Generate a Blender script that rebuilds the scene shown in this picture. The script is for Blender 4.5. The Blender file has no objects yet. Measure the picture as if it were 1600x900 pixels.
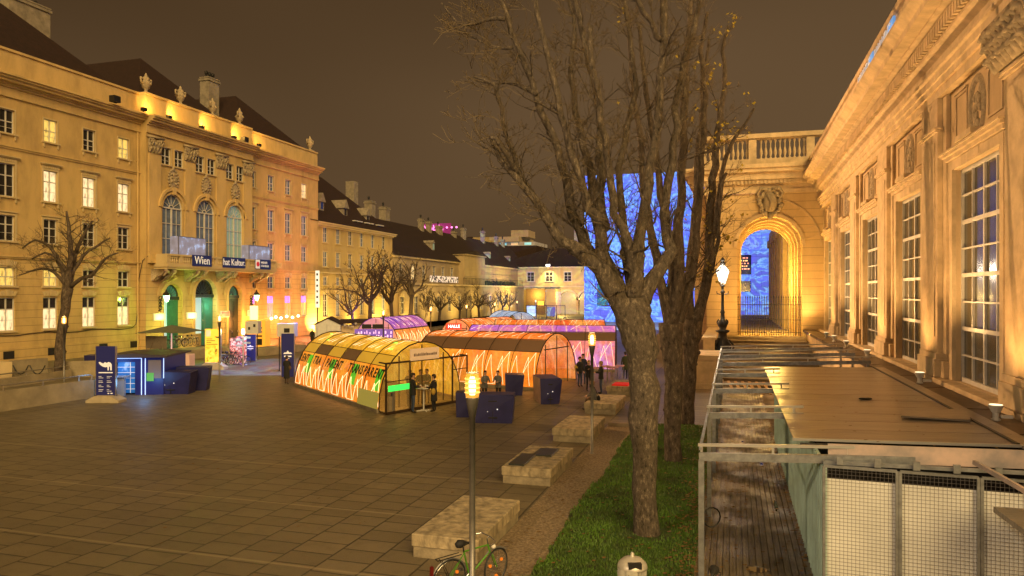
import bpy, bmesh, math, random
from math import sin, cos, pi, radians as R
from mathutils import Vector, Matrix
random.seed(7)
scene = bpy.context.scene
col = scene.collection

# ------------------------------------------------------------------ camera
H = 5.6                      # eye height
F = 1145.0                   # focal length in pixels of the 1600 px wide photograph
TH = math.atan(345/F)        # street axis (+Y) lies 16.8 degrees right of the view axis
CT, ST = cos(TH), sin(TH)
cd = bpy.data.cameras.new('camera'); cam = bpy.data.objects.new('camera', cd); col.objects.link(cam)
cam.location = (0, 0, H); cam.rotation_euler = (R(90), 0, TH)
cd.sensor_width = 36; cd.lens = 36*F/1600; cd.shift_y = 7/1600; cd.clip_start = .1; cd.clip_end = 3000
scene.camera = cam

# ------------------------------------------------------------------ night sky, city glow, exposure
world = bpy.data.worlds.new('World'); scene.world = world; world.use_nodes = True
wn = world.node_tree; wl = wn.links; wn.nodes.clear()
wo = wn.nodes.new('ShaderNodeOutputWorld'); wb = wn.nodes.new('ShaderNodeBackground')
wt = wn.nodes.new('ShaderNodeTexCoord'); wno = wn.nodes.new('ShaderNodeTexNoise')
wmap = wn.nodes.new('ShaderNodeMapping'); wmap.inputs['Scale'].default_value = (1, 1, 2.2)
wr = wn.nodes.new('ShaderNodeValToRGB')
wno.inputs['Scale'].default_value = 1.1; wno.inputs['Detail'].default_value = 2.0; wno.inputs['Roughness'].default_value = .4
wr.color_ramp.elements[0].position = .3; wr.color_ramp.elements[0].color = (.062, .034, .014, 1)
wr.color_ramp.elements[1].position = .72; wr.color_ramp.elements[1].color = (.120, .070, .032, 1)
wl.new(wt.outputs['Generated'], wmap.inputs[0]); wl.new(wmap.outputs[0], wno.inputs['Vector'])
wl.new(wno.outputs['Fac'], wr.inputs[0]); wl.new(wr.outputs[0], wb.inputs['Color']); wl.new(wb.outputs[0], wo.inputs[0])
wb.inputs['Strength'].default_value = 1.0
sd = bpy.data.lights.new('city_glow', 'SUN'); sun = bpy.data.objects.new('city_glow', sd); col.objects.link(sun)
sd.energy = 3.4; sd.angle = R(38); sd.color = (1, .67, .27)
sun.rotation_euler = Vector((-.50, .70, -.50)).to_track_quat('-Z', 'Y').to_euler()
vs = scene.view_settings; vs.view_transform = 'Standard'; vs.look = 'None'; vs.exposure = 0.14; vs.gamma = 1
scene.render.engine = 'CYCLES'
cy = scene.cycles; cy.use_denoising = True; cy.max_bounces = 5; cy.diffuse_bounces = 2; cy.glossy_bounces = 2
cy.transparent_max_bounces = 8; cy.transmission_bounces = 2; cy.sample_clamp_indirect = 4; cy.caustics_reflective = False; cy.caustics_refractive = False
cy.use_adaptive_sampling = True; cy.adaptive_threshold = .02

# ------------------------------------------------------------------ where things stand
def wp(x, d): return Vector((x*CT - d*ST, d*CT + x*ST, 0))          # right / forward of the eye -> world
def gp(u, v, z=0.0):                                                # where the photographed spot meets height z
    d = (H-z)*F/(v-457.0); p = wp((u-800)/F*d, d); p.z = z; return p
def cp(u, v, d):
    p = wp((u-800)/F*d, d); p.z = H + (457-v)/F*d; return p
def sy(u, X):                                                       # street-side wall at X: its Y
    d = F*X/(CT*(u-1145.0)); return (d + X*ST)/CT
def sz(u, v, X): return H + (457-v)/F*(F*X/(CT*(u-1145.0)))
def fx(u, Y):                                                       # cross wall at Y: its X
    a = (u-800)/F; d = Y/(CT+a*ST); return d*(-ST+a*CT)

# ------------------------------------------------------------------ materials
MATS = {}
def mat(name, c, rough=.7, metal=0.0, var=0.0, vscale=3.0, bump=0.0, bscale=20.0, emit=None, estr=0.0, spec=.5, c2=None, alpha=1.0, det=5.0, stretch=None):
    if name in MATS: return MATS[name]
    m = bpy.data.materials.new(name); m.use_nodes = True; MATS[name] = m
    n = m.node_tree.nodes; l = m.node_tree.links; b = n['Principled BSDF']
    b.inputs['Base Color'].default_value = (*c, 1); b.inputs['Roughness'].default_value = rough
    b.inputs['Metallic'].default_value = metal; b.inputs['Specular IOR Level'].default_value = spec
    b.inputs['Alpha'].default_value = alpha
    tc = None
    if var or bump:
        tc = n.new('ShaderNodeTexCoord'); src = tc.outputs['Object']
        if stretch:
            mp = n.new('ShaderNodeMapping'); mp.inputs['Scale'].default_value = stretch; l.new(src, mp.inputs[0]); src = mp.outputs[0]
    if var:
        no = n.new('ShaderNodeTexNoise'); no.inputs['Scale'].default_value = vscale; no.inputs['Detail'].default_value = det
        no.inputs['Roughness'].default_value = .6; l.new(src, no.inputs['Vector'])
        rp = n.new('ShaderNodeValToRGB'); rp.color_ramp.elements[0].position = .32; rp.color_ramp.elements[1].position = .68
        d2 = c2 or tuple(x*(1-var) for x in c)
        rp.color_ramp.elements[0].color = (*d2, 1); rp.color_ramp.elements[1].color = (*[min(1, x*(1+var*.35)) for x in c], 1)
        l.new(no.outputs['Fac'], rp.inputs[0]); l.new(rp.outputs[0], b.inputs['Base Color'])
    if bump:
        nb = n.new('ShaderNodeTexNoise'); nb.inputs['Scale'].default_value = bscale; nb.inputs['Detail'].default_value = 4; l.new(src, nb.inputs['Vector'])
        bp = n.new('ShaderNodeBump'); bp.inputs['Strength'].default_value = bump; bp.inputs['Distance'].default_value = .05
        l.new(nb.outputs['Fac'], bp.inputs['Height']); l.new(bp.outputs[0], b.inputs['Normal'])
    if emit:
        b.inputs['Emission Color'].default_value = (*emit, 1); b.inputs['Emission Strength'].default_value = estr
    return m

def nodes_of(m): return m.node_tree.nodes, m.node_tree.links, m.node_tree.nodes['Principled BSDF']
def mth(n, l, op, a, b=None, c=None):
    x = n.new('ShaderNodeMath'); x.operation = op
    for i, s in enumerate((a, b, c)):
        if s is None: continue
        if isinstance(s, (int, float)): x.inputs[i].default_value = s
        else: l.new(s, x.inputs[i])
    return x.outputs[0]
def mix(n, l, fac, a, b):
    x = n.new('ShaderNodeMix'); x.data_type = 'RGBA'
    if isinstance(fac, (int, float)): x.inputs[0].default_value = fac
    else: l.new(fac, x.inputs[0])
    for k, s in ((6, a), (7, b)):
        if isinstance(s, tuple): x.inputs[k].default_value = (*s, 1)
        else: l.new(s, x.inputs[k])
    return x.outputs[2]
def ramp(n, l, src, stops, interp='LINEAR'):
    r = n.new('ShaderNodeValToRGB'); e = r.color_ramp.elements; r.color_ramp.interpolation = interp
    while len(e) < len(stops): e.new(.5)
    for i, (p, c) in enumerate(stops): e[i].position = p; e[i].color = (*c, 1)
    l.new(src, r.inputs[0]); return r.outputs[0]
def noise(n, l, vec, scale, det=4, rough=.55):
    x = n.new('ShaderNodeTexNoise'); x.inputs['Scale'].default_value = scale; x.inputs['Detail'].default_value = det
    x.inputs['Roughness'].default_value = rough; l.new(vec, x.inputs['Vector']); return x.outputs['Fac']

def stucco(name, c, grooves=None, groove_top=8.2, step=.62, dark=.55, var=.2):
    m = mat(name, c, .85); n, l, b = nodes_of(m)
    tc = n.new('ShaderNodeTexCoord'); o = tc.outputs['Object']
    mp = n.new('ShaderNodeMapping'); mp.inputs['Scale'].default_value = (1, 1, .35); l.new(o, mp.inputs[0])
    a = noise(n, l, mp.outputs[0], .7, 6, .65)
    cc = ramp(n, l, a, [(.3, tuple(x*(1-var) for x in c)), (.55, c), (.75, tuple(min(1, x*1.08) for x in c))])
    a2 = noise(n, l, o, 9, 5, .7)
    cc = mix(n, l, mth(n, l, 'MULTIPLY', mth(n, l, 'SUBTRACT', a2, .45), .5), cc, tuple(x*.5 for x in c))
    h = noise(n, l, o, 30, 3)
    if grooves:
        sx = n.new('ShaderNodeSeparateXYZ'); l.new(o, sx.inputs[0]); z = sx.outputs[2]
        g = mth(n, l, 'LESS_THAN', mth(n, l, 'MODULO', mth(n, l, 'ADD', z, 20.0), step), .045)
        g = mth(n, l, 'MULTIPLY', g, mth(n, l, 'LESS_THAN', z, groove_top))
        cc = mix(n, l, mth(n, l, 'MULTIPLY', g, dark), cc, tuple(x*.25 for x in c))
        h = mth(n, l, 'SUBTRACT', mth(n, l, 'MULTIPLY', h, .3), g)
    bp = n.new('ShaderNodeBump'); bp.inputs['Strength'].default_value = .25; bp.inputs['Distance'].default_value = .03
    l.new(h, bp.inputs['Height']); l.new(bp.outputs[0], b.inputs['Normal']); l.new(cc, b.inputs['Base Color'])
    return m

# ------------------------------------------------------------------ mesh builder
class MB:
    def __init__(s, M=None): s.v = []; s.f = []; s.mi = []; s.M = M; s.cur = 0; s.uv = None
    def add(s, vs, fs, mi=None):
        o = len(s.v); mi = s.cur if mi is None else mi
        s.v += [tuple(s.M @ Vector(p)) if s.M is not None else tuple(p) for p in vs]
        s.f += [tuple(i+o for i in f) for f in fs]; s.mi += [mi]*len(fs); return s
    def box(s, x0, x1, y0, y1, z0, z1, mi=None):
        vs = [(x, y, z) for z in (z0, z1) for y in (y0, y1) for x in (x0, x1)]
        return s.add(vs, [(0, 2, 3, 1), (4, 5, 7, 6), (0, 1, 5, 4), (2, 6, 7, 3), (0, 4, 6, 2), (1, 3, 7, 5)], mi)
    def bevbox(s, x0, x1, y0, y1, z0, z1, b=.02, mi=None):
        # box with chamfered top and vertical edges
        ring = lambda e, z: [(x0+e, y0, z), (x1-e, y0, z), (x1, y0+e, z), (x1, y1-e, z), (x1-e, y1, z), (x0+e, y1, z), (x0, y1-e, z), (x0, y0+e, z)]
        top = [(x0+b, y0+b), (x1-b, y0+b), (x1-b, y0+b), (x1-b, y1-b), (x1-b, y1-b), (x0+b, y1-b), (x0+b, y1-b), (x0+b, y0+b)]
        vs = ring(b, z0) + ring(b, z1-b) + [(a, c, z1) for a, c in top]
        fs = [tuple(range(7, -1, -1))] + [(i, (i+1) % 8, 8+(i+1) % 8, 8+i) for i in range(8)] + [(8+i, 8+(i+1) % 8, 16+(i+1) % 8, 16+i) for i in range(8)] + [tuple(range(16, 24))]
        return s.add(vs, fs, mi)
    def tube(s, pts, rs, n=8, mi=None, cap=True):
        pts = [Vector(p) for p in pts]
        if isinstance(rs, (int, float)): rs = [rs]*len(pts)
        vs = []; fs = []; pu = None
        for i, p in enumerate(pts):
            t = (pts[min(i+1, len(pts)-1)] - pts[max(i-1, 0)])
            if t.length < 1e-6: t = Vector((0, 0, 1))
            t.normalize()
            if pu is None: pu = t.orthogonal().normalized()
            pu = (pu - t*pu.dot(t)); pu = pu.normalized() if pu.length > 1e-5 else t.orthogonal().normalized()
            w = t.cross(pu)
            vs += [p + (pu*cos(2*pi*k/n) + w*sin(2*pi*k/n))*rs[i] for k in range(n)]
        for i in range(len(pts)-1):
            for k in range(n): fs.append((i*n+k, i*n+(k+1) % n, (i+1)*n+(k+1) % n, (i+1)*n+k))
        if cap: fs += [tuple(range(n-1, -1, -1)), tuple((len(pts)-1)*n+k for k in range(n))]
        return s.add(vs, fs, mi)
    def bar(s, a, b, w=.05, h=None, mi=None):
        a, b = Vector(a), Vector(b); t = (b-a).normalized(); up = Vector((0, 0, 1)) if abs(t.z) < .95 else Vector((0, 1, 0))
        sd = t.cross(up).normalized()*w/2; u2 = sd.cross(t).normalized()*(h or w)/2
        vs = [p+q for p in (a, b) for q in (-sd-u2, sd-u2, sd+u2, -sd+u2)]
        return s.add(vs, [(3, 2, 1, 0), (4, 5, 6, 7), (0, 1, 5, 4), (1, 2, 6, 5), (2, 3, 7, 6), (3, 0, 4, 7)], mi)
    def lathe(s, prof, c=(0, 0, 0), n=12, mi=None):
        vs = []; fs = []
        for (r, z) in prof: vs += [(c[0]+r*cos(2*pi*k/n), c[1]+r*sin(2*pi*k/n), c[2]+z) for k in range(n)]
        for i in range(len(prof)-1):
            for k in range(n): fs.append((i*n+k, i*n+(k+1) % n, (i+1)*n+(k+1) % n, (i+1)*n+k))
        fs += [tuple(range(n-1, -1, -1)), tuple((len(prof)-1)*n+k for k in range(n))]
        return s.add(vs, fs, mi)
    def prism(s, poly, a, b, axis='y', mi=None):
        """poly in the two other axes, extruded along axis from a to b"""
        def P(p, t): return {'y': (p[0], t, p[1]), 'x': (t, p[0], p[1]), 'z': (p[0], p[1], t)}[axis]
        n = len(poly); vs = [P(p, a) for p in poly] + [P(p, b) for p in poly]
        return s.add(vs, [tuple(range(n)), tuple(range(2*n-1, n-1, -1))] + [(i, (i+1) % n, n+(i+1) % n, n+i) for i in range(n)], mi)
    def wall(s, x0, x1, z0, z1, y=0.0, holes=(), depth=.3, mi=None, rmi=None):
        """front at y, facing -y, with openings (xa,xb,za,zb,arched) and their reveals"""
        xs = sorted({x0, x1} | {h[0] for h in holes} | {h[1] for h in holes}); zs = sorted({z0, z1} | {h[2] for h in holes} | {h[3] for h in holes})
        xs = [x for x in xs if x0-1e-6 <= x <= x1+1e-6]; zs = [z for z in zs if z0-1e-6 <= z <= z1+1e-6]
        for i in range(len(xs)-1):
            run = None
            for j in range(len(zs)-1):
                mx, mz = (xs[i]+xs[i+1])/2, (zs[j]+zs[j+1])/2
                inside = any(h[0] < mx < h[1] and h[2] < mz < h[3] for h in holes)
                if inside:
                    if run is not None: s.add([(xs[i], y, run), (xs[i+1], y, run), (xs[i+1], y, zs[j]), (xs[i], y, zs[j])], [(0, 1, 2, 3)], mi); run = None
                elif run is None: run = zs[j]
            if run is not None: s.add([(xs[i], y, run), (xs[i+1], y, run), (xs[i+1], y, zs[-1]), (xs[i], y, zs[-1])], [(0, 1, 2, 3)], mi)
        rmi = mi if rmi is None else rmi
        for h in holes:
            xa, xb, za, zb = h[:4]
            if len(h) > 4 and h[4]:
                r = (xb-xa)/2; cx = (xa+xb)/2; sp = zb-r; N = 14
                arc = [(cx-r*cos(pi*k/N), sp+r*sin(pi*k/N)) for k in range(N+1)]
                for k in range(N):
                    (a1, b1), (a2, b2) = arc[k], arc[k+1]
                    s.add([(a1, y, b1), (a2, y, b2), (a2, y, zb), (a1, y, zb)], [(0, 1, 2, 3)], mi)
                    s.add([(a1, y, b1), (a2, y, b2), (a2, y+depth, b2), (a1, y+depth, b1)], [(0, 1, 2, 3)], rmi)
                top = sp
            else:
                top = zb; s.add([(xa, y, zb), (xb, y, zb), (xb, y+depth, zb), (xa, y+depth, zb)], [(0, 1, 2, 3)], rmi)
            for x in (xa, xb): s.add([(x, y, za), (x, y+depth, za), (x, y+depth, top), (x, y, top)], [(0, 1, 2, 3)], rmi)
            s.add([(xa, y, za), (xb, y, za), (xb, y+depth, za), (xa, y+depth, za)], [(0, 1, 2, 3)], rmi)
        return s
    def arcpanel(s, cx, z0, zs, r, y, mi=None, N=14):
        """flat pane: rectangle with a half-round top"""
        vs = [(cx-r, y, z0), (cx+r, y, z0)] + [(cx+r*cos(pi*k/N), y, zs+r*sin(pi*k/N)) for k in range(N+1)]
        return s.add(vs, [tuple(range(len(vs)))], mi)
    def arch(s, cx, zs, r0, r1, y0, y1, mi=None, N=16, a0=0, a1=pi):
        vs = []; fs = []
        for k in range(N+1):
            a = a0+(a1-a0)*k/N
            for r in (r0, r1):
                for y in (y0, y1): vs.append((cx+r*cos(a), y, zs+r*sin(a)))
        for k in range(N):
            o = k*4; q = o+4
            fs += [(o, q, q+2, o+2), (o+1, o+3, q+3, q+1), (o, o+1, q+1, q), (o+2, q+2, q+3, o+3)]
        fs += [(0, 2, 3, 1), (N*4, N*4+1, N*4+3, N*4+2)]
        return s.add(vs, fs, mi)
    def ball(s, c, r, n=8, m=6, mi=None):
        if isinstance(r, (int, float)): r = (r, r, r)
        prof = [(sin(pi*k/m), -cos(pi*k/m)) for k in range(m+1)]; vs = []; fs = []
        for a, z in prof: vs += [(c[0]+r[0]*a*cos(2*pi*k/n), c[1]+r[1]*a*sin(2*pi*k/n), c[2]+r[2]*z) for k in range(n)]
        for i in range(m):
            for k in range(n): fs.append((i*n+k, i*n+(k+1) % n, (i+1)*n+(k+1) % n, (i+1)*n+k))
        return s.add(vs, fs, mi)
    def build(s, name, mats, parent=None, world=False, smooth=False):
        me = bpy.data.meshes.new(name)
        v = s.v
        if world and parent is not None:
            o = Vector((0, 0, 0)); p = parent
            while p is not None: o += p.location; p = p.parent
            v = [(a-o.x, b-o.y, c-o.z) for a, b, c in v]
        me.from_pydata(v, [], s.f); me.update()
        if not isinstance(mats, (list, tuple)): mats = [mats]
        for m in mats: me.materials.append(m)
        if len(mats) > 1: me.polygons.foreach_set('material_index', [min(i, len(mats)-1) for i in s.mi])
        if smooth: me.polygons.foreach_set('use_smooth', [True]*len(me.polygons))
        ob = bpy.data.objects.new(name, me); col.objects.link(ob); ob.parent = parent
        return ob

def tag(o, label=None, cat=None, group=None, kind=None):
    if label: o['label'] = label
    if cat: o['category'] = cat
    if group: o['group'] = group
    if kind: o['kind'] = kind
    return o
def thing(name, label, cat, loc=(0, 0, 0), rz=0.0, group=None):
    o = bpy.data.objects.new(name, None); col.objects.link(o); o.empty_display_size = .3
    o.location = loc; o.rotation_euler = (0, 0, rz); return tag(o, label, cat, group)
def inst(src, parent, loc, rz=0.0, scale=None):
    """copy of a part and its sub-parts under parent"""
    c = src.copy(); col.objects.link(c); c.parent = parent; c.location = loc; c.rotation_euler = (0, 0, rz)
    if scale: c.scale = scale
    for ch in list(src.children):
        k = ch.copy(); col.objects.link(k); k.parent = c
    return c
def dup(root, loc, rz=None, label=None, group=None, scale=None):
    r = root.copy(); col.objects.link(r); r.location = loc
    if rz is not None: r.rotation_euler = (0, 0, rz)
    if scale: r.scale = (scale,)*3 if isinstance(scale, (int, float)) else scale
    if label: r['label'] = label
    if group: r['group'] = group
    for ch in list(root.children):
        c = ch.copy(); col.objects.link(c); c.parent = r
        for g in list(ch.children):
            d = g.copy(); col.objects.link(d); d.parent = c
    return r
def lamp(name, kind, loc, power, color, size=.1, aim=None, spot=None, blend=.6, parent=None):
    d = bpy.data.lights.new(name, kind); o = bpy.data.objects.new(name, d); col.objects.link(o); o.location = loc
    d.energy = power; d.color = color
    if kind == 'AREA': d.size = size
    else: d.shadow_soft_size = size
    if spot: d.spot_size = spot; d.spot_blend = blend
    if aim is not None: o.rotation_euler = (Vector(aim)-Vector(loc)).to_track_quat('-Z', 'Y').to_euler()
    return o
def text_part(txt, size, mats, parent, loc, rot, name='lettering', ext=.01, align='CENTER', sx=1.0, bold=0.0):
    cu = bpy.data.curves.new(name, 'FONT'); cu.body = txt; cu.size = size; cu.extrude = ext; cu.align_x = align; cu.align_y = 'CENTER'; cu.offset = bold
    cu.resolution_u = 3
    t = bpy.data.objects.new(name, cu); col.objects.link(t)
    dg = bpy.context.evaluated_depsgraph_get(); me = bpy.data.meshes.new_from_object(t.evaluated_get(dg)); me.name = name
    bpy.data.objects.remove(t); bpy.data.curves.remove(cu)
    me.materials.clear(); me.materials.append(mats)
    o = bpy.data.objects.new(name, me); col.objects.link(o); o.parent = parent; o.location = loc; o.rotation_euler = rot; o.scale = (sx, 1, 1)
    return o
UP90 = (R(90), 0, 0)      # text upright, facing -y
# ------------------------------------------------------------------ shared materials
M_ST = stucco('ochre stucco', (.57, .405, .165), True, 8.3, var=.32)
M_ST2 = stucco('ochre stucco plain', (.61, .44, .19), var=.3)
M_TRIM = stucco('pale stucco trim', (.58, .46, .25), var=.15)
M_FRAME = mat('white window paint', (.62, .60, .55), .5, var=.15)
M_ROOF = mat('dark clay roof', (.026, .010, .006), .8, var=.45, vscale=2.5, bump=.3, bscale=14)
M_CHIM = mat('chimney plaster', (.30, .26, .20), .9, var=.35, vscale=2)
M_STONE = mat('carved stone', (.42, .34, .22), .85, var=.35, vscale=8, bump=.4, bscale=14)
M_BLACK = mat('black iron', (.02, .02, .02), .5, .3)
M_METAL = mat('galvanised steel', (.36, .38, .40), .42, .75, var=.35, vscale=6)
M_GREY = mat('grey painted steel', (.22, .22, .22), .45, .5)
def pane(name, c, em=None, e=0.0, rough=.12): return mat(name, c, rough, emit=em, estr=e, var=.4 if not em else 0, vscale=1.5)
P_DARK = pane('dark glass', (.035, .032, .03)); P_BLUE = pane('blue reflection glass', (.15, .20, .31)); P_CYAN = pane('pale cyan glass', (.2, .28, .22), (.42, .55, .36), .22)  # P_BLUE carries a bluish reflection in its base colour
def lit_pane(name, c, e):
    m = mat(name, (.3, .25, .15), .3); n, l, b = nodes_of(m)
    tc = n.new('ShaderNodeTexCoord'); mp = n.new('ShaderNodeMapping'); mp.inputs['Scale'].default_value = (9, 1, 1.2); l.new(tc.outputs['Object'], mp.inputs[0])
    a = noise(n, l, mp.outputs[0], 1.6, 3)
    cc = ramp(n, l, a, [(.34, tuple(x*.3 for x in c)), (.46, c), (.62, tuple(min(1.2, x*1.25) for x in c))])
    l.new(cc, b.inputs['Emission Color']); b.inputs['Emission Strength'].default_value = e; return m
P_WARM = lit_pane('lit curtain', (1, .68, .30), .9); P_YEL = lit_pane('lit yellow room', (.95, .62, .12), .8)
P_WHITE = lit_pane('lit pale room', (1, .72, .38), .95); P_MAG = lit_pane('magenta window', (.75, .12, 1.0), 1.8); P_ROSE = lit_pane('pink lit window', (1, .25, .30), .8)
P_ORNG = lit_pane('orange lit window', (1, .33, .07), .8)
M_DOOR = mat('green painted door', (.04, .20, .15), .4, var=.2); M_DOORD = mat('dark green door', (.025, .035, .028), .45)
def emis(name, c, s): return mat(name, tuple(min(.9, x) for x in c), .5, emit=c, estr=s)
E_LAMP = emis('lamp glass', (1, .86, .55), 3.2); E_AMB = mat('amber lamp glass', (.8, .35, .05), .2, emit=(1, .50, .06), estr=.6, alpha=.5); E_WHITE = emis('white glass', (1, .93, .85), 3)

# ------------------------------------------------------------------ window kinds, local x along wall, y into wall, z up from the sill
def win_frame(w, h, cross=True, up=.40, surround=.13, hood=0, brackets=False, y=.16, bars=(2, 1, 2)):
    """one mesh: sash frame, bars and the moulded surround"""
    m = MB(); b = .07; x0, x1 = -w/2, w/2
    m.cur = 0
    m.box(x0, x0+b, y-.04, y+.04, 0, h); m.box(x1-b, x1, y-.04, y+.04, 0, h); m.box(x0+b, x1-b, y-.04, y+.04, 0, b); m.box(x0+b, x1-b, y-.04, y+.04, h-b, h)
    m.box(-.04, .04, y-.05, y+.04, b, h-b)
    if cross:
        zt = h*(1-up); m.box(x0+b, -.04, y-.05, y+.04, zt-.04, zt+.04); m.box(.04, x1-b, y-.05, y+.04, zt-.04, zt+.04)
        for k in range(1, bars[0]):
            z = zt*k/bars[0]
            m.box(x0+b, -.04, y-.03, y+.02, z-.015, z+.015); m.box(.04, x1-b, y-.03, y+.02, z-.015, z+.015)
    m.cur = 1
    if surround:
        s = surround; m.box(x0-s, x0, -.05, .03, 0, h+s); m.box(x1, x1+s, -.05, .03, 0, h+s); m.box(x0, x1, -.05, .03, h, h+s)
    m.box(x0-s_(surround)-.1, x1+s_(surround)+.1, -.16, .03, -.12, 0)
    if brackets:
        for x in (x0-.02, x1+.02): m.prism([(x-.07, -.12), (x+.07, -.12), (x+.05, -.42), (x, -.5), (x-.05, -.42)], -.11, .0)
    if hood == 1:   # straight cornice on a fluted frieze
        m.box(x0-.16, x1+.16, -.07, .02, h+.14, h+.42)
        m.box(x0-.34, x1+.34, -.26, .02, h+.50, h+.58); m.box(x0-.28, x1+.28, -.18, .02, h+.42, h+.50)
        for k in range(9): xx = x0-.08+(w+.16)*k/8; m.box(xx-.035, xx+.035, -.10, -.07, h+.18, h+.38)
    if hood == 2:   # keystone lintel of splayed blocks
        for k in range(-2, 3): m.prism([(k*.26-.11, h+.13), (k*.26+.11, h+.13), (k*.34+.14, h+.62-abs(k)*.07), (k*.34-.14, h+.62-abs(k)*.07)], -.10 if k else -.16, .0)
    if hood == 3: m.box(x0-.22, x1+.22, -.13, .02, h+.22, h+.30)
    return m
def s_(v): return v or 0
def make_windows(root, frames, specs, col_mats=(M_FRAME, M_TRIM)):
    """specs: list of (x, z, kind, pane_material[, lower pane material])"""
    src = {}
    for sp in specs:
        x, z, kd, pm = sp[:4]
        w, h = frames[kd]['w'], frames[kd]['h']
        if kd not in src:
            a = dict(frames[kd]); fo = win_frame(**a).build('window', list(col_mats), root); src[kd] = fo
        else:
            fo = src[kd].copy(); col.objects.link(fo); fo.parent = root
        fo.location = (x, sp[5] if len(sp) > 5 else 0, z)
        up = frames[kd].get('up', .4); zt = h*(1-up)
        lower = sp[4] if len(sp) > 4 and sp[4] else None
        key = (kd, 'p', bool(lower))
        y = .19
        if lower:
            k1 = (kd, 'pu'); k2 = (kd, 'pl')
            for kk, za, zb in ((k1, zt, h-.05), (k2, .05, zt)):
                if kk not in src: src[kk] = MB().add([(-w/2+.05, y, za), (w/2-.05, y, za), (w/2-.05, y, zb), (-w/2+.05, y, zb)], [(0, 1, 2, 3)]).v
            for kk, mm, in ((k1, pm), (k2, lower)):
                mb = MB(); mb.add(src[kk], [(0, 1, 2, 3)]); mb.build('pane', mm, fo)
        else:
            mk = (kd, 'mesh', pm.name)
            if mk not in src:
                mb = MB(); mb.add([(-w/2+.05, y, .05), (w/2-.05, y, .05), (w/2-.05, y, h-.05), (-w/2+.05, y, h-.05)], [(0, 1, 2, 3)])
                src[mk] = mb.build('pane', pm, fo)
            else:
                p = src[mk].copy(); col.objects.link(p); p.parent = fo

# =================================================================== THE PALACE (left)
PX = -53.8
palace = thing('palace', 'long ochre baroque palace with lit windows, balcony portal and stone urns behind the kiosk', 'palace', (PX, 40, 0), R(90))
def px(u): return sy(u, PX)-40                      # pixel column -> local x
x_end = px(497); xa = px(218); xb = px(386); x_lo = -4.0
LCOL = [px(15), px(82), px(141), px(193)]; LCOL = [LCOL[3]-3.78*k for k in (4, 3, 2, 1, 0)]
RCOL = [px(394), px(423), px(450), px(475)]
PB = [px(260), px(312), px(358)]
frames = {
 'attic': dict(w=1.25, h=1.85, up=.5, surround=.1, hood=0, brackets=True),
 'noble': dict(w=1.3, h=2.55, up=.36, surround=.14, hood=1, brackets=True, bars=(2, 1, 2)),
 'second': dict(w=1.3, h=2.0, up=.36, surround=.16, hood=3),
 'mezz': dict(w=1.3, h=1.45, up=.5, surround=.1, hood=2, bars=(1, 1, 1)),
 'ground': dict(w=1.35, h=2.6, up=.35, surround=0, hood=2)}
ZR = {'attic': 17.95, 'noble': 13.05, 'second': 9.6, 'mezz': 6.1, 'ground': 2.6}
pan = {('attic', 0): P_YEL, ('attic', 1): P_DARK, ('attic', 2): P_YEL, ('attic', 3): P_DARK, ('attic', 4): P_YEL,
       ('noble', 1): P_DARK, ('noble', 2): P_WHITE, ('noble', 3): P_WHITE, ('noble', 4): P_WHITE, ('mezz', 1): P_YEL, ('mezz', 2): P_YEL, ('mezz', 3): P_DARK}
specs = []; holes = []
for k in frames:
    w, h = frames[k]['w'], frames[k]['h']
    for i, x in enumerate(LCOL):
        if k == 'ground': specs.append((x, ZR[k], k, P_DARK, P_WHITE))
        else: specs.append((x, ZR[k], k, pan.get((k, i), P_DARK)))
        holes.append((x-w/2, x+w/2, ZR[k], ZR[k]+h))
    for i, x in enumerate(RCOL):
        if k == 'ground': specs.append((x, ZR[k], k, P_MAG, [P_ORNG, P_ROSE, P_ORNG, P_YEL][i]))
        else: specs.append((x, ZR[k], k, P_WARM if (k == 'attic' and i == 3) else P_BLUE))
        holes.append((x-w/2, x+w/2, ZR[k], ZR[k]+h))
mb = MB()
YC = -.75                                            # the portal bay stands proud
mb.wall(x_lo, xa, 0, 20.9, 0, [h for h in holes if h[1] < xa], .2)
mb.wall(xb, x_end, 0, 20.9, 0, [h for h in holes if h[0] > xb], .2)
ph = []
BX = 1.38; DW = (1.2, 1.6, 1.1); DT = (6.4, 7.0, 6.4)
for i, x in enumerate(PB):
    ph += [(x-1.5, x-.25, 18.1, 19.75), (x+.25, x+1.5, 18.1, 19.75), (x-BX, x+BX, 9.3, 15.3, True), (x-DW[i], x+DW[i], 0.0, DT[i], True)]
mb.wall(xa, xb, 0, 20.9, YC, ph, .55)
for x in (xa, xb): mb.box(x-.001 if x == xb else x, x if x == xb else x+.001, YC, .1, 0, 22.36)
mb.box(x_lo, x_end, .6, .65, 0, 20.9)                # closes the rooms behind
mb.box(x_end-.02, x_end, 0, 12, 0, 22)               # gable wall
mb.box(x_lo, x_end, -.1, 0-.002, 0, 1.3)
mb.build('wall', M_ST, palace)
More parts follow.
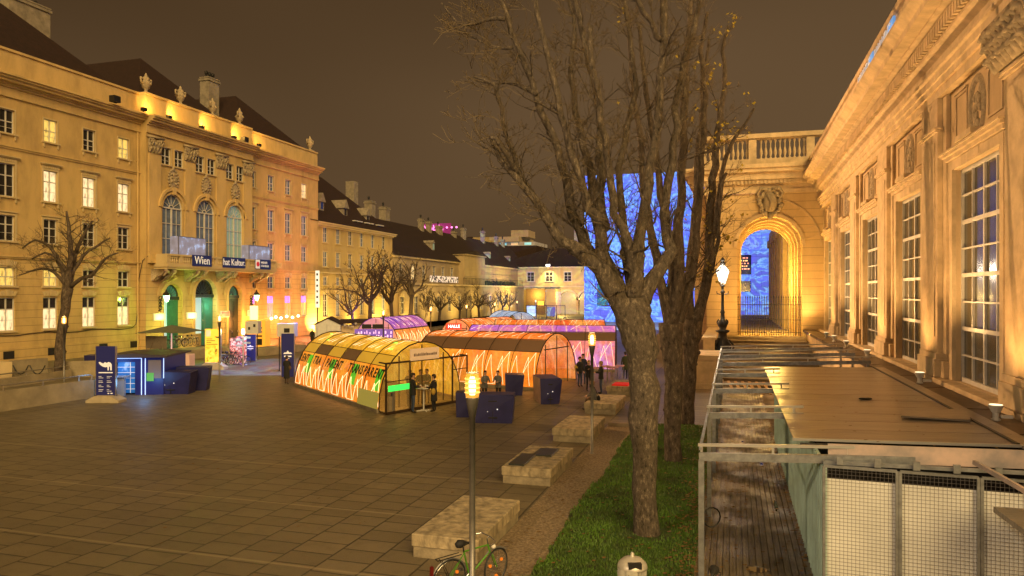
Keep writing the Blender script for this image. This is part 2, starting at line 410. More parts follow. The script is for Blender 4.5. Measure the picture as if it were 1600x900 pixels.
# string courses and the great cornice
mb = MB()
def course(x0, x1, y, z, prof):
    """prof: list of (proud, height)"""
    for pr, h in prof: mb.box(x0, x1, y-pr, y-.003, z, z+h-.002); z += h
for x0, x1, y in ((x_lo, xa-.01, 0), (xb+.01, x_end, 0)):
    course(x0, x1, y, 8.25, [(.12, .12), (.2, .1)]); course(x0, x1, y, 16.75, [(.10, .14), (.18, .08)])
for x0, x1, y in ((x_lo, xa-.01, 0), (xa, xb, YC), (xb+.01, x_end+.0, 0)):
    course(x0, x1, y, 20.75, [(.16, .2), (.1, .55), (.25, .18), (.45, .14), (.75, .22), (.95, .16), (1.1, .16)])
    mb.box(x0, x1, y+.1, y+1.4, 22.36, 24.35); mb.box(x0, x1, y-.02, y+1.5, 24.36, 24.55)
mb.build('cornice', M_ST2, palace)
mb = MB()
pil = [px(226)+.4, (PB[0]+PB[1])/2, (PB[1]+PB[2])/2, xb-1.0]
for i, x in enumerate(pil):
    w = .75
    mb.box(x-w, x+w, YC-.12, YC-.002, 8.4, 18.9)
    if i in (0, 3): mb.box(x-w-.1, x+w+.1, YC-.35, YC-.002, 8.4, 9.3)
mb.build('pilaster', M_ST2, palace)
for i, x in enumerate(pil):                          # leafy capitals
    mb = MB(); random.seed(i)
    mb.box(x-.8, x+.8, YC-.17, YC-.01, 18.9, 20.3)
    mb.box(x-.98, x+.98, YC-.36, YC-.01, 20.32, 20.5)
    for k in range(46):
        cx = x+random.uniform(-.78, .78); z = 19.0+random.random()*1.25; mb.ball((cx, YC-.17-.1*(z-18.9)/1.4, z), (random.uniform(.06, .14), .09, random.uniform(.09, .2)), 6, 4)
    for q in range(8):
        cx = x-.7+1.4*q/7; z = 19.15+.5*(q % 2); mb.tube([(cx, YC-.17, z-.2), (cx+.03, YC-.3, z+.15), (cx, YC-.38, z+.3), (cx, YC-.34, z+.2)], [.09, .08, .06, .03], 5)
    for s in (-1, 1): mb.tube([(x+s*(.75+.16*cos(t)), YC-.3, 20.05+.18*sin(t)) for t in [k*.7 for k in range(10)]], .06, 5)
    mb.build('capital', M_STONE, palace, smooth=True)
make_windows(palace, frames, specs)
# small twin windows over the portal
fr2 = {'twin': dict(w=1.25, h=1.65, up=.5, surround=.08, hood=0)}
make_windows(palace, fr2, [(x+s*.875, 18.1, 'twin', P_DARK, None, YC) for x in PB for s in (-1, 1)])
# arched windows with fanlights
for i, x in enumerate(PB):
    mb = MB(); y = YC+.18; sp = 15.3-BX
    mb.arch(x, sp, BX-.1, BX, y-.06, y+.04); mb.arch(x, sp, .28, .34, y-.04, y+.03)
    for k in range(1, 6): a = pi*k/6; mb.bar((x+.33*cos(a), y, sp+.33*sin(a)), (x+(BX-.08)*cos(a), y, sp+(BX-.08)*sin(a)), .04)
    mb.box(x-BX, x+BX, y-.08, y+.04, sp-.06, sp+.06)
    for s in (-1, 1): mb.box(x+s*BX-.06, x+s*BX+.06, y-.06, y+.04, 9.3, sp-.06)
    mb.box(x-.07, x+.07, y-.08, y+.04, 9.3, sp-.06)
    for z in (10.9, 12.4): mb.box(x-BX+.06, x+BX-.06, y-.05, y+.03, z-.03, z+.03)
    for s in (-.5, .5): mb.box(x+s*BX-.02, x+s*BX+.02, y-.03, y+.02, 9.3, sp-.06)
    fo = mb.build('window', M_FRAME, palace)
    MB().arcpanel(x, 9.3, sp, BX-.02, y+.06).build('pane', [P_BLUE, P_BLUE, P_CYAN][i], fo)
    # moulded hood and carved medallion
    mb = MB(); mb.arch(x, sp, BX+.35, BX+.62, YC-.25, YC-.004); mb.arch(x, sp, BX+.0, BX+.2, YC-.12, YC-.003)
    mb.prism([(x-.16, 15.25), (x+.16, 15.25), (x+.26, 15.95), (x-.26, 15.95)], YC-.32, YC-.003)
    mb.build('window_hood', M_ST2, palace)
    mb = MB(); random.seed(40+i)
    mb.ball((x, YC-.02, 16.75), (.62, .16, .92), 16, 10)
    for k in range(18):
        a = 2*pi*k/18; mb.ball((x+.66*cos(a), YC-.1, 16.75+.95*sin(a)), (.13, .12, .13), 6, 4)
    for k in range(9): mb.ball((x+random.uniform(-.35, .35), YC-.17, 16.75+random.uniform(-.6, .6)), (.14, .1, .14), 6, 4)
    mb.ball((x, YC-.1, 17.85), (.22, .14, .2), 6, 5); mb.ball((x, YC-.1, 15.7), (.16, .12, .2), 6, 5)
    mb.build('medallion', M_STONE, palace, smooth=True)
# balcony with parapet, consoles, doors
bx0, bx1 = px(229), px(405)
mb = MB(); yb = YC-1.7
mb.box(bx0, bx1, yb, YC-.004, 8.05, 8.3); mb.box(bx0+.1, bx1-.1, yb+.1, YC-.004, 7.85, 8.048)
mb.box(bx0, bx1, yb+.02, yb+.32, 9.12, 9.3)
mb.box(bx0+.05, bx1-.05, yb+.05, yb+.3, 8.302, 8.46)
n = 0; t = bx0
while t < bx1-.2:
    mb.box(t, t+.35, yb+.06, yb+.28, 8.46, 9.118)
    for k in range(4): mb.lathe([(.05, 0), (.1, .15), (.05, .35), (.09, .5), (.06, .655)], (t+.55+k*.28, yb+.17, 8.462), 6)
    t += 1.72
mb.box(bx0, bx0+.3, yb+.3, YC-.004, 8.302, 9.29)
mb.build('balcony', M_TRIM, palace)
random.seed(3)
for x in (px(236), (PB[0]+PB[1])/2, (PB[1]+PB[2])/2, px(388)):
    mb = MB()
    for s in (-.55, .55):
        pr = [(YC-.004, 7.84), (YC-1.5, 7.84), (YC-1.55, 7.6), (YC-1.2, 7.25), (YC-.7, 7.15), (YC-.35, 6.8), (YC-.004, 6.7)]
        mb.prism(pr, x+s-.28, x+s+.28, 'x')
        mb.tube([(x+s, YC-1.2+.22*cos(a), 7.45+.22*sin(a)) for a in [k*.6 for k in range(11)]], .09, 6)
        mb.tube([(x+s, YC-.4+.16*cos(a), 7.0+.16*sin(a)) for a in [k*.6 for k in range(11)]], .07, 6)
    for k in range(16): mb.ball((x+random.uniform(-.95, .95), YC-random.uniform(.1, 1.3), 7.55+random.uniform(-.3, .2)), random.uniform(.07, .15), 6, 4)
    mb.build('console', M_STONE, palace, smooth=True)
M_FAN = pane('green fanlight', (.05, .12, .09), (.1, .4, .25), .25)
E_HALL = emis('lit hallway', (.62, .85, .78), .62)
for i, x in enumerate(PB):
    r = DW[i]; sp = DT[i]-r; y = YC+.45
    mb = MB(); mb.cur = 0
    mb.arch(x, sp, r-.12, r, y-.06, y+.05)
    for k in range(1, 9): a = pi*k/9; mb.bar((x+.3*cos(a), y, sp+.3*sin(a)), (x+(r-.1)*cos(a), y, sp+(r-.1)*sin(a)), .04)
    mb.arch(x, sp, .22, .32, y-.04, y+.03); mb.box(x-r, x+r, y-.2, y+.05, sp-.35, sp-.02)
    fl = mb.build('fanlight', M_DOORD, palace)
    MB().arcpanel(x, sp-.01, sp, r-.05, y+.07).build('pane', [M_FAN, P_DARK, M_FAN][i], fl)
    def leaf(x0, x1, m, yy, rz=0.0):
        b = MB(); w = x1-x0; b.box(0, w, -.05, .03, .05, sp-.36)
        for za, zb in ((.3, 1.1), (1.35, 2.6), (2.8, sp-.6)):
            b.box(.16, w-.16, -.09, -.052, za, zb); b.box(.26, w-.26, -.12, -.092, za+.12, zb-.12)
        o = b.build('door', m, palace); o.location = (x0, yy, 0); o.rotation_euler = (0, 0, rz)
        MB().box(w-.14, w-.06, -.2, -.05, 1.15, 1.35).build('handle', M_METAL, o); return o
    if i == 2: leaf(x-r+.02, x-.01, M_DOORD, y); leaf(x+.01, x+r-.02, M_DOORD, y)
    else:
        leaf(x+(-.25 if i == 0 else -.1), x+r-.02, M_DOOR, y)
        # lit hallway seen past the open leaf: floor, back wall with red posters
        b = MB(); b.box(x-r, x+r+.4, y+.80, y+.84, 0, sp-.3)
        hw = b.build('hallway', E_HALL, palace)
        MB().box(x-r+.3, x-.1, y+.74, y+.79, 1.0, 2.1).build('poster', emis('red poster', (.85, .22, .1), .7), hw)
    mb = MB(); mb.arch(x, sp, r+.05, r+.42, YC-.12, YC-.003); mb.arch(x, sp, r+.44, r+.85, YC-.08, YC-.003)
    mb.box(x-r-.42, x-r-.05, YC-.12, YC-.003, 0, sp); mb.box(x+r+.05, x+r+.42, YC-.12, YC-.003, 0, sp)
    if i != 1:
        for k in range(7): mb.ball((x+random.uniform(-.3, .3), YC-.3, DT[i]+.75+random.uniform(-.35, .4)), .2, 6, 4)
    mb.build('door_surround', M_ST2, palace)
# hipped roofs: three cross ridges behind the parapet
mb = MB(); e = 23.9; yf = .9
for c0 in (49-40, 65-40, 81-40):
    w = 8.0; pk = (c0, 8.2, 31.2); bk = (c0, 40, 31.2)
    A = (c0-w, yf, e); B = (c0+w, yf, e); C2 = (c0+w, 40, e); D2 = (c0-w, 40, e)
    mb.add([A, B, pk, C2, bk, D2], [(0, 1, 2), (1, 3, 4, 2), (0, 2, 4, 5)])
mb.box(-6, x_end-.3, .8, 10, 22, 23.95); mb.add([(0, yf, e), (0, 8.2, 31.2), (-20, 8.2, 31.2), (-20, yf, e)], [(0, 1, 2, 3)])
rf = mb.build('roof', M_ROOF, palace)
def chimney(root, x, y, w, d, z0, z1, pots=3, name='chimney', cap=True):
    m = MB(); m.box(x-w/2, x+w/2, y-d/2, y+d/2, z0, z1)
    if cap: m.box(x-w/2-.12, x+w/2+.12, y-d/2-.12, y+d/2+.12, z1-.35, z1-.1); m.box(x-w/2-.06, x+w/2+.06, y-d/2-.06, y+d/2+.06, z1+.001, z1+.12)
    o = m.build(name, M_CHIM, root)
    for k in range(pots):
        MB().lathe([(.16, 0), (.12, .3), (.2, .5), (.2, .75), (.06, .85)], (x-w/2+.35+k*(w-.7)/max(1, pots-1), y, z1+.12), 8).build('chimney_pot', M_BLACK, o)
chimney(rf, sy(28, -64)-40, 10.2, 4.2, 3.0, 24, 32.6, 4)
chimney(rf, sy(327, -62)-40+.3, 8.4, 1.9, 1.3, 25, 32.0, 3)
# stone urns on the parapet
def urn():
    m = MB(); m.box(-.42, .42, -.42, .42, 0, .16)
    m.lathe([(.3, .16), (.16, .3), (.14, .42), (.34, .62), (.44, .95), (.40, 1.2), (.28, 1.35), (.36, 1.45), (.3, 1.6), (.12, 1.75), (.14, 1.85), (.03, 2.05)], (0, 0, 0), 10)
    for s in (-1, 1):
        m.tube([(s*.36, 0, .95), (s*.62, 0, 1.15), (s*.66, 0, 1.42), (s*.45, 0, 1.5)], [.09, .1, .09, .05], 6)
        m.ball((s*.62, 0, 1.45), .13, 6, 5)
    for k in range(10): a = 2*pi*k/10; m.ball((.42*cos(a), .42*sin(a), 1.02), .09, 5, 4)
    return m
u0 = None
for u in (228, 283, 333, 375, 491):
    x = px(u); y = .0 if u < 490 else .6
    if u0 is None: u0 = urn().build('urn', M_STONE, palace, smooth=True); u0.location = (x, y, 24.56)
    else: inst(u0, palace, (x-.1, y, 24.56), random.uniform(-.4, .4))
# attic floodlights
for u in (205, 245, 297, 348, 388):
    x = px(u); y = YC-.7
    m = MB(); m.box(x-.22, x+.22, y-.2, y+.18, 22.45, 22.75); m.box(x-.04, x+.04, y, y+.1, 22.37, 22.45)
    m.build('floodlight', M_BLACK, palace)
    w = palace.matrix_world
    L = (PX-(y+.15), 40+x+.4, 22.85)
    lamp('attic_floodlight_glow', 'SPOT', L, 650, (1, .52, .10), .08, (PX+.55, 40+x+3.2, 24.3), R(120), .9)
# banners on the balcony
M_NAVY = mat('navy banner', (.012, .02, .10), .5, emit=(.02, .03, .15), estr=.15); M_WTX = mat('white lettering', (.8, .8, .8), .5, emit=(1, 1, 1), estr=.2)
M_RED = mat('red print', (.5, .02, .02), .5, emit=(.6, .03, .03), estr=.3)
for (ua, ub, t, s) in ((268, 299, 'Wien', 1.15), (317, 353, 'hat Kultur.', .98), (369, 394, '', 0)):
    b = MB(); x0, x1 = px(ua), px(ub); b.box(x0, x1, yb-.08, yb-.02, 8.25, 9.35); bo = b.build('banner', M_NAVY, palace)
    bo['label'] = {'Wien': 'navy banner reading Wien', 'hat Kultur.': 'navy banner reading hat Kultur.', '': 'small navy banner with red and white emblem'}[t]
    if t: text_part(t, s, M_WTX, bo, ((x0+x1)/2, yb-.1, 8.8), UP90, sx=.86, ext=.015)
    else:
        w = (x1-x0); MB().box(x0+.05, x0+w*.27, yb-.12, yb-.082, 8.3, 9.3).build('emblem_panel', M_WTX, bo)
        m = MB(); m.lathe([(.28, 0), (.28, .03)], (0, 0, 0), 8); e1 = m.build('emblem', M_RED, bo); e1.location = (x0+w*.14, yb-.13, 8.8); e1.rotation_euler = (R(90), 0, 0)
        text_part('WIENER', .36, M_WTX, bo, (x0+w*.35, yb-.1, 8.98), UP90, align='LEFT', sx=.9); text_part('ST\u00c4DTISCHE', .30, M_WTX, bo, (x0+w*.35, yb-.1, 8.6), UP90, align='LEFT', sx=.85)
# projection boxes standing on the balcony
def screen_mat(name, base):
    m = mat(name, base, .4); n, l, b = nodes_of(m); tc = n.new('ShaderNodeTexCoord')
    a = noise(n, l, tc.outputs['Object'], 1.3, 4)
    c = ramp(n, l, a, [(.3, tuple(x*.5 for x in base)), (.55, base), (.64, (.45, .6, .9)), (.7, tuple(x*.8 for x in base))])
    l.new(c, b.inputs['Emission Color']); b.inputs['Emission Strength'].default_value = .75; return m
for (ua, ub, z) in ((252, 296, 11.1), (365, 399, 10.9)):
    t = thing('projection_screen', 'translucent grey screen box glowing pale blue, %s on the balcony' % ('left one' if ua < 300 else 'right one'), 'screen', (PX-YC+1.2, 40+(px(ua)+px(ub))/2, 8.3), R(90), 'screens on the palace balcony')
    hw = (px(ub)-px(ua))/2
    b = MB(); b.box(-hw, hw, -.05, 0, .9, z-8.3); b.box(-hw, -hw+.05, 0, .9, .9, z-8.3); b.build('screen', screen_mat('blue grey screen', (.20, .20, .27)), t)
    b = MB()
    for x in (-hw, hw): b.box(x-.03, x+.03, -.11, -.051, 0, z-8.28)
    b.box(-hw, hw, -.11, -.051, z-8.34, z-8.28); b.build('frame', M_GREY, t)

# cable and rain pipe on the palace front
mb = MB(); cz = 2.3; pts = []
for k in range(12): pts.append((px(0)-3+k*(px(205)-px(0)+3)/11, -.06, cz+.08*sin(k*1.7)))
pts += [(px(211), -.1, 2.6), (px(213), -.12, 3.6), (px(214), -.12, 6.5), (px(216), -.5, 8.6), (px(222), -.9, 9.2)]
mb.tube(pts, .035, 5); mb.build('cable', M_BLACK, palace)
mb = MB(); mb.tube([(xa-.35, -.14, .2), (xa-.35, -.14, 20.7)], .07, 8)
for z in (2, 6, 10, 14, 18): mb.box(xa-.45, xa-.25, -.2, -.003, z, z+.06)
mb.build('rain_pipe', M_ST2, palace)
for u in (12, 81, 160, 208): x = px(u); MB().box(x-.45, x+.45, -.13, -.11, .45, 1.05).build('cellar_grate', M_BLACK, palace)
# =================================================================== THE LOWER WING next to the palace
M_ST3 = stucco('golden stucco', (.50, .37, .15), True, 7.0, .6, .4); M_ST4 = stucco('pale ochre stucco', (.40, .31, .17)); M_SLATE = mat('dark tile roof', (.022, .010, .008), .85, var=.4, vscale=1.5)
WX = PX-.6
wing = thing('wing_building', 'four storey ochre wing with steep brown roof and dormers right of the palace', 'building', (WX, 80, 0), R(90))
w0 = x_end+40-80; w1 = sy(613, WX)-80
cols6 = [sy(u, WX)-80 for u in (508, 528, 547, 565, 582, 599)]
fr = {'tall': dict(w=1.2, h=2.1, up=.4, surround=.12, hood=0), 'mezz': dict(w=1.1, h=1.2, up=.5, surround=.1, hood=3, bars=(1, 1, 1)), 'ground': dict(w=1.25, h=3.2, up=.3, surround=.12, hood=2, bars=(3, 1, 2))}
zz = {'a': 12.6, 'b': 9.2, 'c': 6.6, 'd': 2.2}
sp = []; hl = []
for i, x in enumerate(cols6):
    for k, kd in (('a', 'tall'), ('b', 'tall'), ('c', 'mezz'), ('d', 'ground')):
        sp.append((x, zz[k], kd, P_BLUE if (i+len(kd)) % 3 else P_DARK)); w, h = fr[kd]['w'], fr[kd]['h']; hl.append((x-w/2, x+w/2, zz[k], zz[k]+h))
mb = MB(); mb.wall(w0, w1, 0, 15.2, 0, hl, .22); mb.box(w0, w1, .5, .55, 0, 15.2); mb.box(w1-.02, w1, 0, 10, 0, 15.2); mb.build('wall', M_ST3, wing)
mb = MB(); mb.box(w0, w1, -.2, -.003, 8.25, 8.45); mb.box(w0, w1, -.3, -.003, 14.7, 14.9); mb.box(w0, w1+.3, -.6, -.003, 14.9, 15.15); mb.box(w0, w1+.35, -.75, 1, 15.152, 15.3)
mb.build('cornice', M_TRIM, wing)
make_windows(wing, fr, sp)
mb = MB(); pk = (sy(507, -62)-80, 8.2, 23.9); e = 15.31
mb.add([(w0-2, -.7, e), (w1+.3, -.7, e), pk, (w0-12, 8.2, 23.9), (w1+.3, 17, e)], [(0, 1, 2, 3), (1, 4, 2)]); rf = mb.build('roof', M_ROOF, wing)
for u, zb in ((500, 17.2), (537, 17.0), (572, 16.6)):       # pointed dormers
    x = sy(u, WX-1.5)-80; y = 1.2; m = MB()
    m.box(x-.55, x+.55, y, y+1.6, zb, zb+1.2); m.prism([(x-.8, zb+1.2), (x+.8, zb+1.2), (x, zb+2.5)], y-.2, y+2.6)
    d = m.build('dormer', M_CHIM, rf); MB().box(x-.3, x+.3, y-.03, y-.004, zb+.2, zb+1.1).build('pane', P_DARK, d)
for u in (550, 557, 568, 575, 586, 591):
    x = sy(u, WX-.8)-80; m = MB(); m.box(x-.5, x+.5, .0, .5, 16.35, 16.5); m.build('skylight', M_FRAME, rf)
chimney(rf, sy(557, -63)-80, 9.5, 1.5, 1.6, 16, 25.0, 0, cap=False)
chimney(rf, sy(585, -62)-80, 8.5, 1.6, 1.4, 16, 22.0, 1); chimney(rf, sy(606, -62)-80, 8.3, 1.8, 1.4, 16, 21.5, 1)

# =================================================================== LONG LOW RANGE with the row of chimneys and a terrace
rng = thing('long_range', 'long low building with dark roof, many chimneys and a terrace behind the bare trees', 'building', (WX, 110, 0), R(90))
r0 = w1+80-110+.02; r1 = 76.0
YT = -1.6; ZT = 7.2
xs = [sy(u, WX)-110 for u in (626, 645, 662, 678, 692, 706)]
frr = {'up': dict(w=1.5, h=2.6, up=.4, surround=.1, hood=0), 'low': dict(w=1.6, h=2.9, up=.35, surround=.15, hood=2)}
mb = MB(); hl = [(x-.75, x+.75, 8.0, 10.6) for x in xs]
xl = [sy(u, WX+1.6)-110 for u in (628, 650, 668, 685, 702, 718, 735, 752, 766, 778, 789, 799)]
mb.wall(r0, r1, 0, ZT, YT, [(x-.8, x+.8, 2.0, 4.9) for x in xl], .25); mb.box(r0, r1, YT+.4, YT+.45, 0, ZT-.01)
mb.wall(r0, r1, ZT, 11.9, 0, hl, .2); mb.box(r0, r1, .4, .45, ZT, 11.9); mb.box(r0, r1, YT+.002, 0, ZT-.2, ZT-.004); mb.box(r0, r0+.02, YT, .4, 0, ZT-.2)
mb.build('wall', M_ST4, rng)
make_windows(rng, frr, [(x, 8.0, 'up', P_WARM if i == 1 else P_DARK) for i, x in enumerate(xs)] + [(x, 2.0, 'low', P_DARK, None, YT) for x in xl])
mb = MB(); mb.box(r0, r1, YT-.3, YT-.003, ZT-.3, ZT); mb.box(r0, r1, -.35, -.003, 11.6, 11.9); mb.build('cornice', M_TRIM, rng)
mb = MB(); mb.box(r0, r1, -.5, .2, 11.902, 12.0); mb.add([(r0, -.5, 12.0), (r1+8, -.5, 12.0), (r1+16, 7.5, 19.0), (r0-3, 7.5, 19.0)], [(0, 1, 2, 3)])
bx = sy(725, WX+1.2)-110; bx2 = sy(757, WX+1.2)-110
mb.prism([(bx-.4, 13.6), (bx2+.4, 13.6), ((bx+bx2)/2, 14.6)], -1.6, 4)
rf = mb.build('roof', M_SLATE, rng)
mb = MB(); mb.box(bx, bx2, -1.3, 3, ZT, 13.4); mb.box(bx-.3, bx2+.3, -1.6, 3.2, 13.402, 13.6); mb.build('stair_tower', M_ST4, rng)
for i, (u, zt) in enumerate(((660, 20.6), (672, 20.4), (688, 20.0), (711, 19.5), (726, 20.8), (756, 21.2), (777, 20.6), (787, 20.2))):
    x = sy(u, -61)-110; chimney(rf, x, 6.9, 1.15 if i != 2 else 2.0, .9, 14, zt, 1)
for u, z in ((678, 13.6), (766, 13.2), (797, 13.0)):
    x = sy(u, WX-1.5)-110; m = MB(); m.box(x-.55, x+.55, 1.6, 4, z, z+1.7); m.prism([(x-.7, z+1.7), (x+.7, z+1.7), (x, z+2.2)], 1.5, 4.5); d = m.build('dormer', M_CHIM, rf); MB().box(x-.35, x+.35, 1.56, 1.598, z+.4, z+1.5).build('pane', P_CYAN, d)
# terrace railing and its white lattice banner
mb = MB()
for k in range(0, 62): x = bx-1+k*.9; mb.box(x, x+.05, YT+.1, YT+.15, ZT, ZT+1.4) if x < r1 else None
mb.box(bx-1, r1, YT+.08, YT+.18, ZT+1.4, ZT+1.46); mb.box(bx-1, r1, YT+.11, YT+.14, ZT+.1, ZT+.14); mb.build('railing', M_BLACK, rng)
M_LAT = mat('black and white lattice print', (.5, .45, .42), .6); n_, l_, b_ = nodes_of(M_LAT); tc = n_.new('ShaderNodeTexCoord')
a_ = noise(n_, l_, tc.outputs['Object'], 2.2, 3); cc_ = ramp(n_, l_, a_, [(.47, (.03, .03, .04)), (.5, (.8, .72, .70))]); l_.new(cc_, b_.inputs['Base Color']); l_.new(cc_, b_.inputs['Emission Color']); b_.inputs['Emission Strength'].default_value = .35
x0 = sy(673, WX+1.8)-110; x1 = sy(717, WX+1.8)-110
MB().box(x0, x1, YT-.1, YT-.02, ZT+.3, ZT+1.5).build('lattice_banner', M_LAT, rng)
# low dark hedge and pots on the terrace
random.seed(5)
for k in range(7):
    x = bx2+3+k*3.4; m = MB()
    for j in range(26): m.ball((x+random.uniform(-1.4, 1.4), YT+1+random.uniform(-.4, .4), ZT+.5+random.uniform(-.3, .5)), (.25, .25, .22), 5, 4)
    m.M = None; o = m.build('terrace_shrub', mat('dark foliage', (.02, .03, .012), .9), None)
    o.parent = None; o.matrix_world = rng.matrix_world
    o.location = (WX, 110, 0); o.rotation_euler = (0, 0, R(90))
    tag(o, 'dark clipped shrub on the far terrace, %s from the left' % ('first', 'second', 'third', 'fourth', 'fifth', 'sixth', 'seventh')[k], 'shrub', 'shrubs on the far terrace')

# =================================================================== END BUILDING across the far end
EY = 186.0
endb = thing('end_building', 'low yellow building closing the far end of the square with arched gateways', 'building', (-30, EY, 0), 0)
ex = lambda u: fx(u, EY)+30
e0, e1 = ex(806), ex(960)
mb = MB(); aw = [ex(829), ex(858), ex(887), ex(918), ex(940)]; ar = [ex(887), ex(917), ex(945)]
hl = [(x-.95, x+.95, 8.5, 10.9) for x in aw]+[(x-2.2, x+2.2, .0, 5.9, True) for x in ar]
mb.wall(e0, e1, 0, 12.3, 0, hl, .5); mb.box(e0, e1, 1.4, 1.5, 0, 12.3); mb.build('wall', M_ST3, endb)
mb = MB(); mb.box(e0, e1, -.2, -.004, 7.0, 7.25); mb.box(e0, e1, -.6, -.004, 12.0, 12.3)
for x in ar: mb.arch(x, 5.9-2.2, 2.25, 2.75, -.15, -.004)
mb.build('cornice', M_TRIM, endb)
make_windows(endb, {'w': dict(w=1.9, h=2.4, up=.4, surround=.25, hood=3)}, [(x, 8.5, 'w', P_DARK) for x in aw])
for i, x in enumerate(ar): MB().arcpanel(x, 0, 3.7, 2.15, .6).build('gate', lit_pane('green lit gateway', (.34, .24, .05), .6), endb)
mb = MB(); mb.add([(e0-8, -.8, 12.31), (e1, -.8, 12.31), (e1, 12, 17.8), (e0+6, 12, 17.8)], [(0, 1, 2, 3)]); rf = mb.build('roof', M_SLATE, endb)
chimney(rf, ex(892), 10, 2.2, 1.6, 14, 23.5, 0)
m = MB(); m.box(ex(858)-.5, ex(858)+.5, -1.5, -1.0, 12.4, 12.9); m.build('floodlight', E_WHITE, endb)
lamp('gable_floodlight_glow', 'SPOT', (-30+ex(858), EY-2.2, 12.2), 4000, (1, .72, .25), .2, (-30+ex(858), EY+.5, 6), R(95), .8)
# brown glass pavilion in front of it
pv = thing('brown_pavilion', 'brown metal clad box pavilion in front of the far yellow building', 'pavilion', (fx(822, 178), 178, 0))
w = fx(868, 178)-fx(822, 178)
M_BRZ = mat('bronze sheet', (.16, .095, .03), .35, .6, var=.3)
MB().box(0, w*.66, 0, 6, 0, 6.6).box(0, w*.3, -.2, 0-.004, .2, 3.5).build('body', M_BRZ, pv); MB().box(w*.66, w, .3, 6, 0, 6.5).build('glass_bay', pane('amber glass', (.25, .17, .08), (.8, .42, .12), .25), pv)
MB().box(w*.4, w*.6, -.08, -.005, 2.4, 3.4).build('lit_panel', emis('amber panel', (1, .5, .03), .9), pv)

# ------------------------------------------------------------------ modern block beyond the roofs, with the glowing sign
BY = 262
blk = thing('modern_block', 'flat roofed modern block rising beyond the dark roofs', 'building', (fx(735, BY), BY, 0)); w = fx(838, BY)-fx(735, BY)
MB().box(0, w, 0, 20, 0, 23).build('body', M_ROOF, blk); MB().box(-1, w*.75, -1, 20, 24.5, 26.4).box(w*.6, w*.86, 2, 12, 26.45, 29).build('upper_storey', M_ST4, blk)
MB().box(0, w*.97, .5, 20, 23.01, 24.49).build('glazing', lit_pane('office glazing', (.32, .26, .18), .35), blk)
for k, x in enumerate((w*.30, w*.45, w*.62, w*.82)): MB().box(x, x+2.6, .38, .49, 23.3, 24.2).build('lit_window', emis('office window %d' % (k % 2), ((1, .62, .28), (.3, .7, .75))[k % 2], .5), blk)
sg = thing('rooftop_sign', 'magenta glowing rooftop lettering above the chimneys', 'sign', (fx(694, BY), BY-4, 0))
MB().box(-9, 12, 2, 12, 0, 26.6).build('base_block', M_ROOF, sg)
M_MG = emis('magenta light', (1, .25, .75), 1.5)
text_part('\u2022 \u2022 Mobile \u2022 \u2022 \u2022', 3.1, M_MG, sg, (-2.6, 1.6, 30.2), UP90, ext=.15)
MB().box(-8, 3.5, 2.2, 2.6, 26.7, 32).build('backing', emis('magenta glow panel', (.2, .02, .12), .55), sg)

# =================================================================== WHITE STONE MUSEUM lit by a blue projection
MY = 140.0
mus = thing('stone_museum', 'tall pale stone museum block lit by a blue and violet marbled projection', 'museum', (fx(1000, MY), MY, 0))
mx = lambda u: fx(u, MY)-fx(1000, MY)
m0, m1 = mx(913), mx(1212)
M_MUS = mat('projection tinted limestone', (.13, .20, .36), .75); n, l, b = nodes_of(M_MUS); tc = n.new('ShaderNodeTexCoord'); sx = n.new('ShaderNodeSeparateXYZ'); l.new(tc.outputs['Object'], sx.inputs[0]); cb = n.new('ShaderNodeCombineXYZ'); l.new(sx.outputs[0], cb.inputs[0]); l.new(sx.outputs[2], cb.inputs[1])
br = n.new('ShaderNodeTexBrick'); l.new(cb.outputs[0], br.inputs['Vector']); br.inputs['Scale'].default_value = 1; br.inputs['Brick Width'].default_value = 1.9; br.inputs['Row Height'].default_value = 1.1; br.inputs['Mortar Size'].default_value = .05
br.inputs['Color1'].default_value = (.10, .17, .38, 1); br.inputs['Color2'].default_value = (.085, .15, .35, 1); br.inputs['Mortar'].default_value = (.06, .11, .26, 1); l.new(br.outputs['Color'], b.inputs['Base Color'])  # blue of the projection is also put into the stone colour
hs = [(mx(933), mx(950), 5.6+(457-477)/F*150, 5.6+(457-444)/F*150), (mx(1146), mx(1174), 5.6+(457-430)/F*140, 5.6+(457-401)/F*140), (mx(1146), mx(1173), 5.6+(457-456)/F*140, 5.6+(457-440)/F*140)]
zt = 5.6+(457-275)/F*(MY*CT+.2*MY*ST*.0+8)
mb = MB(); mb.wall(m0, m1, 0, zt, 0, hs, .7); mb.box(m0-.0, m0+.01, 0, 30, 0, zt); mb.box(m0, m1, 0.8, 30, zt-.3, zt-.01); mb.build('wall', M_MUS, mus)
for i, h in enumerate(hs):
    o = MB().add([(h[0], .6, h[2]), (h[1], .6, h[2]), (h[1], .6, h[3]), (h[0], .6, h[3])], [(0, 1, 2, 3)]).build('window', pane('teal window', (.03, .12, .12)) if i == 0 else P_DARK, mus)
    if i == 1:
        m = MB(); random.seed(8); w_ = h[1]-h[0]
        for k in range(5):
            x = h[0]+.35
            while x < h[1]-.5: q = random.uniform(.15, .5); m.box(x, min(x+q, h[1]-.3), .52, .56, h[2]+.9+k*.5, h[2]+1.12+k*.5); x += q+random.uniform(.08, .4)
        m.build('orange_print', emis('orange lettering', (1, .35, .1), .8), o)
